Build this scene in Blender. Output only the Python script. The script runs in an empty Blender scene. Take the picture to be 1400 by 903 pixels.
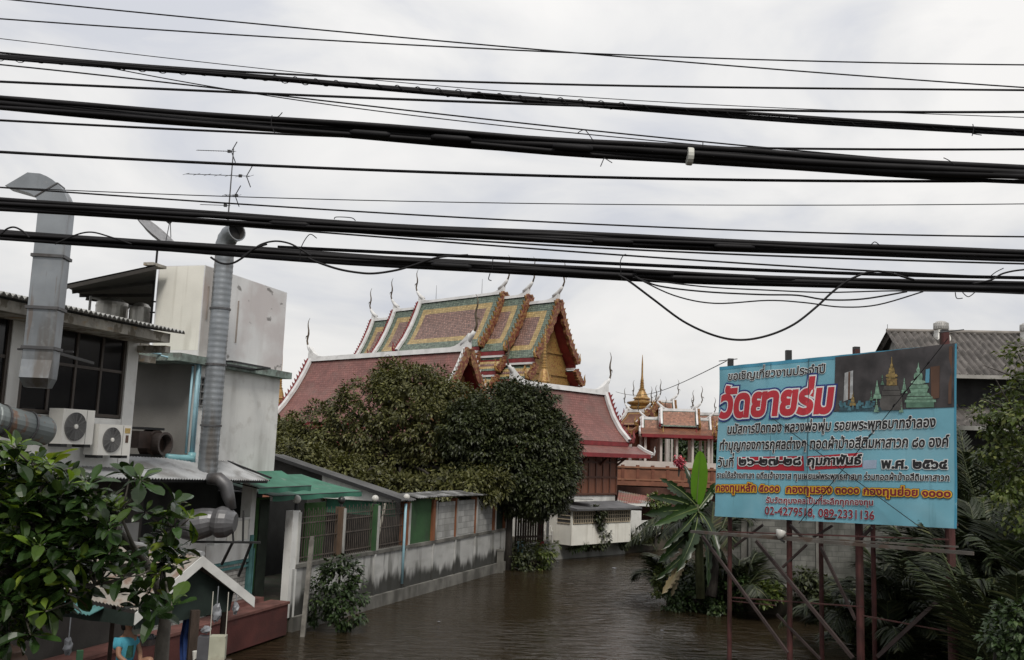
import bpy, bmesh, math, random
import numpy as np
from mathutils import Vector, Matrix
from mathutils.geometry import delaunay_2d_cdt

random.seed(7); RNG = np.random.default_rng(11)
R = math.radians
SC = bpy.context.scene
COL = SC.collection

# ------------------------------------------------------------------ camera, sky, sun, exposure
FPX, W0, H0 = 1250.0, 1400.0, 903.0
PITCH, ROLL = math.atan(168.5 / FPX), 0.036
EYE = Vector((0, 0, 5.5))
_F = Vector((0, math.cos(PITCH), math.sin(PITCH)))
_r0, _u0 = Vector((1, 0, 0)), Vector((0, -math.sin(PITCH), math.cos(PITCH)))
_R = _r0 * math.cos(ROLL) + _u0 * math.sin(ROLL)
_U = _u0 * math.cos(ROLL) - _r0 * math.sin(ROLL)
cd = bpy.data.cameras.new('camera')
cam = bpy.data.objects.new('camera', cd); COL.objects.link(cam)
cam.matrix_world = Matrix(((_R.x, _U.x, -_F.x, EYE.x), (_R.y, _U.y, -_F.y, EYE.y), (_R.z, _U.z, -_F.z, EYE.z), (0, 0, 0, 1)))
cd.sensor_fit = 'HORIZONTAL'; cd.sensor_width = 36; cd.lens = 36 * FPX / W0
cd.clip_start = 0.1; cd.clip_end = 5000
SC.camera = cam

SUN_EL, SUN_AZ = R(50), R(168)      # azimuth clockwise from +Y: behind the camera, a little to the right
SUN_DIR = Vector((math.sin(SUN_AZ) * math.cos(SUN_EL), math.cos(SUN_AZ) * math.cos(SUN_EL), math.sin(SUN_EL)))
wd = bpy.data.worlds.new('World'); SC.world = wd; wd.use_nodes = True
nt = wd.node_tree; N = nt.nodes; L = nt.links
bg = N['Background']; bg.inputs['Strength'].default_value = 0.1
sky = N.new('ShaderNodeTexSky'); sky.sky_type = 'NISHITA'; sky.sun_disc = False
sky.sun_elevation = SUN_EL; sky.sun_rotation = SUN_AZ; sky.dust_density = 4
tc = N.new('ShaderNodeTexCoord'); mp = N.new('ShaderNodeMapping'); mp.inputs['Scale'].default_value = (1.5, 1.5, 3.6)
mp.inputs['Location'].default_value = (0.37, 0.15, 0.62)
L.new(tc.outputs['Generated'], mp.inputs['Vector'])
n1 = N.new('ShaderNodeTexNoise'); n1.inputs['Scale'].default_value = 1.9; n1.inputs['Detail'].default_value = 7; n1.inputs['Roughness'].default_value = .52
n1.inputs['Distortion'].default_value = .5
L.new(mp.outputs[0], n1.inputs['Vector'])
cr = N.new('ShaderNodeValToRGB')
cr.color_ramp.elements[0].position = .38; cr.color_ramp.elements[0].color = (6.05, 6.2, 6.65, 1)
cr.color_ramp.elements[1].position = .62; cr.color_ramp.elements[1].color = (8.6, 8.45, 8.25, 1)
e = cr.color_ramp.elements.new(.5); e.color = (7.6, 7.55, 7.5, 1)
L.new(n1.outputs['Fac'], cr.inputs[0])
# overcast sky set brighter ahead and overhead, dimmed behind the viewer to darken facing walls
sp_ = N.new('ShaderNodeSeparateXYZ'); L.new(tc.outputs['Generated'], sp_.inputs[0])
ry = N.new('ShaderNodeMapRange'); ry.inputs[1].default_value = -.9; ry.inputs[2].default_value = .9; ry.inputs[3].default_value = .7; ry.inputs[4].default_value = 1.0
rz = N.new('ShaderNodeMapRange'); rz.inputs[1].default_value = .0; rz.inputs[2].default_value = .45; rz.inputs[3].default_value = .93; rz.inputs[4].default_value = 1.1
L.new(sp_.outputs['Y'], ry.inputs[0]); L.new(sp_.outputs['Z'], rz.inputs[0])
mm_ = N.new('ShaderNodeMath'); mm_.operation = 'MULTIPLY'; L.new(ry.outputs[0], mm_.inputs[0]); L.new(rz.outputs[0], mm_.inputs[1])
vm = N.new('ShaderNodeVectorMath'); vm.operation = 'SCALE'; L.new(cr.outputs[0], vm.inputs[0]); L.new(mm_.outputs[0], vm.inputs['Scale'])
mx = N.new('ShaderNodeMix'); mx.data_type = 'RGBA'; mx.inputs['Factor'].default_value = .93
L.new(sky.outputs[0], mx.inputs['A']); L.new(vm.outputs[0], mx.inputs['B'])
L.new(mx.outputs['Result'], bg.inputs['Color'])

sl = bpy.data.lights.new('sun', 'SUN'); sl.energy = 2.0; sl.angle = R(14); sl.color = (1, .955, .88)
so = bpy.data.objects.new('sun', sl); COL.objects.link(so); so.rotation_euler = SUN_DIR.to_track_quat('Z', 'Y').to_euler()
SC.view_settings.view_transform = 'Standard'; SC.view_settings.look = 'None'
SC.view_settings.exposure = 0.12; SC.view_settings.gamma = 1; SC.view_settings.use_curve_mapping = False
SC.cycles.max_bounces = 6; SC.cycles.transparent_max_bounces = 8
SC.cycles.use_adaptive_sampling = True
SC.cycles.use_denoising = True

# ------------------------------------------------------------------ placing helpers (pixel of the photograph + a real distance -> world point)
def ray(px, py):
    return _F + _R * ((px - 700) / FPX) + _U * ((451.5 - py) / FPX)
def at(px, py, Y):
    d = ray(px, py); return EYE + d * (Y / d.y)
def on_z(px, py, z):
    d = ray(px, py); return EYE + d * ((z - EYE.z) / d.z)
def proj(p):
    q = Vector(p) - EYE; return (700 + FPX * q.dot(_R) / q.dot(_F), 451.5 - FPX * q.dot(_U) / q.dot(_F))
ZUP = Vector((0, 0, 1))
class VPlane:
    """a vertical wall plane: origin p, direction u along it, n its outward normal"""
    def __init__(s, p, u, n=None):
        s.p = Vector((p.x, p.y, 0)); s.u = Vector((u[0], u[1], 0)).normalized()
        s.n = Vector((n[0], n[1], 0)).normalized() if n is not None else Vector((s.u.y, -s.u.x, 0))
    def sz(s, px, py):
        d = ray(px, py); t = (s.p - EYE).dot(s.n) / d.dot(s.n); q = EYE + d * t
        return (q - s.p).dot(s.u), q.z
    def pt(s, a, z, d=0.0):
        return s.p + s.u * a + s.n * d + ZUP * z
    def off(s, d):
        return VPlane(s.p + s.n * d, s.u, s.n)

# ------------------------------------------------------------------ objects
ORG = {}
def tag(o, label=None, cat=None, group=None, kind=None):
    if label: o['label'] = label
    if cat: o['category'] = cat
    if group: o['group'] = group
    if kind: o['kind'] = kind
    return o
def thing(name, label, cat, loc=(0, 0, 0), group=None, rz=0.0):
    o = bpy.data.objects.new(name, None); COL.objects.link(o)
    o.location = loc; o.rotation_euler = (0, 0, rz); o.empty_display_size = .2
    ORG[o.name] = Vector(loc)
    return tag(o, label, cat, group)
def copy_tree(o, parent=None):
    c = o.copy(); COL.objects.link(c)
    if parent is not None: c.parent = parent
    for ch in [x for x in o.children]:
        copy_tree(ch, c)
    return c
def link_mesh(name, me, mats, parent=None, loc=None):
    o = bpy.data.objects.new(name, me); COL.objects.link(o)
    for m in (mats if isinstance(mats, (list, tuple)) else [mats]): me.materials.append(m)
    if parent is not None:
        o.parent = parent; ORG[o.name] = ORG.get(parent.name, Vector((0, 0, 0)))
    else:
        o.location = loc if loc is not None else (0, 0, 0); ORG[o.name] = Vector(o.location)
    return o

class MB:
    def __init__(s): s.v = []; s.f = []; s.m = []; s.uv = []; s.mi = 0
    def add(s, vs, fs, uvs=None):
        b = len(s.v); s.v.extend([tuple(x) for x in vs])
        for i, f in enumerate(fs):
            s.f.append(tuple(b + k for k in f)); s.m.append(s.mi)
            s.uv.append(uvs[i] if uvs else None)
        return s
    def boxf(s, p0, ax, ay, az):
        """box from a corner and three edge vectors"""
        p0 = Vector(p0); v = [p0 + ax * i + ay * j + az * k for k in (0, 1) for j in (0, 1) for i in (0, 1)]
        fs = [(0, 2, 3, 1), (4, 5, 7, 6), (0, 1, 5, 4), (2, 6, 7, 3), (0, 4, 6, 2), (1, 3, 7, 5)]
        if ax.cross(ay).dot(az) < 0: fs = [f[::-1] for f in fs]
        return s.add(v, fs)
    def box(s, c, d, rz=0):
        c = Vector(c); x = Vector((math.cos(rz), math.sin(rz), 0)); y = Vector((-math.sin(rz), math.cos(rz), 0))
        return s.boxf(c - x * d[0] / 2 - y * d[1] / 2 - ZUP * d[2] / 2, x * d[0], y * d[1], ZUP * d[2])
    def wbox(s, pl, a0, a1, z0, z1, d0, d1):
        return s.boxf(pl.pt(a0, z0, d0), pl.u * (a1 - a0), pl.n * (d1 - d0), ZUP * (z1 - z0))
    def bar(s, a, b, w, h=None, up=ZUP):
        a = Vector(a); b = Vector(b); h = h or w; t = (b - a)
        tn = t.normalized(); sd = tn.cross(up)
        if sd.length < 1e-4: sd = tn.cross(Vector((1, 0, 0)))
        sd.normalize(); uu = sd.cross(tn).normalized()
        return s.boxf(a - sd * w / 2 - uu * h / 2, t, sd * w, uu * h)
    def tube(s, pts, r, seg=8, caps=True):
        pts = [Vector(p) for p in pts]; n = len(pts)
        rs = r if isinstance(r, (list, tuple)) else [r] * n
        b = len(s.v); prev = None
        for i in range(n):
            t = (pts[min(i + 1, n - 1)] - pts[max(i - 1, 0)]).normalized()
            if prev is None:
                prev = t.cross(ZUP)
                if prev.length < .05: prev = t.cross(Vector((1, 0, 0)))
            x = (prev - t * prev.dot(t)).normalized(); prev = x; y = t.cross(x)
            for k in range(seg):
                a = 2 * math.pi * k / seg
                s.v.append(tuple(pts[i] + (x * math.cos(a) + y * math.sin(a)) * rs[i]))
        for i in range(n - 1):
            for k in range(seg):
                k2 = (k + 1) % seg
                s.f.append((b + i * seg + k, b + i * seg + k2, b + (i + 1) * seg + k2, b + (i + 1) * seg + k)); s.m.append(s.mi); s.uv.append(None)
        if caps:
            s.f.append(tuple(b + k for k in range(seg))[::-1]); s.m.append(s.mi); s.uv.append(None)
            s.f.append(tuple(b + (n - 1) * seg + k for k in range(seg))); s.m.append(s.mi); s.uv.append(None)
        return s
    def lathe(s, c, prof, seg=16, axis=ZUP, ring=False):
        c = Vector(c); axis = Vector(axis).normalized()
        x = axis.cross(Vector((0, 1, 0)))
        if x.length < .05: x = axis.cross(Vector((1, 0, 0)))
        x.normalize(); y = axis.cross(x); b = len(s.v); n = len(prof)
        for (r, h) in prof:
            for k in range(seg):
                a = 2 * math.pi * (k + .5) / seg
                s.v.append(tuple(c + axis * h + (x * math.cos(a) + y * math.sin(a)) * max(r, 1e-4)))
        for i in range(n - 1):
            for k in range(seg):
                k2 = (k + 1) % seg
                s.f.append((b + i * seg + k, b + i * seg + k2, b + (i + 1) * seg + k2, b + (i + 1) * seg + k)); s.m.append(s.mi); s.uv.append(None)
        if ring:
            for k in range(seg):
                k2 = (k + 1) % seg; s.f.append((b + (n - 1) * seg + k, b + (n - 1) * seg + k2, b + k2, b + k)); s.m.append(s.mi); s.uv.append(None)
            return s
        s.f.append(tuple(b + k for k in range(seg))[::-1]); s.m.append(s.mi); s.uv.append(None)
        s.f.append(tuple(b + (n - 1) * seg + k for k in range(seg))); s.m.append(s.mi); s.uv.append(None)
        return s
    def prism(s, poly, ext):
        """closed polygon (world points) extruded by vector ext"""
        n = len(poly); poly = [Vector(p) for p in poly]
        vs = poly + [p + ext for p in poly]
        fs = [tuple(range(n))[::-1], tuple(range(n, 2 * n))] + [(i, (i + 1) % n, n + (i + 1) % n, n + i) for i in range(n)]
        return s.add(vs, fs)
    def grid(s, fn, us, vs_, uv=None, matfn=None):
        b = len(s.v); nu, nv = len(us), len(vs_)
        for j in range(nv):
            for i in range(nu): s.v.append(tuple(fn(us[i], vs_[j])))
        for j in range(nv - 1):
            for i in range(nu - 1):
                s.f.append((b + j * nu + i, b + j * nu + i + 1, b + (j + 1) * nu + i + 1, b + (j + 1) * nu + i))
                s.m.append(matfn((us[i] + us[i + 1]) / 2, (vs_[j] + vs_[j + 1]) / 2) if matfn else s.mi)
                s.uv.append([(us[i], vs_[j]), (us[i + 1], vs_[j]), (us[i + 1], vs_[j + 1]), (us[i], vs_[j + 1])] if uv else None)
        return s
    def sheet(s, p00, p10, p01, p11, nu, nv, wave=0.0, pitch=.13, thick=.02, seed=0, sag=.0):
        """corrugated sheet; waves run across u, ribs run along v"""
        p00, p10, p01, p11 = map(Vector, (p00, p10, p01, p11))
        ln = (p10 - p00).length; nrm = (p10 - p00).cross(p01 - p00).normalized()
        if nrm.z < 0: nrm = -nrm
        nw = max(2, int(ln / pitch * 4)) if wave else nu
        rr = random.Random(seed); jit = [rr.uniform(-sag, sag) for _ in range(nv + 1)]
        def fn(a, b):
            p = (p00 * (1 - a) + p10 * a) * (1 - b) + (p01 * (1 - a) + p11 * a) * b
            return p + nrm * (wave * math.sin(a * ln / pitch * 2 * math.pi) + sag * math.sin(a * 7 + b * 5 + seed))
        us = [i / nw for i in range(nw + 1)]; vv = [j / nv for j in range(nv + 1)]
        s.grid(fn, us, vv)
        if thick: s.grid(lambda a, b: fn(a, b) - nrm * thick, us, vv)
        return s
    def build(s, name, mats, parent=None, smooth=False, loc=None):
        me = bpy.data.meshes.new(name)
        o = ORG.get(parent.name, Vector((0, 0, 0))) if parent is not None else Vector(loc if loc is not None else (0, 0, 0))
        me.from_pydata([(x - o.x, y - o.y, z - o.z) for x, y, z in s.v], [], s.f)
        me.polygons.foreach_set('material_index', s.m)
        if any(u is not None for u in s.uv):
            ul = me.uv_layers.new(name='UVMap'); k = 0
            for u, f in zip(s.uv, s.f):
                for j in range(len(f)):
                    ul.data[k].uv = u[j] if u else (0, 0); k += 1
        if smooth:
            me.polygons.foreach_set('use_smooth', [True] * len(me.polygons))
        me.update()
        return link_mesh(name, me, mats, parent, loc)

# ------------------------------------------------------------------ materials
MATS = {}
def rgb(c): return (c[0], c[1], c[2], 1) if isinstance(c, (tuple, list)) else (c, c, c, 1)
def M(name, col, rough=.8, var=.15, scale=2.0, bump=0.0, bscale=30, metal=0.0, stain=None, stain2=None, spec=.5, tile=None, trans=0.0, island=0.0, col2=None, uvs=False, aniso=(1, 1, 1), damp=None, stain3=None):
    """stain = (colour, noise scale xyz, threshold, softness, strength); tile = (w, h, mortar, mortar colour) brick grid on uv metres or object xz"""
    if name in MATS: return MATS[name]
    m = bpy.data.materials.new(name); m.use_nodes = True; MATS[name] = m
    t = m.node_tree; nd = t.nodes; lk = t.links; p = nd['Principled BSDF']
    p.inputs['Roughness'].default_value = rough; p.inputs['Metallic'].default_value = metal
    p.inputs['Specular IOR Level'].default_value = spec
    tcn = nd.new('ShaderNodeTexCoord'); co = tcn.outputs['Object']
    def noise(sc, det=4, vec=None, sc3=None):
        n = nd.new('ShaderNodeTexNoise'); n.inputs['Scale'].default_value = sc; n.inputs['Detail'].default_value = det
        if sc3:
            mm = nd.new('ShaderNodeMapping'); mm.inputs['Scale'].default_value = sc3; lk.new(vec or co, mm.inputs[0]); lk.new(mm.outputs[0], n.inputs['Vector'])
        else: lk.new(vec or co, n.inputs['Vector'])
        return n.outputs['Fac']
    def mix(a, b, f, mode='MIX'):
        x = nd.new('ShaderNodeMix'); x.data_type = 'RGBA'; x.blend_type = mode
        for s_, v in (('A', a), ('B', b)):
            if hasattr(v, 'links'): lk.new(v, x.inputs[s_])
            else: x.inputs[s_].default_value = rgb(v)
        if hasattr(f, 'links'): lk.new(f, x.inputs['Factor'])
        else: x.inputs['Factor'].default_value = f
        return x.outputs['Result']
    def ramp(f, lo, hi):
        r_ = nd.new('ShaderNodeMapRange'); r_.inputs[1].default_value = lo; r_.inputs[2].default_value = hi; r_.interpolation_type = 'SMOOTHSTEP'
        lk.new(f, r_.inputs[0]); return r_.outputs[0]
    dk = tuple(c * (1 - var) for c in col); lt = tuple(min(1, c * (1 + var)) for c in col)
    c = mix(dk, lt, ramp(noise(scale, 5, None, aniso), .3, .7))
    if island:
        g = nd.new('ShaderNodeNewGeometry'); c = mix(c, col2 or lt, ramp(g.outputs['Random Per Island'], 1 - island, 1.0))
        hs = nd.new('ShaderNodeHueSaturation'); mr = nd.new('ShaderNodeMapRange'); mr.inputs[3].default_value = .6; mr.inputs[4].default_value = 1.4
        wn = nd.new('ShaderNodeTexWhiteNoise'); wn.noise_dimensions = '1D'; lk.new(g.outputs['Random Per Island'], wn.inputs['W'])
        lk.new(wn.outputs['Value'], mr.inputs[0]); lk.new(mr.outputs[0], hs.inputs['Value']); lk.new(c, hs.inputs['Color']); c = hs.outputs[0]
    hgt = None
    if tile:
        bt = nd.new('ShaderNodeTexBrick'); bt.inputs['Scale'].default_value = 1
        bt.inputs['Brick Width'].default_value = tile[0]; bt.inputs['Row Height'].default_value = tile[1]; bt.inputs['Mortar Size'].default_value = tile[2]
        bt.inputs['Mortar Smooth'].default_value = .3; bt.inputs['Bias'].default_value = 0
        bt.inputs['Color1'].default_value = (0.7, 0.7, 0.7, 1); bt.inputs['Color2'].default_value = (1.15, 1.15, 1.15, 1); bt.inputs['Mortar'].default_value = (1, 1, 1, 1)
        if uvs: lk.new(tcn.outputs['UV'], bt.inputs['Vector'])
        else:
            sx = nd.new('ShaderNodeSeparateXYZ'); cx = nd.new('ShaderNodeCombineXYZ'); ad = nd.new('ShaderNodeMath'); ad.operation = 'ADD'
            lk.new(co, sx.inputs[0]); lk.new(sx.outputs['X'], ad.inputs[0]); lk.new(sx.outputs['Y'], ad.inputs[1]); lk.new(ad.outputs[0], cx.inputs[0]); lk.new(sx.outputs['Z'], cx.inputs[1]); lk.new(cx.outputs[0], bt.inputs['Vector'])
        c = mix(c, bt.outputs['Color'], tile[4] if len(tile) > 4 else .8, 'MULTIPLY')
        c = mix(c, tile[3], bt.outputs['Fac'])
        hgt = bt.outputs['Fac']
    for st in (stain, stain2, stain3):
        if st:
            f = ramp(noise(1.0, 6, None, st[1]), st[2] - st[3], st[2] + st[3])
            ml = nd.new('ShaderNodeMath'); ml.operation = 'MULTIPLY'; ml.inputs[1].default_value = st[4]; lk.new(f, ml.inputs[0])
            c = mix(c, st[0], ml.outputs[0])
    if damp:   # tide marks and mould creeping up from the foot: (object z at the foot, height, colour, strength)
        sz_ = nd.new('ShaderNodeSeparateXYZ'); lk.new(co, sz_.inputs[0]); mz = nd.new('ShaderNodeMapRange'); mz.inputs[1].default_value = damp[0]; mz.inputs[2].default_value = damp[0] + damp[1]; mz.inputs[3].default_value = .5; mz.inputs[4].default_value = -.25
        lk.new(sz_.outputs['Z'], mz.inputs[0]); ad_ = nd.new('ShaderNodeMath'); ad_.operation = 'ADD'; lk.new(mz.outputs[0], ad_.inputs[0]); lk.new(noise(1.0, 7, None, (2.6, 2.6, .6)), ad_.inputs[1])
        ml = nd.new('ShaderNodeMath'); ml.operation = 'MULTIPLY'; ml.inputs[1].default_value = damp[3]; lk.new(ramp(ad_.outputs[0], .42, .74), ml.inputs[0]); c = mix(c, damp[2], ml.outputs[0])
    lk.new(c, p.inputs['Base Color'])
    if bump or hgt is not None:
        b = nd.new('ShaderNodeBump'); b.inputs['Distance'].default_value = .03; b.inputs['Strength'].default_value = bump or .5
        if hgt is not None:
            iv = nd.new('ShaderNodeMath'); iv.operation = 'SUBTRACT'; iv.inputs[0].default_value = 1; lk.new(hgt, iv.inputs[1]); lk.new(iv.outputs[0], b.inputs['Height'])
        else: lk.new(noise(bscale, 6), b.inputs['Height'])
        lk.new(b.outputs[0], p.inputs['Normal'])
    if trans:
        tr = nd.new('ShaderNodeBsdfTranslucent'); ms = nd.new('ShaderNodeMixShader'); ms.inputs[0].default_value = trans
        cc = mix(c, (1.0, 1.0, .35), 1.0, 'MULTIPLY'); lk.new(cc, tr.inputs['Color'])
        lk.new(p.outputs[0], ms.inputs[1]); lk.new(tr.outputs[0], ms.inputs[2]); lk.new(ms.outputs[0], nd['Material Output'].inputs['Surface'])
    return m

GRIME = ((.05, .048, .042), (1.1, 1.1, .35), .56, .1, .75)
m_white = M('white_plaster', (.7, .7, .68), .85, .06, 1.2, .15, 40, stain=((.3, .29, .27), (1.3, 1.3, .28), .6, .12, .55), stain2=((.45, .43, .4), (3, 3, 3), .62, .08, .4), stain3=((.42, .41, .39), (5, 5, .5), .64, .1, .2))
m_cream = M('cream_plaster', (.78, .765, .7), .85, .06, 1.2, .15, 40, stain=((.35, .32, .26), (1.6, 1.6, .3), .62, .1, .5), stain3=((.5, .47, .4), (7, 7, .3), .64, .08, .35))
m_tower = M('weathered_white', (.74, .74, .74), .85, .05, .9, .2, 40, stain=((.5, .42, .41), (.45, .45, .55), .55, .07, .5), stain2=((.16, .15, .14), (1.6, 1.6, 2.2), .66, .02, .8), stain3=((.48, .47, .45), (5, 5, .5), .64, .1, .22))
m_gray = M('grey_concrete', (.3, .3, .28), .9, .2, 1.5, .3, 30, stain=GRIME)
m_dkconc = M('dark_concrete', (.16, .155, .14), .9, .3, 1.5, .4, 25, stain=GRIME)
m_wallwhite = M('stained_white_wall', (.42, .42, .41), .88, .1, 1.2, .2, 30, stain=((.1, .1, .09), (2.6, 2.6, .3), .6, .08, .7), stain2=((.25, .25, .23), (.6, .6, 2.5), .57, .1, .45), damp=(.35, 1.0, (.024, .024, .02), .95))
m_ledge = M('mossy_green_ledge', (.2, .25, .225), .85, .3, 5, .3, 30, stain=((.1, .1, .09), (4, 4, 4), .55, .06, .7))
m_slab = M('peeling_slab', (.34, .32, .28), .9, .3, 3, .4, 20, stain=((.12, .1, .07), (5, 5, 3), .54, .04, .8), stain2=((.3, .2, .1), (2, 2, 4), .62, .05, .7))
m_glass = M('dark_window_glass', (.012, .012, .013), .12, .3, .6, spec=.4)
m_frame = M('brown_window_frame', (.05, .038, .03), .55, .2)
m_corr = M('corrugated_cement', (.36, .36, .35), .85, .2, 2, .1, stain=((.1, .1, .09), (2, 2, 2), .58, .08, .7))
m_awn = M('grey_metal_sheet', (.4, .41, .42), .5, .15, 1.5, metal=.35, stain=((.16, .15, .14), (2, 1, 1), .56, .08, .7))
m_galv = M('galvanised_steel', (.27, .29, .31), .4, .25, 1.2, metal=.6, stain=((.13, .11, .09), (3, 3, .4), .58, .08, .75), stain2=((.33, .34, .34), (9, 9, 9), .62, .06, .3), stain3=((.17, .11, .07), (9, 9, .8), .68, .03, .5))
m_galvd = M('dark_steel', (.12, .12, .125), .5, .25, 2, metal=.5, stain=((.06, .05, .045), (3, 3, 2), .55, .08, .7))
m_rusty = M('rust_streaked_steel', (.2, .225, .225), .5, .15, 1.5, metal=.4, stain=((.2, .1, .055), (6, 6, 1.4), .6, .05, .8))
m_black = M('black_metal', (.02, .02, .021), .5, .3)
m_cable = M('black_cable', (.013, .0125, .014), .6, .3, 3, spec=.2)
m_tape = M('white_tape', (.6, .6, .55), .6, .1)
m_acwhite = M('ac_white', (.72, .71, .67), .45, .05, 3, stain=((.4, .37, .32), (4, 4, 2), .66, .06, .5))
m_acdark = M('ac_fan_dark', (.06, .06, .062), .5, .2, 40)
m_bluepipe = M('blue_pipe', (.28, .47, .55), .4, .12, 3)
m_brownmotor = M('brown_motor', (.045, .028, .022), .5, .3, 6)
m_canvas = M('green_canvas', (.035, .15, .095), .7, .18, 2, stain=((.2, .25, .22), (3, 3, 3), .66, .06, .5))
m_tarp = M('dark_green_tarp', (.014, .026, .021), .8, .25, 1.5)
m_teal = M('turquoise_paint', (.07, .19, .19), .7, .2, 4)
m_greenw = M('green_wall_paint', (.03, .085, .03), .8, .25, 1.2, .1, 20, stain=((.03, .05, .03), (1, 1, .6), .58, .09, .7))
m_redwall = M('red_oxide_wall', (.09, .026, .022), .8, .2, 1.5, .2, 20, stain=((.05, .02, .018), (.8, .8, 1.5), .56, .09, .7))
m_orange = M('orange_brown_paint', (.19, .07, .03), .75, .2, 2)
m_brick = M('painted_brick', (.5, .49, .46), .85, .15, 3, .6, tile=(.3, .11, .012, (.22, .21, .2)), stain=((.1, .1, .09), (1.5, 1.5, 1.2), .55, .08, .7))
m_block = M('painted_block', (.36, .36, .35), .85, .08, 3, .5, tile=(.5, .25, .012, (.22, .22, .21)), stain=((.18, .18, .16), (1.2, 1.2, .6), .6, .1, .6))
m_gblock = M('grey_block', (.14, .14, .128), .9, .25, 2, .5, tile=(.42, .21, .012, (.09, .09, .085)), stain=((.04, .042, .035), (1, 1, .4), .53, .1, .8))
m_wood = M('dark_wood', (.045, .03, .022), .8, .3, 3, .2, aniso=(4, 4, .6))
m_teak = M('teak_boards', (.16, .062, .035), .6, .25, 2, aniso=(9, 9, .5))
m_teakd = M('teak_dark', (.09, .036, .022), .6, .2, 2)
m_terrace = M('brown_terrace', (.21, .085, .05), .75, .2, 1.5, .2, 15)
m_tin = M('rusty_tin', (.3, .3, .28), .6, .2, 1, metal=.2, stain=((.28, .07, .05), (.35, .35, .35), .52, .03, .9), stain2=((.22, .16, .09), (1.5, 1.5, 1), .55, .05, .8))
m_bark = M('bark', (.04, .034, .028), .9, .35, 4, .5, 15, aniso=(3, 3, .7))
m_globe = M('white_globe', (.55, .54, .51), .35, .05)
m_dkglobe = M('sooty_globe', (.03, .03, .03), .35, .2)
# temple
m_tilered = M('red_clay_tile', (.225, .095, .082), .5, .2, 1.2, .6, tile=(.2, .17, .02, (.16, .055, .045)), uvs=True, stain=((.17, .1, .085), (.5, .5, .7), .57, .09, .6))
m_tilegreen = M('green_glazed_tile', (.145, .18, .135), .25, .4, 4, .6, tile=(.2, .17, .02, (.035, .07, .055)), uvs=True)
m_tileyellow = M('yellow_glazed_tile', (.44, .33, .15), .28, .25, 3, .6, tile=(.2, .17, .02, (.25, .15, .04)), uvs=True)
m_tilerust = M('rust_glazed_tile', (.28, .16, .13), .28, .45, 5, .6, tile=(.2, .17, .03, (.1, .06, .05)), uvs=True)
m_tilemix = M('pale_mixed_tile', (.33, .155, .1), .3, .4, 5, .5, tile=(.2, .17, .02, (.2, .13, .1)), uvs=True)
m_tilebrown = M('brown_roof_tile', (.21, .08, .04), .5, .25, 2, .5, tile=(.2, .17, .02, (.1, .045, .03)), uvs=True)
m_ridge = M('white_ridge_plaster', (.68, .68, .68), .7, .07, 2, stain=((.35, .35, .34), (1.2, 1.2, 2), .6, .1, .5))
m_gold = M('gold_leaf', (.38, .23, .075), .42, .35, 5, .7, 14, metal=.25, stain=((.16, .05, .025), (5, 5, 5), .56, .05, .7))
m_orgold = M('red_gold_carving', (.25, .13, .055), .5, .4, 6, .8, 10, metal=.1, stain=((.14, .025, .02), (5, 5, 5), .5, .05, .85))
m_tred = M('temple_red', (.2, .022, .026), .55, .2, 2)
m_darkfin = M('dark_finial', (.09, .065, .04), .5, .3, 4, metal=.3)
m_twhite = M('temple_white', (.5, .47, .44), .8, .07, 2)
# ================================================================== THE SETTING: land, canal
aU = R(17); UD = Vector((math.sin(aU), math.cos(aU), 0))
C0 = at(261, 600, 24); Q0 = at(182, 560, 20.5)
PT = VPlane(C0, UD); PF = VPlane(Q0, UD)          # stair-tower face and window facade, both looking at the canal
WA, WB = on_z(402, 862, 0), on_z(690, 779, 0)      # foot of the canal wall
PW = VPlane(WA, WB - WA)
FB = [on_z(752, 766, 0), on_z(860, 757, 0), on_z(900, 752, 0)]   # far bank waterline
RB = [Vector((6.3, 36.2, 0)), Vector((8.6, 35.0, 0)), Vector((12.5, 33.6, 0)), Vector((13.2, 27, 0)), Vector((11.4, 22, 0)), Vector((9.6, 17, 0)), Vector((8.8, 10, 0))]
m_ground = M('bare_earth', (.06, .05, .037), .95, .35, 1.2, .4, 8, stain=((.03, .04, .02), (1, 1, 1), .52, .1, .8))
m_water = bpy.data.materials.new('canal_water'); m_water.use_nodes = True
def _water():
    t = m_water.node_tree; nd = t.nodes; lk = t.links; p = nd['Principled BSDF']
    p.inputs['Base Color'].default_value = (.028, .02, .011, 1); p.inputs['Roughness'].default_value = .09; p.inputs['IOR'].default_value = 1.33
    tcn = nd.new('ShaderNodeTexCoord')
    def nz(scale, vec, det, rot=0.0):
        m = nd.new('ShaderNodeMapping'); m.inputs['Scale'].default_value = vec; m.inputs['Rotation'].default_value = (0, 0, rot); n = nd.new('ShaderNodeTexNoise'); n.inputs['Scale'].default_value = scale; n.inputs['Detail'].default_value = det
        n.inputs['Distortion'].default_value = .6
        lk.new(tcn.outputs['Object'], m.inputs[0]); lk.new(m.outputs[0], n.inputs[0]); return n.outputs['Fac']
    b1 = nd.new('ShaderNodeBump'); b1.inputs['Strength'].default_value = .85; b1.inputs['Distance'].default_value = .26
    b2 = nd.new('ShaderNodeBump'); b2.inputs['Strength'].default_value = .5; b2.inputs['Distance'].default_value = .03
    # wind patches: some of the canal is rippled, some of it smoother
    patch = nz(.16, (1, 1, 1), 3); mr = nd.new('ShaderNodeMapRange'); mr.inputs[1].default_value = .4; mr.inputs[2].default_value = .62; mr.inputs[3].default_value = .22; mr.inputs[4].default_value = 1.0
    lk.new(patch, mr.inputs[0]); lk.new(mr.outputs[0], b1.inputs['Strength'])
    lk.new(nz(1.1, (1, 2.6, 1), 4, .2), b1.inputs['Height']); lk.new(nz(7, (1, 1.6, 1), 3, -.2), b2.inputs['Height'])
    lk.new(b1.outputs[0], b2.inputs['Normal']); lk.new(b2.outputs[0], p.inputs['Normal'])
_water()
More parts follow.
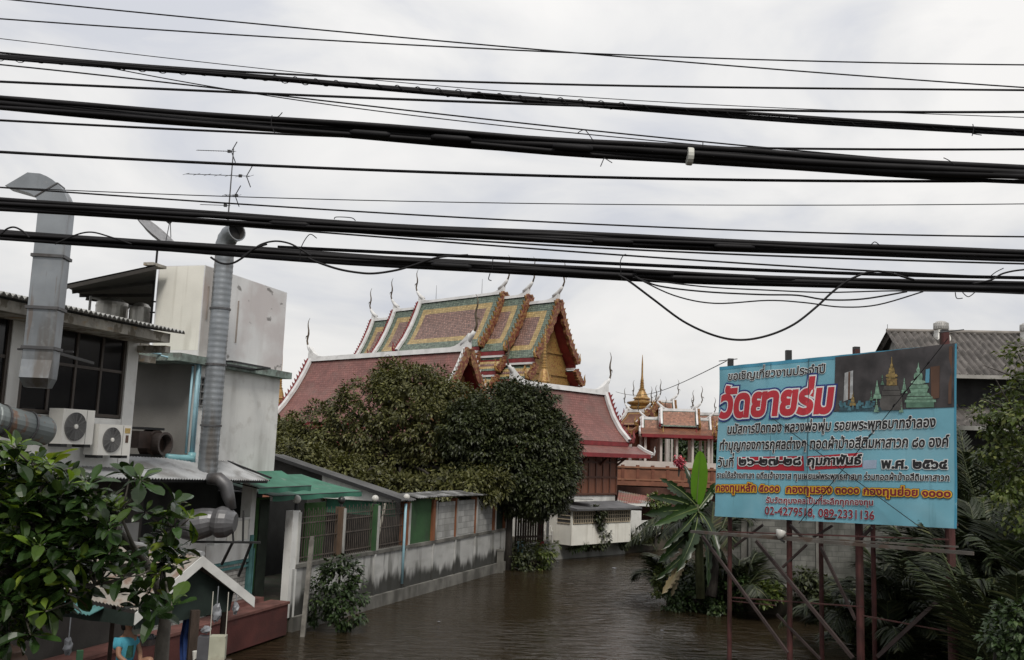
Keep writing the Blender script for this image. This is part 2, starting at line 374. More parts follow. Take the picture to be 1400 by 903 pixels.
mb = MB(); mb.add([(-60, -20, 0), (60, -20, 0), (60, 90, 0), (-60, 90, 0)], [(0, 1, 2, 3)])
tag(mb.build('canal_water', m_water), kind='structure')

def land(name, pts, z, mat, depth=2.5):
    bm = MB(); pts = [Vector((p[0], p[1], 0)) for p in pts]; n = len(pts)
    vs = [p + ZUP * z for p in pts] + [p - ZUP * depth for p in pts]
    bm.add(vs, [tuple(range(n))] + [(i, n + i, n + (i + 1) % n, (i + 1) % n) for i in range(n)])
    return tag(bm.build(name, mat), kind='structure')
tp = lambda a, d=0: tuple(PT.pt(a, 0, d))[:2]
land('ground', [(-1500, -300), tp(-26, .6), tp(4.6, .6), tuple(PW.pt(0, 0, -.3))[:2], tuple(PW.pt(19.5, 0, -.3))[:2], (1.9, 49.2), (2.5, 49.6), (7.2, 54.4), (9.2, 56.8), (60, 90), (1500, 1200), (1500, 3000), (-1500, 3000)], .85, m_ground)
land('riverbank', [tuple(p)[:2] for p in RB] + [(8.8, -20), (1500, -20), (1500, 1100), (62, 88), (20, 52), (8.5, 42)], .7, m_ground)
mb = MB(); mb.add([(-4000, -600, -2.4), (4000, -600, -2.4), (4000, 4500, -2.4), (-4000, 4500, -2.4)], [(0, 1, 2, 3)])
tag(mb.build('canal_bed', m_ground), kind='structure')

# ================================================================== SHOP HOUSE with the stair tower
sh = thing('shop_house', 'white two-storey shop house with dark windows and a square stair tower rising above its roof', 'building', PT.pt(0, .85, 0))
# stair tower: from ledge up and below ledge, 4.25 long on the canal side, 3.1 deep
mb = MB()
TW, TDp = 4.2, 1.46
mb.wbox(PT, 0, TW, 7.72, 10.19, -TDp, 0)
up_ = mb.build('upper_tower', m_tower, sh)
mb = MB(); mb.wbox(PT, .03, 1.1, 7.73, 10.17, 0, .004); mb.build('bare_strip', M('tower_bare_strip', (.5, .48, .46), .88, .1, 2, .2, 40, stain=((.4, .3, .27), (2, 2, .4), .58, .06, .5)), up_)
mb = MB(); mb.wbox(PT, -.004, 0, 7.9, 10.17, -TDp + .05, -.02); mb.build('cream_side', m_cream, up_)
mb = MB()
for a, z, h in ((1.62, 8.3, 1.2), (.2, 8.75, .9)): mb.wbox(PT, a, a + .03, z, z + h, .005, .035)
mb.build('wall_conduit', M('old_conduit', (.3, .26, .23), .6, .2), up_)
mb = MB(); mb.wbox(PT, .02, TW - .05, 4.62, 7.55, -2.8, 0)
low_ = mb.build('lower_tower', m_white, sh)
mb = MB(); mb.wbox(PT, -.005, .02, 4.62, 7.52, -2.8, -.09); mb.build('shaded_side_wall', M('shade_grey_plaster', (.17, .165, .155), .9, .12, 1, .2, 30, stain=((.1, .095, .09), (1, 1, .5), .57, .1, .6)), low_)  # shade of the recess painted as a darker grey on this tower side
mb = MB(); mb.wbox(PT, -1.0, 4.45, 7.52, 7.72, -2.2, .22); mb.build('ledge', m_ledge, sh)
# block vent
mb = MB(); a0, a1, z0, z1 = .02, .62, 6.45, 7.2
mb.wbox(PT, a0 + .02, a1, z0, z1, .003, .012)
vent = mb.build('block_vent', M('vent_dark', (.05, .05, .05), .9, .2), sh)
mb = MB()
for i in range(5): mb.wbox(PT, a0 + .02, a1, z0 + i * .1875 - .02, z0 + i * .1875 + .02, .012, .05)
for i in range(5): mb.wbox(PT, a0 + .02 + i * .14, a0 + .045 + i * .14, z0, z1, .012, .046)
mb.build('vent_blocks', M('vent_grey', (.2, .2, .2), .9, .2), vent)
# bracket round the spiral duct
mb = MB()
for p, q in (((.15, 7.62, .25), (.15, 7.62, .95)), ((.15, 7.62, .95), (2.0, 7.62, .95)), ((2.0, 7.62, .95), (2.4, 7.62, .25)), ((.9, 7.62, .25), (2.4, 7.62, .25))):
    mb.bar(PT.pt(*p), PT.pt(*q), .05)
mb.build('duct_bracket', m_black, sh)
# facade with windows
A_L = -9.0
mb = MB()
mb.wbox(PF, -.33, .02, 4.6, 7.85, -.35, 0)          # corner pillar
mb.wbox(PF, A_L, -.34, 4.6, 5.93, -.3, -.01)        # sill wall
mb.wbox(PF, -3.5, -3.22, 5.93, 7.85, -.3, -.01)     # pier between the windows
mb.wbox(PF, -8.8, -6.3, 5.93, 7.85, -.3, -.01)
mb.wbox(PF, A_L, .0, 7.72, 7.86, -.35, -.02)
mb.wbox(PF, A_L, -.36, 4.6, 7.86, -4, -3.8)
mb.wbox(PF, -.36, -.06, 4.6, 7.86, -4, -.36)        # end wall behind the pillar
mb.build('wall', m_white, sh)
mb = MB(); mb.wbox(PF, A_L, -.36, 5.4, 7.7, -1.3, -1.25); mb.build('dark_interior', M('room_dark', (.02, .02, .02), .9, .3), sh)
def window(a0, a1, z0, z1, muls, rail):
    f = MB()
    for (x0, x1, y0, y1) in [(a0, a1, z0, z0 + .07), (a0, a1, z1 - .07, z1), (a0, a0 + .07, z0 + .07, z1 - .07), (a1 - .07, a1, z0 + .07, z1 - .07)]:
        f.wbox(PF, x0, x1, y0, y1, -.12, -.03)
    for x in muls: f.wbox(PF, x - .03, x + .03, z0 + .07, z1 - .07, -.115, -.04)
    xs = [a0 + .07] + [q for x in muls for q in (x - .03, x + .03)] + [a1 - .07]
    for i in range(0, len(xs), 2): f.wbox(PF, xs[i], xs[i + 1], rail - .03, rail + .03, -.112, -.045)
    w = f.build('window', m_frame, sh)
    for i in range(0, len(xs), 2):
        for (y0, y1) in ((z0 + .07, rail - .03), (rail + .03, z1 - .07)):
            g = MB(); g.wbox(PF, xs[i], xs[i + 1], y0, y1, -.09, -.075); g.build('pane', m_glass, w)
window(-3.2, -.34, 5.95, 7.72, [-2.45, -1.78, -1.05], 6.96)
window(-6.3, -3.5, 5.95, 7.72, [-5.4, -4.45], 6.96)
# eave slab and corrugated roof
mb = MB(); mb.wbox(PF, A_L, -.05, 7.66, 7.86, -.1, .85); mb.wbox(PF, -.05, .12, 7.45, 7.6, -.5, .75); mb.build('eave_slab', m_slab, sh)
mb = MB(); mb.sheet(PF.pt(A_L, 7.93, 1.05), PF.pt(.2, 7.93, 1.05), PF.pt(A_L, 8.55, -4), PF.pt(.2, 8.55, -4), 4, 6, .028, .13); mb.build('roof', m_corr, sh)
# beam under the eave in the recess
mb = MB(); mb.wbox(PF, .04, 1.0, 7.3, 7.45, -.55, -.3); mb.wbox(PF, .0, 1.1, 7.62, 7.7, -.6, -.2); mb.build('recess_beam', m_slab, sh)
# dark tilted canopy over the water tanks
cA, cB, cC, cD = at(87, 389, 22.3), at(213, 362, 23.6), at(208, 417, 28), at(118, 405, 28)
mb = MB(); mb.sheet(cA, cB, cD, cC, 3, 8, .0, .2, .05); 
for k in (0, .33, .66, 1):
    mb.bar(cA.lerp(cD, k) - ZUP * .09, cB.lerp(cC, k) - ZUP * .09, .05, .09)
cn = mb.build('tank_canopy', M('dark_canopy', (.05, .045, .04), .8, .3, 2, stain=((.02, .018, .016), (2, 2, 2), .52, .1, .7)), sh)
mb = MB(); mb.wbox(VPlane(cB, UD), -.05, .5, cB.z - .02, cB.z + .06, -.35, -.05); mb.build('canopy_edge', m_slab, cn)
mb = MB()
for p in ((124, 407), (172, 425)):
    q = at(p[0], p[1] - 2, 25.5); mb.tube([q, Vector((q.x, q.y, 8.1))], .035, 6)
a, b = at(124, 407, 25.5), at(198, 423, 25.5)
mb.tube([a, b], .03, 6); mb.tube([at(150, 417, 25.5), at(205, 425, 25.5)], .025, 6)
mb.build('canopy_post', M('pale_pipe', (.5, .5, .5), .5, .1), cn)
# corrugated awning between the storeys
AWX0, AWX1 = -7.2, 2.0
mb = MB(); mb.sheet(PT.pt(AWX0, 5.22, 0), PT.pt(AWX1, 5.0, .0), PT.pt(AWX0, 4.78, 1.75), PT.pt(AWX1, 4.52, 1.2), 3, 5, .02, .11, .012)
awn = mb.build('awning', m_awn, sh)
mb = MB()
for k in (0.03, .3, .6, .97): mb.bar(PT.pt(AWX0 + (AWX1 - AWX0) * k, 5.1, 0) - ZUP * .1, PT.pt(AWX0 + (AWX1 - AWX0) * k, 4.6, 1.4), .05)
mb.bar(PT.pt(AWX0, 4.74, 1.6), PT.pt(AWX1, 4.48, 1.1), .05, .08); mb.build('awning_frame', m_black, awn)
# ground storey
mb = MB()
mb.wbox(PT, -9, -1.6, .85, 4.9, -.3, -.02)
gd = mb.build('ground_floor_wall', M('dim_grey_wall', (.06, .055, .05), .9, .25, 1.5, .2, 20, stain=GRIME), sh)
mb = MB(); mb.wbox(PT, -1.6, 1.0, 2.3, 3.05, -.3, 0); mb.wbox(PT, 1.0, 3.2, 2.25, 2.75, -.3, .03); mb.wbox(PT, 3.0, 3.25, 2.75, 4.6, -.3, .03); mb.wbox(PT, 1.4, 3.0, 2.75, 3.35, -.3, .0); mb.wbox(PT, 1.4, 3.2, 3.35, 3.42, -.05, .05)
mb.build('white_panel', m_white, gd)
mb = MB(); mb.wbox(PT, 1.95, 2.95, 2.8, 3.33, .0, .02); mb.build('cream_panel', m_cream, gd)
mb = MB(); mb.wbox(PT, -.9, 3.05, .85, 2.22, -.3, -.02); mb.build('brick_panel', m_brick, gd)
mb = MB(); mb.wbox(PT, -.9, 3.1, 2.16, 2.24, -.02, .06); mb.wbox(PT, 3.06, 3.2, .95, 2.9, -.2, .08); mb.wbox(PT, -.9, 3.05, 2.02, 2.08, -.02, .05); mb.wbox(PT, 3.3, 3.36, .95, 2.5, -.1, .04)
mb.build('turquoise_trim', m_teal, gd)
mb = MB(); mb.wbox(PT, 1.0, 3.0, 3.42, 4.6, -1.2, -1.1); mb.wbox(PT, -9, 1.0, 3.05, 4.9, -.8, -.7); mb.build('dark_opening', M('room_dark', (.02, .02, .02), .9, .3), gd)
mb = MB()
for i in range(5): mb.wbox(PT, -4.8 + i * .62, -4.23 + i * .62, 3.05, 3.55, -.015, .02)
mb.build('grey_panel', M('pale_grey_panel', (.42, .42, .41), .7, .1, 2), gd)
# door opening and its green leaf
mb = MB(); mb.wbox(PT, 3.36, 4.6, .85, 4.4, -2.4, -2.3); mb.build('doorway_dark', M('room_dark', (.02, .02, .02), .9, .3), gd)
mb = MB(); mb.boxf(PT.pt(3.5, .95, -.5), PT.u * .5 + PT.n * -.25, PT.n * .05, ZUP * 2.7); d_ = mb.build('door', m_greenw, sh)
mb = MB(); mb.boxf(PT.pt(4.05, .95, -.35), PT.u * .42 + PT.n * .05, PT.n * .05, ZUP * 2.9); mb.build('door_leaf', M('dark_green_door', (.025, .035, .025), .8, .3), d_)
# red oxide walkway edge
mb = MB(); mb.wbox(PT, -8.5, 3.95, .06, .92, .35, .9); 
rw = mb.build('walkway_edge', m_redwall, sh)
mb = MB(); mb.wbox(PT, -8.5, 4.0, .92, .99, .3, .93); mb.wbox(PT, 1.2, 3.6, .99, 1.12, .0, .3); mb.build('walkway_cap', M('worn_red_cap', (.14, .06, .05), .8, .3, 3), rw)

# ------------------------------------------------------------------ ducts
def ribbed(mb, pts, r, pitch=.15, rib=.007, seg=18):
    pts = [Vector(p) for p in pts]; out = []; rs = []
    for a, b in zip(pts[:-1], pts[1:]):
        n = max(1, int((b - a).length / pitch * 4))
        for i in range(n):
            out.append(a.lerp(b, i / n)); rs.append(r + (rib if len(out) % 4 == 0 else 0))
    out.append(pts[-1]); rs.append(r); mb.tube(out, rs, seg)
sd = at(284, 638, 23.4); spr = .24
dk = thing('spiral_duct', 'round ribbed grey exhaust duct running up the stair tower to an open elbow', 'exhaust duct', (sd.x, sd.y, 4.8))
ztop = at(292, 338, 23.4).z
mb = MB(); ribbed(mb, [(sd.x, sd.y, 4.55), (sd.x, sd.y, ztop)], spr); mb.build('duct_pipe', m_galv, dk, True)
el = []; ed = (PT.n * .92 - PT.u * .35).normalized()
for i in range(8):
    t = i / 7 * math.pi / 2 * .93; el.append(Vector((sd.x, sd.y, ztop)) + ed * (.36 * (1 - math.cos(t))) + ZUP * (.36 * math.sin(t)))
el.append(el[-1] + (el[-1] - el[-2]).normalized() * .12)
mb = MB(); mb.tube(el, [spr + (.014 if i % 2 else 0) for i in range(len(el))], 20, caps=False); eb = mb.build('duct_elbow', m_galv, dk, True)
t_ = (el[-1] - el[-2]).normalized()
mb = MB(); mb.lathe(el[-1] - t_ * .03, [(spr + .0, 0), (spr + .03, .0), (spr + .03, .05), (spr, .05)], 20, t_, True); mb.build('duct_rim', m_galv, eb)
mb = MB(); mb.lathe(el[-1] - t_ * .2, [(spr - .005, 0), (spr - .005, .01)], 20, t_); mb.build('duct_mouth', M('duct_inside', (.015, .015, .015), .9, .1), eb)
for z in (5.9, 7.45, 8.9): mb = MB(); mb.lathe((sd.x, sd.y, z), [(spr + .015, 0), (spr + .03, .0), (spr + .03, .05), (spr + .015, .05)], 20); mb.build('duct_clamp', m_galvd, dk)

ZD = 15.2
b0 = at(53, 520, ZD)
rd = thing('square_duct', 'tall rectangular grey exhaust duct in front of the windows bending over to an open mouth', 'exhaust duct', (b0.x, b0.y, 6.2))
X0, Y0 = b0.x, b0.y; wx, wy = .235, .17
zb, zt = 6.75, at(70, 288, ZD).z
mx_, my_ = Vector((math.cos(.12), math.sin(.12), 0)), Vector((-math.sin(.12), math.cos(.12), 0))
def sect(p, w, d): return [p - mx_ * w - my_ * d, p + mx_ * w - my_ * d, p + mx_ * w + my_ * d, p - mx_ * w + my_ * d]
def loft(mb, secs, cap0=True, cap1=True):
    n = len(secs); b = [v for s_ in secs for v in s_]; fs = []
    for i in range(n - 1):
        for k in range(4): fs.append((i * 4 + k, i * 4 + (k + 1) % 4, i * 4 + 4 + (k + 1) % 4, i * 4 + 4 + k))
    if cap0: fs.append((3, 2, 1, 0))
    if cap1: fs.append(tuple(n * 4 - 4 + k for k in range(4)))
    mb.add(b, fs)
B_ = Vector((X0, Y0, 0))
mb = MB(); loft(mb, [sect(B_ + ZUP * zb, wx, wy), sect(B_ + ZUP * 7.65, wx, wy), sect(B_ + ZUP * zt, wx, wy)]); sh_ = mb.build('duct_shaft', m_galv, rd)
for z in (7.62, 8.5, 6.95):
    mb = MB()
    for k in range(4):
        s4 = sect(B_ + ZUP * z, wx + .02, wy + .02); mb.bar(s4[k], s4[(k + 1) % 4], .03, .05)
    mb.build('duct_flange', m_galvd, sh_)
mb = MB(); loft(mb, [sect(B_ + ZUP * zb, wx + .002, wy + .002), sect(B_ + ZUP * 6.45 + mx_ * .0 - my_ * .04, wx * .98, wy * 1.15), sect(B_ + ZUP * 6.3 - mx_ * .02 + my_ * .05, wx * .8, wy * .6)]); mb.build('duct_foot', m_galv, rd)
# gooseneck: side outline swept from vertical over to the left, mouth looking down-left
out_ = []; inn = []
Ro, Ri = .72, .25
cx_ = -wx - Ri
for i in range(9):
    t = i / 8 * R(72)
    c_ = B_ + mx_ * cx_ + ZUP * zt
    out_.append(c_ + mx_ * (Ro * math.cos(t)) + ZUP * (Ro * .85 * math.sin(t)))
    inn.append(c_ + mx_ * (Ri * math.cos(t)) + ZUP * (Ri * math.sin(t)))
dirm = (-mx_ * .93 + ZUP * .02)
out_.append(out_[-1] + dirm * .22); inn.append(inn[-1] + (-mx_ * .75 - ZUP * -.42) * .02 + (-mx_ * .9 + ZUP * .2) * .42)
wyv = my_ * wy
mb = MB(); loft(mb, [[i_ - wyv, o_ - wyv, o_ + wyv, i_ + wyv] for i_, o_ in zip(inn, out_)], False, False); gk = mb.build('duct_gooseneck', m_galv, rd)
mb = MB(); q = .06; i_, o_ = inn[-1], out_[-1]; back = mx_ * .1
mb.add([i_ - wyv * .98 + back, o_ - wyv * .98 + back, o_ + wyv * .98 + back, i_ + wyv * .98 + back], [(0, 1, 2, 3)]); mb.build('duct_mouth', M('duct_inside', (.015, .015, .015), .9, .1), gk)
mb = MB()
for s_ in (-1, 1): mb.bar(inn[5] + wyv * s_ * 1.02, out_[5] + wyv * s_ * 1.02, .02)
mb.bar(out_[5] - wyv, out_[5] + wyv, .03); mb.build('duct_seam', m_galvd, gk)
mb = MB(); mb.bar(B_ + mx_ * -.5 + ZUP * 6.95 + my_ * .3, B_ + mx_ * .4 + ZUP * 6.95 + my_ * .3, .05, .03); mb.bar(B_ + my_ * .2 + ZUP * 6.95, B_ + my_ * 2.6 + ZUP * 6.95, .05); mb.build('wall_bracket', m_black, rd)

# horizontal rust-streaked drum
h0, h1 = at(-60, 560, 14.6), at(64, 591, 16.2)
dr = thing('scrubber_drum', 'horizontal rust-streaked steel drum lying below the square duct behind the leaves', 'duct drum', h0)
mb = MB(); ax = (h1 - h0).normalized(); ln = (h1 - h0).length
mb.lathe(h0, [(.26, 0), (.26, ln * .35), (.275, ln * .36), (.275, ln * .385), (.26, ln * .39), (.26, ln - .06), (.23, ln)], 22, ax); mb.build('drum_shell', m_rusty, dr, False)
mb = MB()
for f_ in (.45,): mb.lathe(h0 + ax * ln * f_, [(.262, 0), (.28, 0), (.28, .035), (.262, .035)], 22, ax)
mb.build('drum_band', m_galvd, dr)
mb = MB(); mb.lathe(h0 + ax * ln * .75, [(.262, 0), (.28, 0), (.28, .035), (.262, .035)], 22, ax); mb.build('drum_band', m_galvd, dr)
for k_ in (.7, .95): mb = MB(); pb = h0.lerp(h1, k_); mb.tube([pb - ZUP * .3, Vector((pb.x, pb.y, 5.0))], .03, 6); mb.build('drum_leg', m_black, dr)

# ------------------------------------------------------------------ air conditioners
def ac_unit(a0, a1, z0, z1, label, sticker):
    pl = PF.off(.1); t = thing('air_conditioner', label, 'air conditioner', pl.pt((a0 + a1) / 2, z0, .17), 'air conditioner outdoor units on the facade')
    mb = MB(); mb.wbox(pl, a0, a1, z0, z1, 0, .34); body = mb.build('casing', m_acwhite, t)
    for fa in (a0 + .03, a1 - .2): mb = MB(); mb.wbox(pl, fa, fa + .17, z0 - .06, z0, .02, .32); mb.build('foot', m_black, t)
    w, h = a1 - a0, z1 - z0; r = min(h * .41, w * .33); c = pl.pt(a0 + w * .4, z0 + h * .5, .342)
    mb = MB(); mb.lathe(c, [(r, 0), (r, .006)], 28, pl.n); fan = mb.build('fan_opening', m_acdark, t)
    mb = MB()
    for i in range(1, 9): rr = r * i / 8; mb.lathe(c + pl.n * .012, [(rr - .006, 0), (rr, 0), (rr, .012), (rr - .006, .012)], 28, pl.n, True)
    for i in range(12):
        a = i * math.pi / 6; d = pl.u * math.cos(a) + ZUP * math.sin(a); mb.bar(c + d * r * .15 + pl.n * .02, c + d * r + pl.n * .02, .008, .008, pl.n)
    mb.build('fan_guard', M('guard_grey', (.2, .2, .2), .5, .1), fan)
    mb = MB()
    for i in range(3):
        a = i * 2.094 + .5; d = pl.u * math.cos(a) + ZUP * math.sin(a); e = pl.u * -math.sin(a) + ZUP * math.cos(a)
        mb.add([c + d * .05 + pl.n * .008, c + d * r * .9 - e * .1 + pl.n * .008, c + d * r * .92 + e * .12 + pl.n * .01, c + d * .06 + e * .08 + pl.n * .01], [(0, 1, 2, 3)])
    mb.build('fan_blade', M('fan_blade_grey', (.13, .13, .13), .5, .1), fan)
    mb = MB(); mb.lathe(c + pl.n * .006, [(r * .17, 0), (r * .17, .03), (r * .1, .035)], 16, pl.n); mb.build('fan_hub', m_acwhite, fan)
    mb = MB(); mb.wbox(pl, a0 + w * .745, a0 + w * .752, z0 + .01, z1 - .01, .34, .344); mb.build('panel_seam', m_acdark, t)
    if sticker:
        mb = MB(); mb.wbox(pl, a0 + w * .8, a0 + w * .97, z1 - .17, z1 - .06, .34, .345); mb.build('yellow_sticker', M('sticker_yellow', (.42, .3, .1), .6, .2, 20), t)
        mb = MB(); mb.wbox(pl, a0 + w * .84, a0 + w * .93, z1 - .37, z1 - .21, .34, .345); mb.build('terminal_cover', M('sticker_brown', (.08, .045, .03), .6, .2), t)
ac_unit(-2.52, -1.66, 5.37, 6.06, 'white air conditioner unit higher on the facade beside the rust-streaked drum', False)
ac_unit(-1.5, -.54, 5.16, 5.8, 'white air conditioner unit with a yellow sticker at the corner of the dark recess', True)
# blower in the recess
bp = PT.pt(-.85, 0, -.42); bl = thing('blower', 'dark brown centrifugal blower with a round outlet in the recess beside the blue pipes', 'blower', (bp.x, bp.y, 5.0))
mb = MB(); c = Vector((bp.x, bp.y, 5.42)); mb.lathe(c - PT.n * .28, [(.33, 0), (.36, .03), (.36, .3), (.33, .33)], 22, PT.n); mb.build('scroll_housing', m_brownmotor, bl)
mb = MB(); mb.lathe(c + PT.n * .05, [(.27, 0), (.27, .22), (.3, .22), (.3, .26), (.24, .26), (.24, .1)], 22, PT.n, True); o_ = mb.build('outlet_ring', M('motor_flange', (.07, .055, .05), .5, .2), bl)
mb = MB(); mb.boxf(c - PT.u * .75 - PT.n * .3 - ZUP * .12, PT.u * .45, PT.n * .4, ZUP * .42); mb.build('motor_box', m_brownmotor, bl)
mb = MB(); mb.boxf(c - PT.u * .55 - PT.n * .3 + ZUP * .34, PT.u * .8, PT.n * .35, ZUP * .06)
for d in (-.7, -.3, .2): mb.boxf(c + PT.u * d - PT.n * .3 - ZUP * .5, PT.u * .06, PT.n * .35, ZUP * .2)
mb.boxf(c - PT.u * .75 - PT.n * .3 - ZUP * .32, PT.u * 1.05, PT.n * .35, ZUP * .05); mb.build('blower_frame', m_black, bl)
# blue pipes
pp = PT.pt(-.18, 0, .1)
bpz = thing('water_pipe', 'light blue plastic water pipes going down the corner of the stair tower', 'pipe', (pp.x, pp.y, 5.1))
mb = MB()
for k, (a, d, zt_, zb_) in enumerate(((-.26, .07, 7.45, 5.2), (-.1, .12, 7.6, 5.16), (.06, .07, 7.5, 5.2))):
    mb.tube([PT.pt(a, zt_, d), PT.pt(a, zb_, d)], .05 if k == 1 else .03, 8)
mb.tube([PT.pt(-.1, 7.6, .12), PT.pt(-.5, 7.66, -.1), PT.pt(-1.2, 7.7, -.5)], .03, 8); mb.tube([PT.pt(.06, 7.5, .07), PT.pt(-1.2, 7.62, -.2)], .02, 8)
mb.build('pipe_run', m_bluepipe, bpz, True)
mb = MB(); mb.tube([PT.pt(-.1, 5.16, .12), PT.pt(-.1, 5.08, .16), PT.pt(-.5, 5.08, .05), PT.pt(-.85, 5.1, -.05)], .085, 10); mb.lathe(PT.pt(-.1, 5.1, .14) - ZUP * .12, [(.1, 0), (.1, .25)], 12); mb.build('pipe_elbow', M('teal_pipe', (.2, .42, .46), .4, .12, 3), bpz, True)
# water tanks under the canopy
for i, (px, py, wpx) in enumerate(((153, 419, 21), (192, 426, 15))):
    q = at(px, py + 6, 25.2); r = wpx / FPX * 25.2
    t = thing('water_tank', ['stainless water tank under the dark roof canopy, the farther left', 'small stainless water tank under the roof canopy beside the cream tower wall'][i], 'water tank', (q.x, q.y, 8.0))
    zt_ = q.z + .1
    mb = MB(); mb.lathe((q.x, q.y, 7.9), [(r, 0), (r, zt_ - 7.9 - .02), (r * 1.02, zt_ - 7.9 - .02), (r * 1.02, zt_ - 7.9 + .03), (r, zt_ - 7.9 + .03), (r * .97, zt_ - 7.9 + .12)], 24); mb.build('tank_shell', M('stainless_tank', (.4, .39, .36), .38, .15, 2, metal=.7, stain=((.2, .18, .15), (2, 2, 3), .56, .08, .5)), t)
    mb = MB(); mb.lathe((q.x, q.y, zt_ + .1), [(r * .97, 0), (r * .6, .12), (r * .3, .16), (.02, .18)], 24); mb.build('tank_lid', M('stainless_tank', (.4, .39, .36)), t)
# aerial and dish on the tower
ab = at(306, 372, 26.2); ar = thing('tv_aerial', 'thin mast of tv aerials standing above the round duct on the stair tower', 'aerial', (ab.x, ab.y, 10.15))
mzt = at(307, 203, 26.2).z
mb = MB(); mb.tube([(ab.x, ab.y, 10.1), (ab.x, ab.y, mzt)], [.028, .016], 6); mb.build('mast', m_galvd, ar)
def yagi(z, x0, x1, n, el_, tilt=0, back=True):
    mb = MB(); a = Vector((ab.x + x0, ab.y, z)); b = Vector((ab.x + x1, ab.y, z)); mb.tube([a, b], .011, 5)
    for i in range(n):
        c = a.lerp(b, i / max(1, n - 1)); d = Vector((.12, .75, .35)).normalized() * el_ * (.7 + .3 * i / n); mb.tube([c - d, c + d], .006, 4)
    if back: 
        for sg in (-1, 1): mb.tube([b - Vector((.1, 0, 0)), b + Vector((.03, .05, .32 * sg))], .014, 4)
    mb.box(a.lerp(b, .85), (.09, .06, .08)); mb.build('yagi_antenna', m_black, ar)
pxm = lambda d: d / FPX * 26.2
yagi(at(307, 207, 26.2).z, -pxm(51), pxm(2), 16, .1)
yagi(at(307, 240, 26.2).z, -pxm(64), pxm(26), 7, .28)
yagi(at(307, 267, 26.2).z, -pxm(8), pxm(12), 5, .2, False)
yagi(at(303, 281, 26.2).z, -pxm(40), pxm(1), 3, .06, back=False)
db = at(208, 330, 25); ds = thing('satellite_dish', 'mesh satellite dish with its feed arms above the tank canopy', 'satellite dish', (db.x, db.y, 9.7))
dax = Vector((.66, -.1, .75)).normalized(); dc = at(212, 322, 25) ; mb = MB()
prof = [(r_, .32 * r_ * r_) for r_ in (0.02, .18, .36, .54, .72)]
mb.lathe(dc - dax * .05, prof + [(.74, .17), (.70, .13)], 24, dax); mb.build('dish_bowl', M('dish_mesh_grey', (.25, .25, .26), .6, .2, 10), ds)
mb = MB(); fd = dc + dax * .62
ee = dax.cross(Vector((0, 1, 0))).normalized(); ff = dax.cross(ee)
for k in range(3):
    a = k * 2.1 + .4; mb.tube([dc + (ee * math.cos(a) + ff * math.sin(a)) * .68 + dax * .14, fd], .012, 5)
mb.build('feed_arm', m_black, ds)
mb = MB(); mb.lathe(fd - dax * .12, [(.09, 0), (.09, .14), (.05, .2), (.05, .28)], 10, dax); mb.build('feed_horn', m_black, ds)
mb = MB(); q = Vector((dc.x + .1, dc.y, 0)); mb.tube([(q.x, q.y, 8.6), (q.x, q.y, dc.z)], .03, 6); mb.bar((q.x - .05, q.y, 9.3), (q.x + .2, q.y, 9.3), .04); mb.bar((q.x - .05, q.y, 9.0), (q.x + .22, q.y, 9.0), .04); mb.build('dish_mast', m_black, ds)

# elbow blower duct under the awning
e0 = at(300, 712, 22.6); bd = thing('kitchen_duct', 'dark round kitchen duct with an elbow hanging on a black bracket under the awning', 'exhaust duct', e0)
mb = MB(); Y_ = 22.6
mb.tube([at(284, 655, Y_), at(299, 655, Y_), at(309, 664, Y_), at(312, 679, Y_), at(318, 697, Y_)], [.13, .165, .175, .16, .1], 12); mb.build('duct_elbow', m_galvd, bd, True)
mb = MB(); mb.tube([at(322, 715, Y_), at(312, 714, Y_), at(304, 714, Y_), at(300, 714, Y_), at(292, 713, Y_), at(290, 713, Y_), at(280, 715, Y_), at(262, 719, Y_), at(250, 720, Y_)], [.22, .36, .38, .38, .3, .32, .36, .38, .3], 20); mb.build('duct_drum', M('dull_duct_steel', (.2, .2, .21), .45, .2, 2, metal=.5, stain=((.08, .08, .08), (2, 2, 2), .55, .1, .6)), bd, False)
mb = MB(); mb.bar(at(262, 741, Y_), at(356, 742, Y_), .07, .05); mb.bar(at(318, 742, Y_), at(303, 772, Y_ + .5), .05); mb.bar(at(344, 742, Y_), at(326, 788, Y_ + .5), .05); mb.bar(at(332, 740, Y_), at(333, 698, Y_), .04); mb.bar(at(319, 740, Y_), at(317, 700, Y_), .04); mb.build('duct_shelf', m_black, bd)
# green canvas awnings
def canvas(label, pl, a0, a1, zw, zf, d0, d1, val):
    t = thing('canvas_awning', label, 'awning', pl.pt((a0 + a1) / 2, zf, d1), 'green canvas awnings on the left bank')
    rr = random.Random(int(a0 * 10)); mb = MB()
    us = [i / 14 for i in range(15)]; vs = [j / 6 for j in range(7)]
    mb.grid(lambda u_, v_: pl.pt(a0 + (a1 - a0) * u_, zw + (zf - zw) * v_ - .05 * math.sin(v_ * math.pi) * (.6 + .4 * math.sin(u_ * 9)), d0 + (d1 - d0) * v_), us, vs)
    mb.build('canopy', m_canvas, t, True)
    mb = MB(); mb.grid(lambda u_, v_: pl.pt(a0 + (a1 - a0) * u_, zf - val * v_ * (1 + .1 * math.sin(u_ * 21)), d1 + .02 * math.sin(u_ * 16) * v_), [i / 30 for i in range(31)], [0, .5, 1]); mb.build('valance', M('dark_green_canvas', (.035, .15, .1), .7, .2, 2), t, True)
    mb = MB()
    for k in (0.02, .5, .98): mb.tube([pl.pt(a0 + (a1 - a0) * k, zw - .25, d0), pl.pt(a0 + (a1 - a0) * k, zf - .02, d1 - .02)], .018, 6)
    mb.tube([pl.pt(a0, zf - .01, d1 - .01), pl.pt(a1, zf - .01, d1 - .01)], .018, 6); mb.build('awning_frame', m_black, t)
canvas('green canvas awning at the foot of the stair tower', PT, 1.7, 4.6, 4.72, 4.32, .0, 1.05, .15)
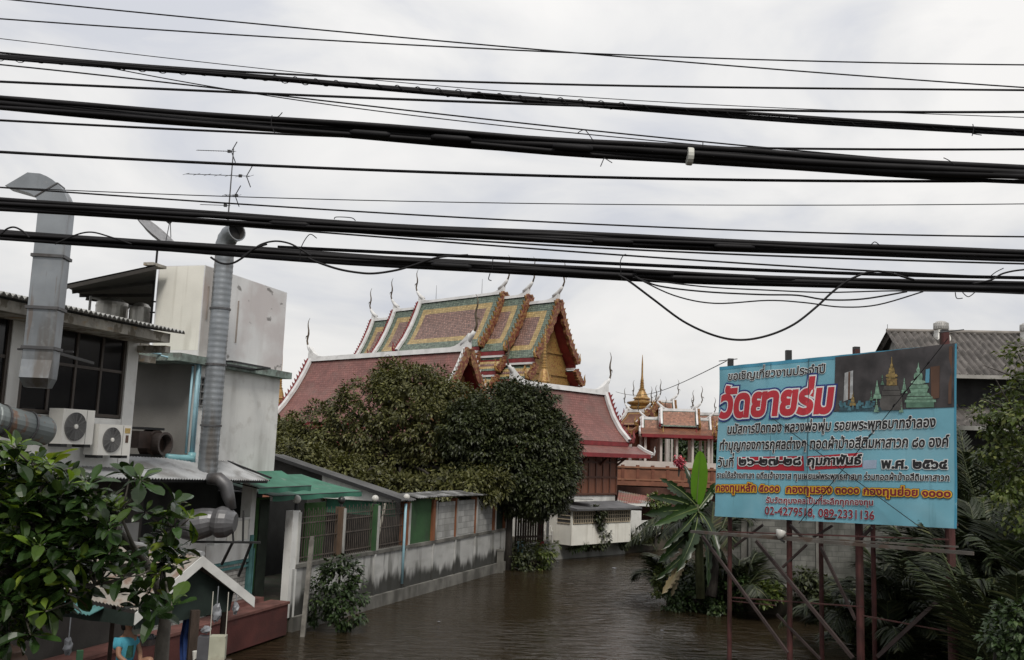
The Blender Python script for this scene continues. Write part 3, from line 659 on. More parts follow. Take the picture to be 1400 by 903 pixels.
# ================================================================== CANAL WALL, its house and lamps
def ps(px, py=740): return PW.sz(px, py)[0]
CT = 1.93
bw = thing('canal_wall', 'stained white canal wall with iron grilles, orange posts and block panels along the left bank', 'wall', PW.pt(0, 0, 0))
S_END = ps(690) + .2
mb = MB(); mb.wbox(PW, -.2, S_END, .42, CT - .1, -.22, 0); mb.build('wall_base', m_wallwhite, bw)
mb = MB(); mb.wbox(PW, -.2, S_END, CT - .1, CT + .02, -.26, .05); mb.build('coping', m_dkconc, bw)
mb = MB(); mb.wbox(PW, -.3, S_END, -.8, .42, -.3, .14); mb.build('footing', m_dkconc, bw)
POSTS = [(402, 'w', .38), (466, 'b', .2), (513, 'g', .2), (555, 'o', .34), (592, 'o', .3), (622, 'o', .12), (649, 'o', .12), (674, 'o', .3), (689, 'o', .26)]
pa = [ps(p[0]) for p in POSTS]
m_postw = M('pale_post', (.42, .42, .4), .85, .15, 2, stain=GRIME)
for (px, k, w), a in zip(POSTS, pa):
    mb = MB(); mb.wbox(PW, a - w / 2, a + w / 2, CT + .02 if k != 'w' else .42, 3.55, -.22, .035)
    po = mb.build('post', {'w': m_white, 'b': M('brown_post', (.11, .07, .045), .8, .2), 'g': m_greenw, 'o': m_orange}[k], bw)
    mb = MB(); mb.wbox(PW, a - .045 + w / 2 - .03, a + .05 + w / 2, CT + .02, 3.5, .0, .06); 
    mb.build('post_edge', m_postw, po)
    mb = MB(); mb.wbox(PW, a - .05, a + .06, .42, CT - .1, 0, .05); mb.build('rib', m_wallwhite, bw)
for i in (0, 1, 2):
    a0, a1 = pa[i] + .2, pa[i + 1] - .12; mb = MB(); n = int((a1 - a0) / .125)
    for k in range(n + 1):
        a = a0 + (a1 - a0) * k / n; mb.boxf(PW.pt(a - .011, CT + .02, -.12), PW.u * .022, PW.n * .022, ZUP * (1.55 + .08 * (k % 2)))
    for z in (CT + .15, CT + .75, 3.12, 3.3): mb.wbox(PW, a0, a1, z, z + .03, -.13, -.09)
    mb.build('grille', M('grille_iron', (.075, .06, .05), .6, .3, 3), bw)
mb = MB(); mb.wbox(PW, pa[3] + .18, pa[4] - .16, CT + .02, 3.6, -.16, -.06); mb.build('green_panel', m_greenw, bw)
for i in (4, 5, 6):
    mb = MB(); mb.wbox(PW, pa[i] + (.45 if i == 4 else .09), pa[i + 1] - (.16 if i == 6 else .09), CT + .02, 3.42, -.15, -.02); mb.build('block_panel', m_block, bw)
mb = MB(); mb.wbox(PW, pa[4] + .16, pa[4] + .44, CT + .02, 3.42, -.15, -.05); mb.wbox(PW, pa[7] + .16, pa[8] - .14, CT + .02, 3.42, -.15, -.05); mb.build('dark_panel', m_tarp, bw)
mb = MB(); mb.tube([PW.pt(pa[3] - .35, .6, .1), PW.pt(pa[3] - .35, 3.5, .1)], .05, 8); tag(mb.build('drain_pipe', m_bluepipe, None, True, loc=PW.pt(pa[3] - .35, .6, .1)), 'blue drain pipe down the canal wall beside the first orange post', 'pipe')
for i, (px, py, lab) in enumerate(((406, 683, 'white globe lamp on the wide white gate post of the canal wall'), (467, 684, 'dark sooty globe lamp on the canal wall post, the only black one'), (513, 682, 'white globe lamp on the pale post between two iron grilles'), (556, 680, 'white globe lamp above the first orange post beside the blue pipe'))):
    c = PW.off(-.08).pt(*PW.off(-.08).sz(px, py)); t = thing('globe_lamp', lab, 'lamp', (c.x, c.y, 3.52), 'globe lamps on the canal wall posts')
    mb = MB(); mb.lathe(c, [(.125 * math.sin(k * math.pi / 10), -.125 * math.cos(k * math.pi / 10)) for k in range(11)], 18); mb.build('globe', m_dkglobe if i == 1 else m_globe, t, True)
    mb = MB(); mb.lathe((c.x, c.y, 3.5), [(.09, 0), (.09, .03), (.06, .05), (.06, max(.06, c.z - 3.5 - .13))], 12); mb.build('lamp_base', m_black, t)

# house behind the wall
RK = 6.35
PG = VPlane(PW.pt(RK, 0, 0), -PW.n)          # its near gable
s1, z1 = PG.sz(368, 621); s0, z0 = PG.sz(548, 683)
sl_ = (z1 - z0) / (s1 - s0)
chh = thing('canal_house', 'low house with a sloping metal roof and green walls behind the canal wall', 'building', PW.pt(10, .85, -3))
REAVE = lambda a, d: PW.pt(a, z0 + sl_ * (-d - s0), d)
mb = MB(); mb.sheet(PW.pt(RK + 1, 3.7, .3), PW.pt(S_END + .3, 3.62, .3), PW.pt(RK + 1, 3.8, -.9), PW.pt(S_END + .3, 3.72, -.9), 4, 6, .02, .14, .02, 0, .02); mb.build('eave_roof', M('pale_metal_roof', (.22, .22, .22), .5, .4, 2, metal=.2, stain=((.05, .05, .045), (1.5, 1.5, 1), .5, .08, .9)), chh)
mb = MB(); mb.sheet(REAVE(RK - .25, .22), REAVE(RK + .9, .22), REAVE(RK - .25, -s1), REAVE(RK + .9, -s1), 4, 6, .02, .14, .02, 0, .02); rf = mb.build('roof', M('dull_metal_roof', (.09, .09, .09), .6, .3, 1, metal=.2), chh)
mb = MB(); mb.bar(REAVE(RK - .28, .2), REAVE(RK - .28, -s1), .05, .13); mb.build('verge_board', m_black, rf)
mb = MB(); d9 = -s1 + .15
mb.prism([REAVE(RK, -3.4) - ZUP * .1, REAVE(RK, d9) - ZUP * .1, PW.pt(RK, .85, d9), PW.pt(RK, .85, -3.4)], PW.u * .1); mb.build('gable_wall', M('dark_gable', (.035, .033, .03), .9, .3), chh)
mb = MB(); mb.prism([REAVE(RK, -.3) - ZUP * .1, REAVE(RK, -3.38) - ZUP * .1, PW.pt(RK, 3.55, -3.38), PW.pt(RK, 3.55, -.3)], PW.u * .08); mb.build('white_gable_panel', m_white, chh)
mb = MB(); mb.prism([PW.pt(RK + .3, 3.5, -.3), PW.pt(RK + .3, 3.5, -3.3), PW.pt(RK + .3, 3.0, -3.3), PW.pt(RK + .3, 3.0, -.3)], PW.u * .03); mb.build('green_shade', m_canvas, chh)
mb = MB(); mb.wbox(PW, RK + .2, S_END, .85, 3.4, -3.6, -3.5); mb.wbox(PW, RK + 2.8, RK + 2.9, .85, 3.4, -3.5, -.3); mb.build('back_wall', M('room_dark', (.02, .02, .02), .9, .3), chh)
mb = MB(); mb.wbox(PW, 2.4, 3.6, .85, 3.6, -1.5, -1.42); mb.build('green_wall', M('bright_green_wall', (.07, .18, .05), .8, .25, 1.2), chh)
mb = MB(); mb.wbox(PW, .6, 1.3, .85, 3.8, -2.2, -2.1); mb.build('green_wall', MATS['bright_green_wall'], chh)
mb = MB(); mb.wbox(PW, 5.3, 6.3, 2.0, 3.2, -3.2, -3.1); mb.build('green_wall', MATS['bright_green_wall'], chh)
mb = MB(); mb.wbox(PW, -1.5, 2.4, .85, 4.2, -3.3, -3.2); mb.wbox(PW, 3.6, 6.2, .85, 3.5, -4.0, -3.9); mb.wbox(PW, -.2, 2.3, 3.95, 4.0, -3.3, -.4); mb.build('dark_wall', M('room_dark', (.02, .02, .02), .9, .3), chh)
mb = MB(); mb.wbox(PW, 4.6, 4.85, 2.1, 3.1, -2.6, -2.5); mb.build('white_door', m_white, chh)
mb = MB(); mb.bar(PW.pt(5.8, 1.9, -.6), PW.pt(6.2, 3.5, -.5), .1, .03); mb.build('leaning_board', M('pale_board', (.4, .38, .33), .8, .2), chh)
canvas('green canvas awning over the yard gate of the canal house', PW, -1.4, 3.75, 4.5, 4.02, -2.6, -.1, .16)

# ================================================================== KIOSK, person and clutter at the landing
KA = at(270, 759, 17.0); kr = Vector((-.82, .57, 0)).normalized(); ks = Vector((-kr.y, kr.x, 0))
if ks.y > 0: ks = -ks                                   # left slope direction, towards the camera
KW, KD, KL = 1.2, .82, 2.6
kk = thing('kiosk', 'small open landing hut with a corrugated gable roof, white bargeboards and dark green tarps', 'hut', (KA.x, KA.y, .95))
mb = MB()
for sg in (1, -1):
    mb.sheet(KA - kr * .12, KA + kr * KL, KA - kr * .12 + ks * sg * KW - ZUP * KD, KA + kr * KL + ks * sg * KW - ZUP * KD, 3, 4, .02, .11, .015)
kro = mb.build('roof', M('old_kiosk_roof', (.3, .28, .25), .8, .3, 3, stain=((.16, .09, .06), (3, 3, 3), .56, .07, .8)), kk)
for sg in (1, -1):
    mb = MB(); e0_, e1_ = KA - kr * .16 - ZUP * .1, KA - kr * .16 + ks * sg * (KW + .06) - ZUP * (KD + .14)
    mb.prism([e0_ + ZUP * .1, e1_ + ZUP * .1, e1_ - ZUP * .09, e0_ - ZUP * .09], kr * .03); mb.build('bargeboard', M('white_board', (.62, .62, .6), .7, .1, 3), kro)
mb = MB(); mb.tube([KA - kr * .15 + ZUP * .03, KA + kr * KL + ZUP * .03], .05, 8); mb.build('ridge_cap', m_awn, kro)
mb = MB(); mb.sheet(KA + ks * 1.18 - ZUP * .9 + kr * .9, KA + ks * 1.18 - ZUP * .9 + kr * 2.7, KA + ks * 1.45 - ZUP * 1.0 + kr * .9, KA + ks * 1.45 - ZUP * 1.0 + kr * 2.7, 3, 3, .015, .12, .01); mb.build('turquoise_sheet', m_teal, kro)
mb = MB(); g0 = KA + kr * .1
mb.prism([g0 - ZUP * .2, g0 + ks * KW * .92 - ZUP * (KD + .1), g0 + ks * KW * .9 - ZUP * 1.18, g0 - ks * KW * .75 - ZUP * 1.1, g0 - ks * KW * .8 - ZUP * (KD * .8 + .1)], kr * .03); mb.build('gable_tarp', m_tarp, kk)
mb = MB(); t0 = KA + ks * (KW * .97) - ZUP * (KD + .08)
mb.grid(lambda a, b: t0 + kr * (2.9 * a) - ZUP * (b * (.2 + .16 * a)) + ks * (.03 * math.sin(a * 17) * b), [i / 20 for i in range(21)], [0, .5, 1]); mb.build('side_tarp', m_tarp, kk)
def kpost(px, py, Y, ztop, zbot, w, m, nm='post'):
    q = at(px, py, Y); mb = MB(); mb.box((q.x, q.y, (ztop + zbot) / 2), (w, w, ztop - zbot), .5); mb.build(nm, m, kk)
kpost(265, 860, 17.0, 2.5, .6, .15, m_wood); kpost(306, 850, 18.2, 2.7, .6, .1, m_wood); kpost(154, 850, 17.6, 2.6, .6, .07, m_wood)
kpost(111, 875, 15.8, 2.0, .4, .1, M('green_painted_post', (.06, .16, .08), .7, .2), 'green_post')
mb = MB(); q = at(190, 903, 17.3); mb.box((q.x, q.y, .9), (4.4, 3.4, .1), -.3); mb.build('deck', m_wood, kk)
mb = MB(); q = at(255, 870, 17.4); mb.grid(lambda a, b: q + Vector((.22 * a - .1 + .02 * math.sin(b * 9), .05 * math.sin(a * 12), .55 - 1.2 * b)), [i / 8 for i in range(9)], [i / 6 for i in range(7)])
tag(mb.build('hanging_cloth', M('blue_cloth', (.025, .06, .2), .9, .25, 5), loc=q), 'blue cloth hanging beside the dark front post of the hut', 'cloth')
# white box and bag hanging by the post
q = at(290, 885, 16.6); bx = thing('cooler_box', 'cream box with a dark side hanging on cords by the hut post', 'box', q - ZUP * .24)
mb = MB(); mb.boxf(q + Vector((-.02, -.12, -.2)), Vector((.27, .04, 0)), Vector((-.03, .2, 0)), ZUP * .4); mb.build('box_front', M('cream_plastic', (.42, .42, .33), .6, .1, 4, stain=((.3, .27, .2), (6, 6, 6), .6, .1, .5)), bx)
mb = MB(); mb.boxf(q + Vector((-.23, -.1, -.2)), Vector((.208, -.02, 0)), Vector((-.03, .22, 0)), ZUP * .38); mb.build('box_side', M('grey_plastic', (.09, .09, .1), .6, .2), bx)
mb = MB()
for dx in (-.02, .25): mb.tube([q + Vector((dx, -.1, .2)), q + Vector((dx - .02, -.05, .95))], .008, 5)
mb.build('cord', M('pale_cord', (.5, .48, .42), .8, .1), bx)
mb = MB(); mb.box((q.x + .02, q.y, q.z - .24), (.62, .3, .03), .1); mb.build('shelf', m_wood, bx)
rr = random.Random(3)
def blob(mb, c, r, sx=1, sy=1, sz=1, jit=.25, seg=10, rings=7):
    c = Vector(c); b = len(mb.v)
    pts = []
    for j in range(rings + 1):
        for i in range(seg):
            th, ph = math.pi * j / rings, 2 * math.pi * i / seg
            k = 1 + rr.uniform(-jit, jit) * (0 < j < rings)
            pts.append(c + Vector((sx * math.sin(th) * math.cos(ph), sy * math.sin(th) * math.sin(ph), sz * math.cos(th))) * r * k)
    mb.add(pts, [(j * seg + i, j * seg + (i + 1) % seg, (j + 1) * seg + (i + 1) % seg, (j + 1) * seg + i)[::-1] for j in range(rings) for i in range(seg)])
m_bag = M('plastic_bag', (.22, .23, .25), .35, .25, 12)
for (px, py, Y, r, lab) in ((296, 838, 17.2, .1, 'grey plastic bag hanging from the hut beam above the cream box'), (322, 832, 17.6, .075, 'white plastic bag tied up right of the hanging box, over the red walkway edge'), (93, 884, 15.6, .09, 'limp white plastic bag hanging left of the green post'), (282, 861, 16.6, .11, 'crumpled clear bag lying on top of the cream box')):
    q = at(px, py, Y); t = thing('plastic_bag', lab, 'plastic bag', q, 'plastic bags around the landing hut')
    mb = MB(); blob(mb, q, r, .75, .75, 1.5 if py != 861 else .6, .3); mb.build('bag_body', m_bag, t)
    if py != 861:
        mb = MB(); mb.tube([q + ZUP * r * 1.2, q + ZUP * (r * 1.2 + .35)], .01, 5); mb.build('bag_handle', m_bag, t)
q = at(240, 893, 17.4); bn = thing('steel_basin', 'dented steel basin with washing-up behind the seated person', 'basin', q)
q = at(202, 874, 17.3)
bn.location = (q.x, q.y, q.z - .1); ORG[bn.name] = Vector(bn.location)
mb = MB(); mb.lathe(q - ZUP * .1, [(.13, 0), (.2, .12), (.22, .13), (.19, .11), (.12, .02)], 20); mb.build('basin_bowl', M('steel_basin', (.4, .4, .42), .3, .1, 3, metal=.8), bn)
mb = MB(); blob(mb, q + Vector((.02, 0, .02)), .11, 1, 1, .6, .35); mb.build('basin_contents', m_bag, bn)
q = at(10, 914, 14.6); pt_ = thing('clay_jar', 'round brown clay jar under the leaves left of the limp white bag', 'jar', q - ZUP * .35)
mb = MB(); mb.lathe(q - ZUP * .35, [(.16, 0), (.27, .15), (.31, .32), (.26, .5), (.2, .56), (.23, .6), (.2, .61), (.17, .55)], 24); mb.build('jar_body', M('clay_jar_brown', (.07, .035, .02), .6, .25, 4), pt_, True)
mb = MB(); mb.lathe(q + ZUP * .26, [(.24, 0), (.22, .03), (.05, .05), (.04, .09)], 20); mb.build('jar_lid', M('clay_jar_brown', (.07, .035, .02)), pt_)
q = at(268, 897, 16.9); cu = thing('white_cup', 'small white cup on the shelf beside the hanging cream box', 'cup', q)
mb = MB(); mb.lathe(q - ZUP * .08, [(.05, 0), (.07, .16), (.065, .16), (.045, .02)], 16); mb.build('cup_body', m_acwhite, cu)
mb = MB(); mb.tube([q + Vector((.06, 0, .05)), q + Vector((.11, 0, .03)), q + Vector((.1, 0, -.03)), q + Vector((.05, 0, -.05))], .012, 6); mb.build('cup_handle', m_acwhite, cu)

# person: one continuous skinned body, seated and washing something in both hands
def skin(name, pts, edges, rad, mat, parent, sub=1, root=0):
    o = ORG[parent.name]
    me = bpy.data.meshes.new(name); me.from_pydata([(p[0] - o.x, p[1] - o.y, p[2] - o.z) for p in pts], edges, [])
    ob = link_mesh(name, me, mat, parent)
    sk = ob.modifiers.new('skin', 'SKIN'); sk.use_smooth_shade = True
    sd_ = me.skin_vertices[0].data
    for i, r in enumerate(rad):
        r = r if isinstance(r, tuple) else (r, r); sd_[i].radius = r; sd_[i].use_root = (i == root)
    if sub: sb = ob.modifiers.new('sub', 'SUBSURF'); sb.levels = sub; sb.render_levels = sub
    return ob
hd = at(173, 859, 16.5)                                   # head centre
fwd = Vector((.86, -.51, 0)).normalized(); sdv = Vector((-fwd.y, fwd.x, 0))   # body faces right, towards the camera; sdv = its left
hd = hd + Vector((.02, 0, .05))
def B(f, s_, z): return hd + fwd * f + sdv * s_ + ZUP * z
pe = thing('person', 'person in a turquoise t-shirt sitting on the landing and washing something with both hands', 'person', B(0, 0, -.95))
pts = [B(-.02, 0, -.72), B(0, 0, -.5), B(.02, 0, -.3), B(.02, 0, -.17), B(.01, 0, -.09), B(.0, 0, .0), B(-.005, 0, .06)]
edg = [(0, 1), (1, 2), (2, 3), (3, 4), (4, 5), (5, 6)]
rad = [(.17, .13), (.14, .11), (.165, .115), (.1, .075), (.05, .05), (.082, .092), (.066, .078)]
for sg in (1, -1):
    b = len(pts)
    pts += [B(.02, .17 * sg, -.235), B(.1, .215 * sg, -.47), B(.24, .13 * sg, -.58), B(.34, .055 * sg, -.64), B(.39, .035 * sg, -.66)]
    edg += [(2, b), (b, b + 1), (b + 1, b + 2), (b + 2, b + 3), (b + 3, b + 4)]
    rad += [.055, .046, .038, .027, (.036, .02)]
    hb = len(pts) - 1
    for k, (ln, off) in enumerate(((.07, -.027), (.08, -.009), (.075, .009), (.06, .026))):
        c0 = B(.41, .035 * sg + off * .9, -.665); c1 = B(.41 + ln * .5, .03 * sg + off * .8, -.675); c2 = B(.41 + ln * .8, .02 * sg + off * .6, -.7)
        i0 = len(pts); pts += [c0, c1, c2]; edg += [(hb, i0), (i0, i0 + 1), (i0 + 1, i0 + 2)]; rad += [.009, .0085, .007]
    i0 = len(pts); pts += [B(.38, .0 + .005 * sg, -.645), B(.42, -.0 * sg, -.65)]; edg += [(hb - 1, i0), (i0, i0 + 1)]; rad += [.011, .009]
    l0 = len(pts); pts += [B(.0, .1 * sg, -.77), B(.24, .2 * sg, -.62), B(.4, .22 * sg, -.55), B(.4, .2 * sg, -.8), B(.38, .18 * sg, -1.0), B(.5, .19 * sg, -1.03)]
    edg += [(0, l0), (l0, l0 + 1), (l0 + 1, l0 + 2), (l0 + 2, l0 + 3), (l0 + 3, l0 + 4), (l0 + 4, l0 + 5)]; rad += [.09, .085, .062, .055, .038, (.045, .025)]
m_skin = M('skin', (.3, .165, .105), .55, .08, 6)
body = skin('body', pts, edg, rad, m_skin, pe, 2)
m_shirt = M('turquoise_shirt', (.06, .3, .4), .85, .12, 8)
sp = [B(-.02, 0, -.7), B(0, 0, -.5), B(.02, 0, -.3), B(.02, 0, -.19), B(.02, .17, -.235), B(.06, .2, -.37), B(.02, -.17, -.235), B(.06, -.2, -.37)]
shirt = skin('shirt', sp, [(0, 1), (1, 2), (2, 3), (2, 4), (4, 5), (2, 6), (6, 7)], [(.185, .145), (.155, .125), (.18, .13), (.105, .085), .075, .075, .075, .075], m_shirt, pe, 2)
mb = MB(); 
for (s_, z, w, h) in ((0, -.42, .075, .1),):
    mb.grid(lambda a, b: B(.165 - .06 * a * a, a * w, z + b * h), [-1, -.5, 0, .5, 1], [-1, 0, 1])
mb.build('shirt_print', M('dark_green_print', (.012, .06, .04), .85, .3, 20), shirt)
mb = MB(); mb.lathe(B(-.018, 0, .03), [(.03, .1), (.07, .088), (.098, .045), (.104, 0), (.1, -.05), (.085, -.1)][::-1], 16); blob(mb, B(-.1, 0, -.04), .05, 1, 1, 1.3, .1); mb.build('hair', M('black_hair', (.012, .01, .009), .5, .2), pe, True)
# cut the hair back from the face: push its front up
hob = [o for o in pe.children if o.name.startswith('hair')][0]
for v in hob.data.vertices:
    w_ = Vector(v.co) + ORG[pe.name] - hd
    if w_.dot(fwd) > .03 and w_.z < .075: v.co -= fwd * (w_.dot(fwd) - .02) * .9
mb = MB(); mb.add([B(.085, .012, -.005), B(.085, -.012, -.005), B(.115, .0, -.03), B(.09, .016, -.036), B(.09, -.016, -.036), B(.085, 0, .03)], [(5, 0, 2), (1, 5, 2), (0, 3, 2), (4, 1, 2), (3, 4, 2)]); mb.build('nose', m_skin, body, True)
mb = MB()
for sg in (1, -1): mb.lathe(B(.078, .032 * sg, .012), [(.012, 0), (.008, .008)], 8, fwd)
mb.build('eye', M('dark_eye', (.02, .015, .012), .3, .1), body)
mb = MB(); mb.boxf(B(.083, -.022, -.056), sdv * .044, fwd * .008, ZUP * .01); mb.build('mouth', M('lips', (.22, .08, .07), .5, .1), body)
mb = MB()
for sg in (1, -1): blob(mb, B(-.005, .088 * sg, -.002), .026, .6, .4, 1.1, .05)
mb.build('ear', m_skin, body, True)
mb = MB(); skin('shorts', [B(-.02, 0, -.76), B(.0, .1, -.78), B(.22, .19, -.64), B(.0, -.1, -.78), B(.22, -.19, -.64)], [(0, 1), (1, 2), (0, 3), (3, 4)], [(.17, .12), .105, .1, .105, .1], M('dark_blue_shorts', (.02, .03, .06), .85, .2), pe, 1)
mb = MB(); q = B(.44, .0, -.67); mb.lathe(q - ZUP * .02, [(.04, 0), (.06, .05), (.055, .05), (.035, .01)], 12); tag(mb.build('washing_bowl', M('steel_basin', (.4, .4, .42)), loc=q), 'small steel bowl held in the hands of the seated person', 'bowl')
st = thing('stool', 'low dark stool under the seated person in the hut', 'stool', B(-.02, 0, -1.1))
mb = MB(); q = B(0, 0, -.9); mb.box((q.x, q.y, q.z), (.36, .36, .04), .7); mb.build('seat', m_wood, st)
for sx in (-1, 1):
    for sy in (-1, 1): mb = MB(); mb.box((q.x + .13 * sx, q.y + .13 * sy, q.z - .18), (.04, .04, .34)); mb.build('leg', m_wood, st)
# ================================================================== TEMPLE
def polyline_len(p): return [0] + list(np.cumsum([math.dist(a, b) for a, b in zip(p[:-1], p[1:])]))
def resample(prof, marks):
    l = polyline_len(prof); T = l[-1]; n = 14
    ts = sorted(set([round(T * i / n, 4) for i in range(n + 1)] + [round(m, 4) for m in marks if 0 < m < T]))
    def pt(t):
        for i in range(len(prof) - 1):
            if t <= l[i + 1] + 1e-6:
                k = (t - l[i]) / max(1e-9, l[i + 1] - l[i]); return (prof[i][0] + (prof[i + 1][0] - prof[i][0]) * k, prof[i][1] + (prof[i + 1][1] - prof[i][1]) * k)
        return prof[-1]
    return ts, pt, T
class Hall:
    def __init__(s, root, O, xd):
        s.root = root; s.O = Vector((O.x, O.y, 0)); s.xd = Vector((xd[0], xd[1], 0)).normalized(); s.pd = Vector((s.xd.y, -s.xd.x, 0))
    def P(s, x, w, z): return s.O + s.xd * x + s.pd * w + ZUP * z
    def slope(s, name, x0, x1, z, prof, mats, ring=None, parent=None, sides=(1, -1), soffit=m_tred):
        """roof slopes on both sides; ring = band widths (outer, inner)"""
        marks = []; xs = [x0, x1]
        l = polyline_len(prof)[-1]
        if ring:
            b1, b2 = ring; marks = [b1, b1 + b2, l - b1 - b2, l - b1]; xs = sorted(set(xs + [x0 + b1, x0 + b1 + b2, x1 - b1 - b2, x1 - b1]))
        ts, pt, T = resample(prof, marks)
        nx = []
        for a, b in zip(xs[:-1], xs[1:]):
            k = max(1, int((b - a) / 1.2)); nx += [a + (b - a) * i / k for i in range(k)]
        nx.append(xs[-1])
        def mf(x, t):
            if not ring: return 0
            e = min(x - x0, x1 - x, t, l - t)
            return 0 if e < ring[0] else (1 if e < ring[0] + ring[1] else 2)
        mb = MB()
        for sg in sides: mb.grid(lambda x, t: s.P(x, sg * pt(t)[0], z - pt(t)[1]), nx, ts, True, mf)
        o = mb.build(name, mats, parent or s.root)
        mb = MB()
        for sg in sides: mb.grid(lambda x, t: s.P(x, sg * max(0, pt(t)[0] - .1), z - pt(t)[1] - .12), [x0 + .04, x1 - .04], ts)
        mb.build('soffit', soffit, o)
        return o
    def ridge(s, roof, x0, x1, z, w=.2, h=.26, up=.55, run=1.3, m=m_ridge):
        mb = MB(); n = 28; xs = [x0 + (x1 - x0) * i / n for i in range(n + 1)]
        for e in (x0, x1):
            for k in (.15, .3, .5, .75, 1.0): xs.append(e + (run * k if e == x0 else -run * k))
        xs = sorted(set(round(x, 3) for x in xs if x0 <= x <= x1))
        def zz(x):
            d = min(x - x0, x1 - x); return up * max(0, 1 - d / run) ** 2
        secs = [[s.P(x, -w, z - .12), s.P(x, -w * .7, z + h * .6 + zz(x)), s.P(x, w * .7, z + h * .6 + zz(x)), s.P(x, w, z - .12)] for x in xs]
        v = [p for q in secs for p in q]; f = []
        for i in range(len(secs) - 1):
            for k in range(3): f.append((i * 4 + k, i * 4 + k + 1, i * 4 + 5 + k, i * 4 + 4 + k))
        f += [(0, 3, 2, 1), tuple(len(v) - 4 + k for k in range(4))]
        mb.add(v, f); return mb.build('ridge_cap', m, roof)
    def barge(s, roof, x, out, z, prof, mrail, mtooth, inner=None, th=.22, ht=.34, tooth=.36, step=.42, wavy=0.0, sides=(1, -1)):
        """gable-end boards that follow the roof curve; out = +1/-1 outward along the ridge"""
        ts, pt, T = resample(prof, [])
        for sg in sides:
            mb = MB(); N_ = 26; v = []; f = []
            for i in range(N_ + 1):
                t = T * i / N_; w, d = pt(t); w2, d2 = pt(min(T, t + .05)); w1, d1 = pt(max(0, t - .05))
                tx, tz = w2 - w1, -(d2 - d1); q = math.hypot(tx, tz); nx_, nz = -tz / q, tx / q
                hh = ht * (1 + wavy * math.sin(i * 1.45)); lo = .18 * (1 + wavy * 1.6 * math.cos(i * 1.45))
                for (a, b) in ((0, -lo), (0, hh), (th, hh), (th, -lo)):
                    v.append(s.P(x + out * a, sg * (w + nx_ * b), z - d + nz * b))
            for i in range(N_):
                for k in range(4): f.append((i * 4 + k, i * 4 + (k + 1) % 4, i * 4 + 4 + (k + 1) % 4, i * 4 + 4 + k))
            f += [(0, 1, 2, 3), tuple(N_ * 4 + 3 - k for k in range(4))]
            mb.add(v, f); bb = mb.build('bargeboard', mrail, roof)
            mb = MB(); n = int(T / step)
            for i in range(1, n):
                t = T * i / n; w, d = pt(t); w2, d2 = pt(min(T, t + .05)); tx, tz = w2 - w, -(d2 - d); q = math.hypot(tx, tz) or 1
                tx, tz = tx / q, tz / q; nx_, nz = -tz, tx
                def pp(a, b, o_): return s.P(x + out * o_, sg * (w + tx * a + nx_ * b), z - d + tz * a + nz * b)
                poly = [(-.14 * tooth / .36, ht), (.15 * tooth / .36, ht), (.02, ht + tooth * .45), (-.16 * tooth / .36, ht + tooth)]
                mb.prism([pp(a, b, th * .35) for a, b in poly], s.xd * out * th * .3)
            if n > 1: mb.build('tooth_trim', mtooth, roof)
            if inner:
                mb = MB(); v = []; f = []
                for i in range(N_ + 1):
                    t = T * i / N_; w, d = pt(t)
                    for (a, b) in ((0, .02), (0, .2), (-inner, .2), (-inner, .02)): v.append(s.P(x + out * a, sg * (w + .02 + b * .6), z - d + b))
                for i in range(N_):
                    for k in range(4): f.append((i * 4 + k, i * 4 + (k + 1) % 4, i * 4 + 4 + (k + 1) % 4, i * 4 + 4 + k))
                mb.add(v, f); mb.build('white_verge', m_ridge, roof)
            # tail finial at the foot
            w, d = pt(T); mb = MB(); kf = max(.5, ht / .34)
            mb.tube([s.P(x + out * th / 2, sg * (w - .05), z - d), s.P(x + out * th / 2, sg * (w + .28 * kf), z - d + .05 * kf), s.P(x + out * th / 2, sg * (w + .42 * kf), z - d + .42 * kf), s.P(x + out * th / 2, sg * (w + .34 * kf), z - d + .8 * kf), s.P(x + out * th / 2, sg * (w + .44 * kf), z - d + 1.1 * kf)], [.16 * kf, .15 * kf, .11 * kf, .07 * kf, .015], 7)
            mb.build('tail_finial', mtooth, roof)
    def chofa(s, roof, x, out, z, k=1.0, mat=m_darkfin):
        path = [(-.3, -.15, .15), (.0, .08, .155), (.28, .34, .125), (.54, .68, .095), (.66, 1.0, .085), (.6, 1.3, .09), (.52, 1.55, .09), (.54, 1.85, .075), (.64, 2.15, .06), (.68, 2.42, .045), (.6, 2.68, .03), (.46, 2.86, .012)]
        mb = MB(); mb.tube([s.P(x + out * a * k, 0, z + b * k) for a, b, r in path], [r * k * .8 for a, b, r in path], 8); f = mb.build('finial', [mat], roof, True)
        mb = MB(); mb.tube([s.P(x + out * .58 * k, 0, z + 1.42 * k), s.P(x + out * .82 * k, 0, z + 1.36 * k), s.P(x + out * .86 * k, 0, z + 1.16 * k)], [.06 * k, .04 * k, .01], 6); mb.build('finial_beak', mat, roof)
        mb = MB(); mb.tube([s.P(x - out * .5 * k, 0, z - .2), s.P(x - out * .02 * k, 0, z + .08 * k), s.P(x + out * .3 * k, 0, z + .38 * k), s.P(x + out * .48 * k, 0, z + .62 * k)], [.2 * k, .19 * k, .15 * k, .11 * k], 8); mb.build('finial_root', m_ridge, roof, True)
    def pediment(s, x, out, z, prof, mat, frame, rec=.6):
        ts, pt, T = resample(prof, []); mb = MB(); half = [(pt(T * i / 10)[0] * .93, pt(T * i / 10)[1]) for i in range(11)]
        poly = [s.P(x - out * rec, w, z - d - .15) for w, d in half] + [s.P(x - out * rec, -w, z - d - .15) for w, d in half[::-1][:-1]]
        mb.prism(poly, s.xd * -out * .1); pd_ = mb.build('pediment', mat, s.root)
        mb = MB(); D = half[-1][1]
        for k in (.98, .72, .5): 
            w, d = pt(T * k); mb.bar(s.P(x - out * (rec - .03), -w * .9, z - d), s.P(x - out * (rec - .03), w * .9, z - d), .14, .16)
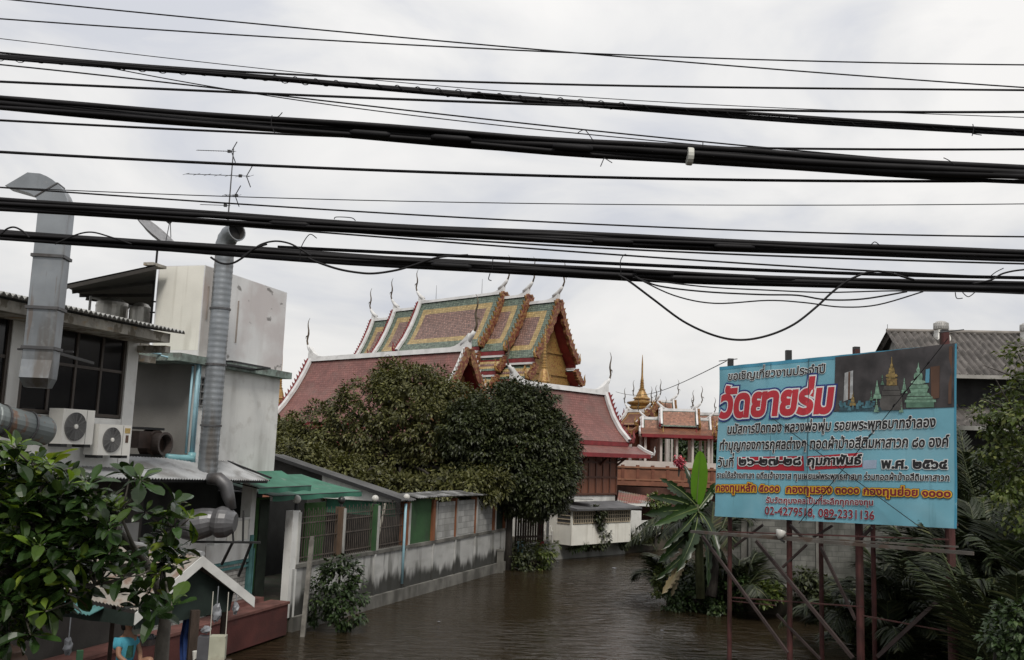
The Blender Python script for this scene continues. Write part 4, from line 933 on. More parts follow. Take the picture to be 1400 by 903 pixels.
        w, d = pt(T * .5); mb.boxf(s.P(x - out * (rec - .02), -.45, z - D * .95), s.pd * .9, s.xd * out * .06, ZUP * D * .36)
        mb.build('pediment_moulding', frame, pd_); return pd_

bA = Vector((-math.sin(R(48)), math.cos(R(48)), 0)); bBd = Vector((math.cos(R(48)), math.sin(R(48)), 0))
U0 = at(763, 405, 68)
ub = thing('ordination_hall', 'tall temple hall with three stepped green, yellow and rust-red tile roofs and golden gable', 'temple', (U0.x, U0.y, .85))
H = Hall(ub, U0, bA)
UPROF = [(0, 0), (.42, 1.1), (.95, 2.25), (1.6, 3.4), (2.45, 4.55)]
RING = [m_tilegreen, m_tileyellow, m_tilerust]
for (x0, x1, z, nm) in ((5.64, 15.4, 18.15, 'upper_roof'), (3.0, 18.7, 17.7, 'middle_roof'), (0, 21.6, 17.05, 'lower_roof')):
    rf = H.slope(nm, x0, x1, z, UPROF, RING, (.8, .5))
    H.ridge(rf, x0 - .1, x1 + .1, z, .16, .18)
    H.barge(rf, x0, -1, z, UPROF, m_orgold, m_gold, None, .28, .24, .3, .4, .22)
    H.barge(rf, x1, 1, z, UPROF, m_tred, m_tred, .34, .14, .26, .16, .26)
    H.chofa(rf, x0, -1, z + .5, .88); H.chofa(rf, x1, 1, z + .5, .88)
    for sg in (1, -1):
        w, d = UPROF[-1]
        mb = MB(); mb.boxf(H.P(x0 + .05, sg * (w - .1), z - d - .34), H.xd * (x1 - x0 - .1), H.pd * sg * .12, ZUP * .3); mb.build('fascia', m_tred, rf)
        mb = MB(); mb.boxf(H.P(x0 + .1, sg * (w - .15), z - d - .5), H.xd * (x1 - x0 - .2), H.pd * sg * .2, ZUP * .15); mb.build('white_moulding', m_ridge, rf)
    # two skirt roofs below each stage
    for q, (wa, wb, da, db) in enumerate(((2.3, 3.2, 5.1, 6.15), (3.1, 4.2, 6.6, 7.6))):
        sk = [(wa, da), ((wa + wb) / 2 - .06, (da + db) / 2 + .05), (wb, db)]
        r2 = H.slope('skirt_roof', x0 + .1, x1 - .1, z, sk, RING, (.28, .28))
        H.barge(r2, x0 + .1, -1, z, sk, m_orgold, m_gold, None, .3, .26, .3, .5, .2)
        H.barge(r2, x1 - .1, 1, z, sk, m_tred, m_tred, .3, .14, .2, .2, .3)
        for sg in (1, -1):
            mb = MB(); mb.boxf(H.P(x0 + .15, sg * (wb - .1), z - db - .3), H.xd * (x1 - x0 - .3), H.pd * sg * .12, ZUP * .26); mb.build('fascia', m_tred, r2)
            mb = MB(); mb.boxf(H.P(x0 + .2, sg * (wb - .15), z - db - .46), H.xd * (x1 - x0 - .4), H.pd * sg * .2, ZUP * .15); mb.build('white_moulding', m_ridge, r2)
H.pediment(0, -1, 17.05, UPROF + [(3.2, 6.2), (4.1, 7.6)], m_gold, m_gold, .9)
mb = MB(); mb.boxf(H.P(1.0, -2.6, .85), H.xd * 19.5, H.pd * 5.2, ZUP * 9.5); mb.build('wall', m_twhite, ub)
mb = MB()
for w in (-3.4, -1.1, 1.1, 3.4): mb.boxf(H.P(.2, w - .25, .85), H.xd * .5, H.pd * .5, ZUP * 8.6)
mb.build('front_columns', m_twhite, ub)
mb = MB()
for x in (8.0, 13.4): mb.tube([H.P(x, 0, 18.3), H.P(x, 0, 19.5)], [.022, .012], 5)
mb.build('lightning_rod', m_galvd, ub)

# left hall (plain red roof, ridge going away to the left)
L0 = at(640, 476, 52)
lh = thing('red_roofed_hall', 'temple hall with long plain red tile roof and white ridge behind the olive tree', 'temple', (L0.x, L0.y, .85))
H = Hall(lh, L0, bA); LPROF = [(0, 0), (.5, 1.05), (1.1, 2.1), (1.9, 3.2), (2.9, 4.3)]
rf = H.slope('roof', 0, 15, 11.3, LPROF, [m_tilered]); H.ridge(rf, -.1, 15.1, 11.3, .2, .3, .75, 1.5)
H.barge(rf, 0, -1, 11.3, LPROF, m_orgold, M('tooth_white', (.5, .46, .43), .7, .15, 3), .24, .2, .26, .2, .3, .1); H.barge(rf, 15, 1, 11.3, LPROF, m_tred, M('tooth_red', (.22, .05, .05), .6, .2), .3, .14, .24, .22, .3)
H.chofa(rf, 0, -1, 11.75, .95); H.chofa(rf, 15, 1, 11.8, .85)
H.pediment(0, -1, 11.3, LPROF, m_orgold, m_tred, .8)
sk = [(2.75, 4.6), (3.6, 5.15), (4.5, 5.5)]
r2 = H.slope('skirt_roof', -.3, 15.3, 11.3, sk, [m_tilered])
for sg in (1, -1):
    mb = MB(); mb.boxf(H.P(.1, sg * 2.75, 6.65), H.xd * 14.8, H.pd * sg * .12, ZUP * .3); mb.build('fascia', m_tred, rf)
    mb = MB(); mb.boxf(H.P(-.2, sg * 4.42, 5.6), H.xd * 15.4, H.pd * sg * .1, ZUP * .2); mb.build('fascia', m_tred, r2)
mb = MB(); mb.boxf(H.P(.5, -2.9, .85), H.xd * 14, H.pd * 5.8, ZUP * 5.6); mb.build('wall', m_teak, lh)

# right hall (ridge going away to the right, teak walls over a white base)
G0 = at(828, 541, 60)
rh = thing('teak_hall', 'teak-walled temple hall with a red tile roof at the bend of the canal', 'temple', (G0.x, G0.y, .85))
H = Hall(rh, G0, bBd); RPROF = [(0, 0), (.3, .8), (.7, 1.65), (1.25, 2.45), (1.95, 3.15)]
XL = -9.2; RZ = 9.6
rf = H.slope('roof', XL, 0, RZ, RPROF, [m_tilered]); H.ridge(rf, XL - .1, .1, RZ, .2, .3, .7, 1.5)
H.barge(rf, 0, 1, RZ, RPROF, m_tred, M('tooth_red', (.22, .05, .05)), .3, .14, .26, .22, .29); H.barge(rf, XL, -1, RZ, RPROF, m_orgold, m_gold, .28, .22, .3, .3, .4, .15)
H.chofa(rf, 0, 1, RZ + .5, .8); H.chofa(rf, XL, -1, RZ + .5, .8)
H.pediment(XL, -1, RZ, RPROF, m_orgold, m_tred, .5)
sk = [(1.85, 3.4), (2.35, 3.68), (2.95, 3.9)]
r2 = H.slope('skirt_roof', XL - .3, 1.0, RZ, sk, [m_tilered])
H.barge(r2, 1.0, 1, RZ, sk, m_ridge, m_ridge, None, .2, .16, .05, 9)
for sg in (1, -1):
    mb = MB(); mb.boxf(H.P(XL + .1, sg * 1.82, RZ - 3.42), H.xd * (-XL - .2), H.pd * sg * .12, ZUP * .26); mb.build('fascia', m_tred, rf)
    mb = MB(); mb.boxf(H.P(XL - .2, sg * 2.88, RZ - 4.12), H.xd * (-XL + 1.1), H.pd * sg * .1, ZUP * .24); mb.build('fascia', m_tred, r2)
X1 = -1.3
mb = MB(); mb.boxf(H.P(XL, -1.9, 3.15), H.xd * (X1 - XL), H.pd * 3.8, ZUP * 2.9); wl = mb.build('teak_wall', m_teak, rh)
mb = MB()
for i in range(12):
    x = XL + (X1 - XL) * i / 11; mb.boxf(H.P(x - .05, 1.9, 3.17), H.xd * .1, H.pd * .05, ZUP * 2.85)
for z in (3.2, 4.2, 5.1): mb.boxf(H.P(XL, 1.9, z), H.xd * (X1 - XL), H.pd * .07, ZUP * .1)
mb.build('wall_battens', m_teakd, wl)
mb = MB(); mb.boxf(H.P(XL, -1.85, .85), H.xd * (X1 - XL - .05), H.pd * 3.72, ZUP * 2.3); bs = mb.build('white_base', m_white, rh)
mb = MB()
for x in (X1 - 2.6, X1 - 1.3): mb.boxf(H.P(x, 1.87, 2.5), H.xd * 1.1, H.pd * .02, ZUP * .32)
mb.build('vent_grille', M('vent_grey', (.2, .2, .2)), bs)
for x in (-.9, -3, -5): mb = MB(); mb.bar(H.P(x if x < -2 else X1 + .05, 1.9, 5.0), H.P(x, 2.75, 5.75), .12); mb.build('eave_bracket', m_teakd, rh)
mb = MB(); mb.bar(H.P(X1, 1.0, 4.9), H.P(.6, 1.9, 5.75), .12); mb.build('eave_bracket', m_teakd, rh)

# gilded spires
def spire(name, label, px, ptop, pbot, Y, prof, mat, seg=12, group=None):
    b = at(px, pbot, Y); t = at(px, ptop, Y); h = t.z - b.z
    th_ = thing(name, label, 'spire', (b.x, b.y, b.z), group)
    split = next(i for i, p in enumerate(prof) if p[1] > .45)
    mb = MB(); mb.lathe(b, [(r * h, q * h) for r, q in prof[:split + 1]], seg); mb.build('tiered_base', mat, th_)
    mb = MB(); mb.lathe(b, [(r * h, q * h) for r, q in prof[split:]], seg); mb.build('needle', mat, th_)
    return th_, b, h
def rings(h0, h1, r0, r1, n):
    o = []
    for i in range(n):
        a = h0 + (h1 - h0) * i / n; b = h0 + (h1 - h0) * (i + 1) / n; r = r0 + (r1 - r0) * i / n; o += [(r, a), (r * 1.06, a + (b - a) * .4), (r * .78, a + (b - a) * .6), (r * .8, b - .001)]
    return o
CHD = [(.15, 0), (.15, .05), (.12, .06), (.12, .11), (.135, .12), (.095, .18), (.1, .2), (.07, .33), (.045, .4), (.05, .43)] + rings(.44, .97, .036, .012, 11) + [(.002, 1.08)]
t, b, h = spire('gilded_chedi', 'slender gilded chedi rising in front of the golden gable of the tall hall', 743, 452, 540, 60, CHD, m_gold)
mb = MB(); mb.lathe((b.x, b.y, .85), [(1.1, 0), (.9, 3), (.7, b.z - .85)], 8); mb.build('plinth', m_twhite, t)
MON = [(.12, 0), (.11, .06), (.085, .09), (.1, .12), (.125, .15), (.13, .17), (.09, .19), (.095, .21), (.125, .235), (.13, .255), (.07, .28), (.068, .3), (.085, .31), (.06, .34), (.045, .4), (.032, .44), (.04, .45)] + rings(.46, .62, .026, .016, 6) + [(.012, .64), (.01, .7), (.0085, .85), (.003, .98), (.001, 1.0)]
t, b, h = spire('gilded_spire', 'gilded tiered spire with a long needle above the small pavilions on the right', 877, 485, 573, 80, [(r * (1.45 + .75 * max(0, .45 - h) / .45), h) for r, h in MON], m_gold)
mb = MB(); mb.lathe((b.x, b.y, .85), [(1.8, 0), (1.6, 5), (1.3, b.z - .85)], 8); mb.build('body', m_terrace, t)
t, b, h = spire('gilded_spire', 'gilded spire peeping out just right of the white stair tower', 380, 478, 575, 76, MON, m_gold)
mb = MB(); mb.lathe((b.x, b.y, .85), [(1.8, 0), (1.6, 5), (1.3, b.z - .85)], 8); mb.build('body', m_terrace, t)

# small pavilions behind the terrace
SP = [(0, 0), (.5, .85), (1.15, 1.55), (1.9, 2.1)]
def pavilion(label, px, py, Y, ang, length, k, front='gold', skirt=True, cols=4, mats=None, flank=None):
    O = at(px, py, Y); xd = Vector((math.cos(R(ang)), math.sin(R(ang)), 0)); t = thing('pavilion', label, 'pavilion', (O.x, O.y, .85), 'small tiled pavilions on the temple terrace')
    h = Hall(t, O, xd); z = O.z; prof = [(a * k * .85, b * k * .72) for a, b in SP]; mats = mats or [m_tilegreen, m_tilemix, m_tilemix]
    rf = h.slope('roof', 0, length, z, prof, mats, (.22, .12)); h.ridge(rf, -.05, length + .05, z, .12, .16, .3, .8)
    h.barge(rf, 0, -1, z, prof, m_ridge, m_tred, .16, .14, .2, .18, .3); h.barge(rf, length, 1, z, prof, m_orgold, m_gold, .14, .2, .24, .26, .34, .15)
    h.chofa(rf, 0, -1, z + .25, .62); h.chofa(rf, length, 1, z + .25, .62)
    h.pediment(length, 1, z, prof, m_orgold, m_gold, .4)
    W = prof[-1][0]; D = prof[-1][1]; zc = z - D
    if flank:
        for (x0, x1, dz) in flank:
            r3 = h.slope('flank_roof', x0, x1, z - dz, prof, mats, (.22, .12)); h.ridge(r3, x0, x1, z - dz, .12, .16, .25, .6)
            h.barge(r3, x0, -1, z - dz, prof, m_ridge, m_tred, .14, .14, .2, .18, .3); h.barge(r3, x1, 1, z - dz, prof, m_orgold, m_gold, .14, .2, .24, .26, .34, .15)
            h.chofa(r3, x0, -1, z - dz + .25, .55); h.chofa(r3, x1, 1, z - dz + .25, .55)
    xa = min([0] + [f[0] for f in (flank or [])]); xb = max([length] + [f[1] for f in (flank or [])])
    if skirt:
        s2 = [(W - .15, D + .15), (W + .45, D + .52), (W + .9, D + .68)]
        r2 = h.slope('skirt_roof', xa - .1, xb + .1, z, s2, [m_tilebrown]); zc = z - D - .68
        h.barge(r2, xa - .1, -1, z, s2, m_ridge, m_ridge, None, .14, .14, .02, 9); h.barge(r2, xb + .1, 1, z, s2, m_orgold, m_gold, None, .18, .2, .1, 9)
        mb = MB()
        for sg in (1, -1): mb.boxf(h.P(xa, sg * (W + .9), zc - .25), h.xd * (xb - xa), h.pd * sg * .1, ZUP * .26)
        mb.build('fascia', m_tred, r2)
        mb = MB(); mb.boxf(h.P(xa, -W - .85, zc - .12), h.xd * (xb - xa), h.pd * (2 * W + 1.7), ZUP * .05); mb.build('ceiling', m_tred, r2)
    for i in range(cols):
        for sg in (1, -1):
            x = xa + .3 + (xb - xa - .6) * i / max(1, cols - 1); mb = MB(); mb.boxf(h.P(x - .09, sg * (W + .35) - .09, .85), h.xd * .18, h.pd * .18, ZUP * (zc - .97)); mb.build('column', m_twhite, t)
    return h
pavilion('small pavilion whose pale tiled roof and white columns stand left of the billboard', 903, 560, 76, -8, 3.0, .95, flank=[(-1.5, 0.1, .75), (2.9, 4.1, .7)], cols=5)
pavilion('narrow pavilion gable half hidden behind the teak hall, left of the gilded spire', 858, 562, 79, -52, 2.4, .85, mats=[m_tilebrown, m_gold, m_tilebrown], cols=3)
pavilion('tall pavilion gable directly below the gilded spire on the right', 870, 551, 81, -50, 2.4, .8, mats=[m_tilegreen, m_tileyellow, m_tilebrown], cols=3)
pavilion('small pavilion seen just left of the billboard edge with a dark red gable', 953, 566, 77, -40, 2.6, .9, mats=[m_tilegreen, m_tilemix, m_tilemix], cols=3)
pavilion('pavilion with white roof verges behind the needle spire', 884, 548, 84, -5, 2.5, .8, mats=[m_tilegreen, m_tilemix, m_tilebrown], cols=3)
# brown terrace with balustrade
TP = VPlane(at(842, 650, 66), (1, .12))
a0, za = TP.sz(842, 640); a1, _ = TP.sz(1010, 640)
zz1 = TP.sz(842, 637)[1]
tr = thing('terrace', 'brown raised temple terrace with a panelled balustrade under the pavilions', 'terrace', TP.pt(5, .85, 0))
mb = MB(); mb.wbox(TP, a0 - 4, a1 + 4, zz1 - 1.35, zz1 - 1.05, -14, .1); mb.build('floor_slab', m_terrace, tr)
mb = MB(); mb.wbox(TP, a0 - 4, a1 + 4, zz1 - 1.05, zz1 - .12, -.12, 0); ba = mb.build('balustrade', m_terrace, tr)
mb = MB(); mb.wbox(TP, a0 - 4, a1 + 4, zz1 - .12, zz1, -.2, .1); mb.wbox(TP, a0 - 4, a1 + 4, zz1 - .98, zz1 - .88, -.05, .06); mb.build('rail', M('brown_rail', (.26, .12, .07), .75, .2), ba)
for i in range(16):
    mb = MB(); a = a0 - 4 + i * 1.1; mb.wbox(TP, a, a + .22, zz1 - 1.05, zz1 + .1, -.16, .05); mb.build('baluster_pier', M('brown_pier', (.17, .06, .035), .75, .2), ba)
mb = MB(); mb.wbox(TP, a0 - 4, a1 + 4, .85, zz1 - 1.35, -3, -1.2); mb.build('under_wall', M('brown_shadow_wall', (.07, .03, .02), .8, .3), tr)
mb = MB(); mb.wbox(TP, a0, a1 + 4, zz1 - .2, zz1 + .4, -3.6, -3.5)
mb.build('white_balustrade', m_twhite, tr)
# far bank outhouse
F0 = on_z(781, 745, .85); fdv = (FB[1] - FB[0]).normalized(); PO = VPlane(F0, fdv)
so1, _ = PO.sz(861, 740); zo = PO.sz(781, 698)[1]
oh = thing('outhouse', 'low cream outhouse with vent blocks under a flat dark roof on the far bank', 'building', PO.pt(2, .85, -1))
mb = MB(); mb.wbox(PO, 0, so1, .8, zo, -3.4, 0); ow = mb.build('wall', m_cream, oh)
zv0, zv1 = zo - .72, zo - .08
mb = MB(); mb.wbox(PO, .08, so1 - .08, zv0, zv1, .002, .01); mb.wbox(PO, -.012, -.002, zv0, zv1, -1.0, -.1); vb = mb.build('vent_backing', M('vent_dark', (.05, .05, .05)), ow)
mb = MB(); n = int(so1 / .2)
for i in range(n + 1): a = .08 + (so1 - .2) * i / n; mb.wbox(PO, a, a + .06, zv0, zv1, .01, .05)
for k in range(4): z = zv0 + (zv1 - zv0 - .04) * k / 3; mb.wbox(PO, .08, so1 - .08, z, z + .05, .01, .045)
for k in range(4): z = zv0 + (zv1 - zv0 - .04) * k / 3; mb.wbox(PO, -.04, -.012, z, z + .05, -1.0, -.1)
mb.build('vent_blocks', M('cream_block', (.4, .34, .25), .85, .15), vb)
mb = MB(); mb.wbox(PO, -.15, so1 + .5, zo, zo + .1, -3.4, .45); mb.prism([PO.pt(-.15, zo + .1, .45), PO.pt(-.15, zo + .35, -1.4), PO.pt(-.15, zo + .1, -1.4)], PO.u * (so1 + .65)); mb.build('roof', M('dark_sheet_roof', (.1, .1, .105), .6, .25, 1.5), oh)
mb = MB(); mb.wbox(PO, so1, so1 + .04, .85, zo, -.05, .03); mb.build('corner_strip', m_white, ow)
# embankment
mb = MB(); e0 = PO.sz(752, 746)[0]; ed_ = 1.1
ebp = VPlane(FB[0], fdv)
mb.wbox(ebp, -.6, 6.4, -.6, .86, -.3, .0); tag(mb.build('embankment', m_gray, loc=ebp.pt(2, 0, 0)), 'low concrete embankment wall holding the far bank in front of the outhouse', 'wall')
mb = MB(); mb.wbox(ebp, -.6, 4.9, .86, 1.0, -.3, .04); tag(mb.build('kerb', M('kerb_grey', (.32, .31, .28), .9, .25, 2), loc=ebp.pt(2, .86, 0)), 'pale concrete kerb along the top of the far embankment', 'kerb')
# tin roof shed right of the teak hall
T0, T1, T2, T3 = at(843, 688, 54), at(893, 690, 55), at(846, 671, 60), at(905, 683, 61)
tn = thing('tin_shed', 'open shed with a patchwork rusty tin roof beside the teak hall', 'shed', (T0.x, T0.y, .85))
mb = MB(); mb.sheet(T0, T1 + (T1 - T0) * .3, T2, T3 + (T1 - T0) * .2, 3, 4, .02, .16, .02); mb.build('roof', m_tin, tn)
mb = MB(); mb.bar(T0 - ZUP * .06, T1 + (T1 - T0) * .3 - ZUP * .06, .08, .12); mb.build('roof_edge', m_white, tn)
mb = MB()
for q in (T0, T1, T2, T3): mb.box((q.x, q.y + .2, (q.z + .8) / 2), (.12, .12, q.z - .9))
mb.build('posts', m_wood, tn)
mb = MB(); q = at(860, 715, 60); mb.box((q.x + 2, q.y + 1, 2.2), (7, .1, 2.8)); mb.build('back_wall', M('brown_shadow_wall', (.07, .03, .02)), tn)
mb = MB(); q0 = at(862, 742, 54.3); q1 = at(902, 742, 56); mb.bar((q0.x, q0.y, 1.35), (q1.x, q1.y, 1.35), .12, 1.0); q = at(868, 730, 54.2); mb.box((q.x, q.y, 1.6), (.7, .15, 1.7)); tag(mb.build('garden_wall', m_white, loc=q), 'small white garden wall with a taller pier right of the outhouse', 'wall')
# ================================================================== FOLIAGE
def unit(a): return a / np.maximum(1e-9, np.linalg.norm(a, axis=1, keepdims=True))
def leaves(P, D, Nn, Ln, Wd, st=((0, .0), (.45, 1), (1, 0)), fold=.25, droop=.3):
    """blades: P base, D direction, Nn up normal, Ln length, Wd half width; st = (t, width) stations"""
    P, D, Nn = np.asarray(P, float), unit(np.asarray(D, float)), np.asarray(Nn, float)
    S = unit(np.cross(D, Nn)); Nn = np.cross(S, D); n = len(P)
    Ln = np.broadcast_to(np.asarray(Ln, float), (n,))[:, None]; Wd = np.broadcast_to(np.asarray(Wd, float), (n,))[:, None]
    V = []; idx = []; c = 0
    for t, w in st:
        mid = P + D * Ln * t - Nn * Ln * droop * t * t
        if w < 1e-3: V.append(mid); idx.append((c,)); c += 1
        else:
            V += [mid - S * Wd * w + Nn * Wd * w * fold, mid, mid + S * Wd * w + Nn * Wd * w * fold]; idx.append((c, c + 1, c + 2)); c += 3
    fs = []
    for a, b in zip(idx[:-1], idx[1:]):
        if len(a) == 1 and len(b) == 3: fs += [(a[0], b[1], b[0]), (a[0], b[2], b[1])]
        elif len(a) == 3 and len(b) == 3: fs += [(a[0], a[1], b[1], b[0]), (a[1], a[2], b[2], b[1])]
        elif len(a) == 3 and len(b) == 1: fs += [(a[0], a[1], b[0]), (a[1], a[2], b[0])]
    V = np.stack(V, 1); return V, fs
def leaf_obj(name, sets, mat, parent=None, loc=None):
    o = ORG.get(parent.name, Vector((0, 0, 0))) if parent is not None else Vector(loc if loc is not None else (0, 0, 0))
    VV = []; FF = []; b = 0
    for V, fs in sets:
        n, c, _ = V.shape; VV.append(V.reshape(-1, 3)); base = (np.arange(n) * c + b)
        for f in fs: FF += (base[:, None] + np.array(f)[None]).tolist()
        b += n * c
    VV = np.concatenate(VV) - np.array(o)
    me = bpy.data.meshes.new(name); me.from_pydata(VV.tolist(), [], FF); me.update()
    return link_mesh(name, me, mat, parent, loc)
def rdir(n): return unit(RNG.normal(size=(n, 3)))
def clump_leaves(blobs, n_clump, per, cr_, L_, W_, fold=.2, droop=.3, updir=.15, thick=.35):
    """blobs: (centre, (rx, ry, rz)); leaf clumps spread through the outer part of each blob"""
    C = np.array([list(b[0]) for b in blobs]); Rr = np.array([b[1] for b in blobs]); A = (Rr[:, 0] * Rr[:, 2]) ; A = A / A.sum()
    k = RNG.choice(len(blobs), n_clump, p=A); d = rdir(n_clump); rr_ = 1 - thick * RNG.random(n_clump) ** 1.4
    cc = C[k] + d * Rr[k] * rr_[:, None]
    ins = np.zeros(n_clump, bool)
    for i in range(len(blobs)):
        q = ((cc - C[i]) / Rr[i]); ins |= (np.sum(q * q, 1) < (.42 if thick > .5 else .62))
    keep = ~ins & ((d[:, 1] < .35) | (RNG.random(n_clump) < .25)); cc = cc[keep]; dd = d[keep]; m = len(cc)
    sz = cr_ * RNG.uniform(.6, 1.35, m)
    idx = np.repeat(np.arange(m), per); off = rdir(m * per) * (RNG.random(m * per) ** .5)[:, None] * sz[idx][:, None]; off[:, 2] *= .75
    P = cc[idx] + off; D = unit(off) * .9 + dd[idx] * .6 + rdir(m * per) * .5; D[:, 2] -= .35; Nn = dd[idx] * .5 + rdir(m * per) * .5 + np.array([0, 0, .8 + updir])
    ln = L_ * RNG.uniform(.65, 1.25, m * per)
    return leaves(P, D, Nn, ln, ln * W_ / L_, ((0, 0), (.42, 1), (1, 0)), fold, droop)
def mleaf(name, c, c2, isl=.3, rough=.45, var=.35, sc=.8, trans=.18): return M(name, c, rough, var, sc, island=isl, col2=c2, trans=trans, spec=.45)
m_lfA = mleaf('leaf_olive', (.085, .088, .028), (.15, .145, .055), .4)
m_lfB = mleaf('leaf_dark', (.038, .048, .018), (.075, .085, .03), .28)
m_lfbush = mleaf('leaf_bush', (.026, .048, .014), (.055, .085, .022), .3)
m_lfbig = mleaf('leaf_broad', (.032, .075, .014), (.14, .2, .03), .25, .32, .3, 1.5, .3)
m_lfright = mleaf('leaf_fresh', (.075, .105, .025), (.18, .2, .06), .35, .4, .3, 1, .28)
m_palm = mleaf('palm_leaf', (.02, .029, .011), (.075, .08, .034), .25, .5, .3, 1, .12)
m_palmdry = mleaf('dry_palm_leaf', (.16, .13, .07), (.25, .2, .12), .4, .6, .3, 1, .1)
m_banana = mleaf('banana_leaf', (.02, .042, .013), (.035, .07, .02), .3, .3, .2, 1, .2)
m_banbright = mleaf('banana_young_leaf', (.16, .36, .04), (.2, .4, .05), .3, .35, .1, 1, .45)
def px_blobs(lst, Y, depth=1.0):
    out = []
    for (px, py, r) in [(q[0], q[1], q[2]) for q in lst]:
        y = Y + RNG.uniform(-.6, .6); R_ = r / FPX * y; out.append((at(px, py, y), (R_, R_ * depth, R_)))
    return out
def trunk_mb(path, r0, r1, limbs, jit=.15):
    mb = MB(); n = len(path); mb.tube(path, [r0 + (r1 - r0) * i / (n - 1) for i in range(n)], 9)
    for (a, b, r) in limbs:
        m = Vector(a).lerp(Vector(b), .5) + Vector((random.uniform(-jit, jit), random.uniform(-jit, jit), random.uniform(0, jit * 2))); mb.tube([a, m, b], [r, r * .7, r * .3], 6)
    return mb
def big_tree(name, label, blobs, base, trunk_top, mat, n_cl, per, crr, L_, W_, r0=.22):
    t = thing(name, label, 'tree', base)
    base = Vector(base); tt = Vector(trunk_top)
    mid = base.lerp(tt, .5) + Vector((.15, .1, 0))
    limbs = [(tt if i % 2 else mid.lerp(tt, .6), b[0], .1) for i, b in enumerate(blobs)]
    trunk_mb([base, mid, tt, tt + ZUP * 1.0], r0, r0 * .5, limbs).build('trunk', m_bark, t, True)
    tw = MB()
    for b in blobs:
        for _ in range(7):
            d = Vector(rdir(1)[0]); e = Vector(b[0]) + Vector((d.x * b[1][0], d.y * b[1][1], d.z * b[1][2])) * .9; tw.tube([b[0], Vector(b[0]).lerp(e, .5) + Vector((0, 0, .1)), e], [.05, .03, .01], 5)
    tw.build('twigs', m_bark, t)
    # leaves deep in the crown close it off, as the hidden inner foliage of a real crown does
    k = RNG.integers(0, len(blobs), 9000); C = np.array([list(b[0]) for b in blobs])[k]; Rr = np.array([b[1] for b in blobs])[k]
    Pi = C + rdir(9000) * Rr * (.72 * RNG.random(9000)[:, None] ** .5)
    inner = leaves(Pi, RNG.normal(size=(9000, 3)), RNG.normal(size=(9000, 3)) + np.array([0, -.6, .5]), .42, .12, ((0, 0), (.42, 1), (1, 0)), .2, .3)
    leaf_obj('crown', [clump_leaves(blobs, n_cl, per, crr, L_, W_), inner], mat, t)
    return t
T1_ = px_blobs([(555, 556, 58), (500, 580, 60), (448, 606, 56), (408, 622, 42), (600, 585, 64), (545, 620, 64), (480, 636, 54), (610, 636, 56), (540, 528, 34), (630, 572, 44), (398, 596, 28), (572, 656, 34), (505, 655, 34), (440, 650, 34), (625, 668, 28), (545, 668, 26), (590, 540, 40)], 46.0, .9) + px_blobs([(405, 628, 30), (440, 642, 30), (478, 655, 30), (515, 664, 28), (548, 668, 24), (580, 668, 24), (612, 668, 26), (645, 666, 26), (672, 662, 24)], 42.2, .8)
big_tree('broadleaf_tree', 'wide olive green tree with pale yellowish leaf tips above the canal house roof', T1_, Vector((at(545, 640, 46.3).x, 46.3, .85)), at(545, 632, 46.3), m_lfA, 3600, 40, .36, .2, .052)
T2_ = px_blobs([(700, 578, 54), (738, 598, 44), (752, 635, 40), (660, 610, 55), (700, 640, 55), (668, 572, 40), (745, 668, 36), (700, 548, 28), (640, 650, 40), (735, 690, 20), (710, 672, 34), (765, 610, 28), (770, 650, 22), (640, 590, 40), (730, 560, 34), (765, 672, 18), (670, 668, 30)], 44.3, .9)
tb2 = on_z(697, 800, .2); tb2 = at(693, 790, 44.6)
big_tree('broadleaf_tree', 'dark green tree with drooping leaves standing at the end of the canal wall', T2_, (tb2.x, tb2.y, -.3), at(690, 640, 44.6), m_lfB, 3600, 40, .34, .19, .05)
t_ = at(650, 600, 58)
# trees behind the pavilions
for px, py, r, Y, lab in ((918, 618, 34, 90, 'green tree glimpsed between the white pavilion columns'), (968, 612, 36, 94, 'tree behind the pavilions close to the billboard edge'), (850, 606, 30, 96, 'tree behind the narrow gable left of the pavilions')):
    q = at(px, py, Y); bl_ = px_blobs([(px, py, r), (px - r * .8, py + 8, r * .7), (px + r * .8, py + 10, r * .7)], Y)
    big_tree('background_tree', lab, bl_, (q.x, q.y, .8), q - ZUP * 1.2, m_lfbush, 130, 26, .7, .5, .16)
# shrubs: (label, blobs in pixels, distance, root pixel)
def shrub(name, label, lst, Y, mat, n_cl, per, crr, L_, W_, zb, cat='shrub', group=None):
    bl_ = px_blobs(lst, Y, .8); c = bl_[0][0]; t = thing(name, label, cat, (c.x, c.y, zb), group); mb = MB()
    for b in bl_: mb.tube([(c.x, c.y, zb), Vector(b[0]) - ZUP * b[1][2] * .5, b[0]], [.05, .035, .015], 5)
    mb.build('stems', m_bark, t); leaf_obj('foliage', [clump_leaves(bl_, n_cl, per, crr, L_, W_, thick=.7)], mat, t); return t
shrub('canal_bush', 'round dark bush growing out of the foot of the canal wall below the iron grille', [(462, 800, 30), (448, 815, 26), (482, 808, 22), (465, 778, 20), (470, 830, 28), (440, 838, 18)], 28.6, m_lfbush, 240, 28, .2, .15, .045, .3)
shrub('canal_bush', 'ragged yellowish bush at the end of the canal wall beside the dark tree trunk', [(735, 760, 20), (722, 772, 18), (748, 752, 14), (738, 782, 18)], 45.5, m_lfright, 150, 24, .26, .2, .06, .2)
shrub('canal_bush', 'dark bush around the foot of the dark tree trunk by the concrete post', [(690, 770, 18), (704, 785, 22), (680, 790, 16), (715, 755, 16), (712, 770, 18)], 45, m_lfB, 170, 24, .26, .2, .06, .2)
shrub('climbing_shrub', 'tall leafy shrub covering the middle of the cream outhouse wall', [(812, 712, 15), (808, 725, 14), (818, 735, 14), (805, 738, 12), (815, 702, 10), (800, 718, 8)], 51.2, m_lfB, 260, 26, .24, .2, .06, .85)
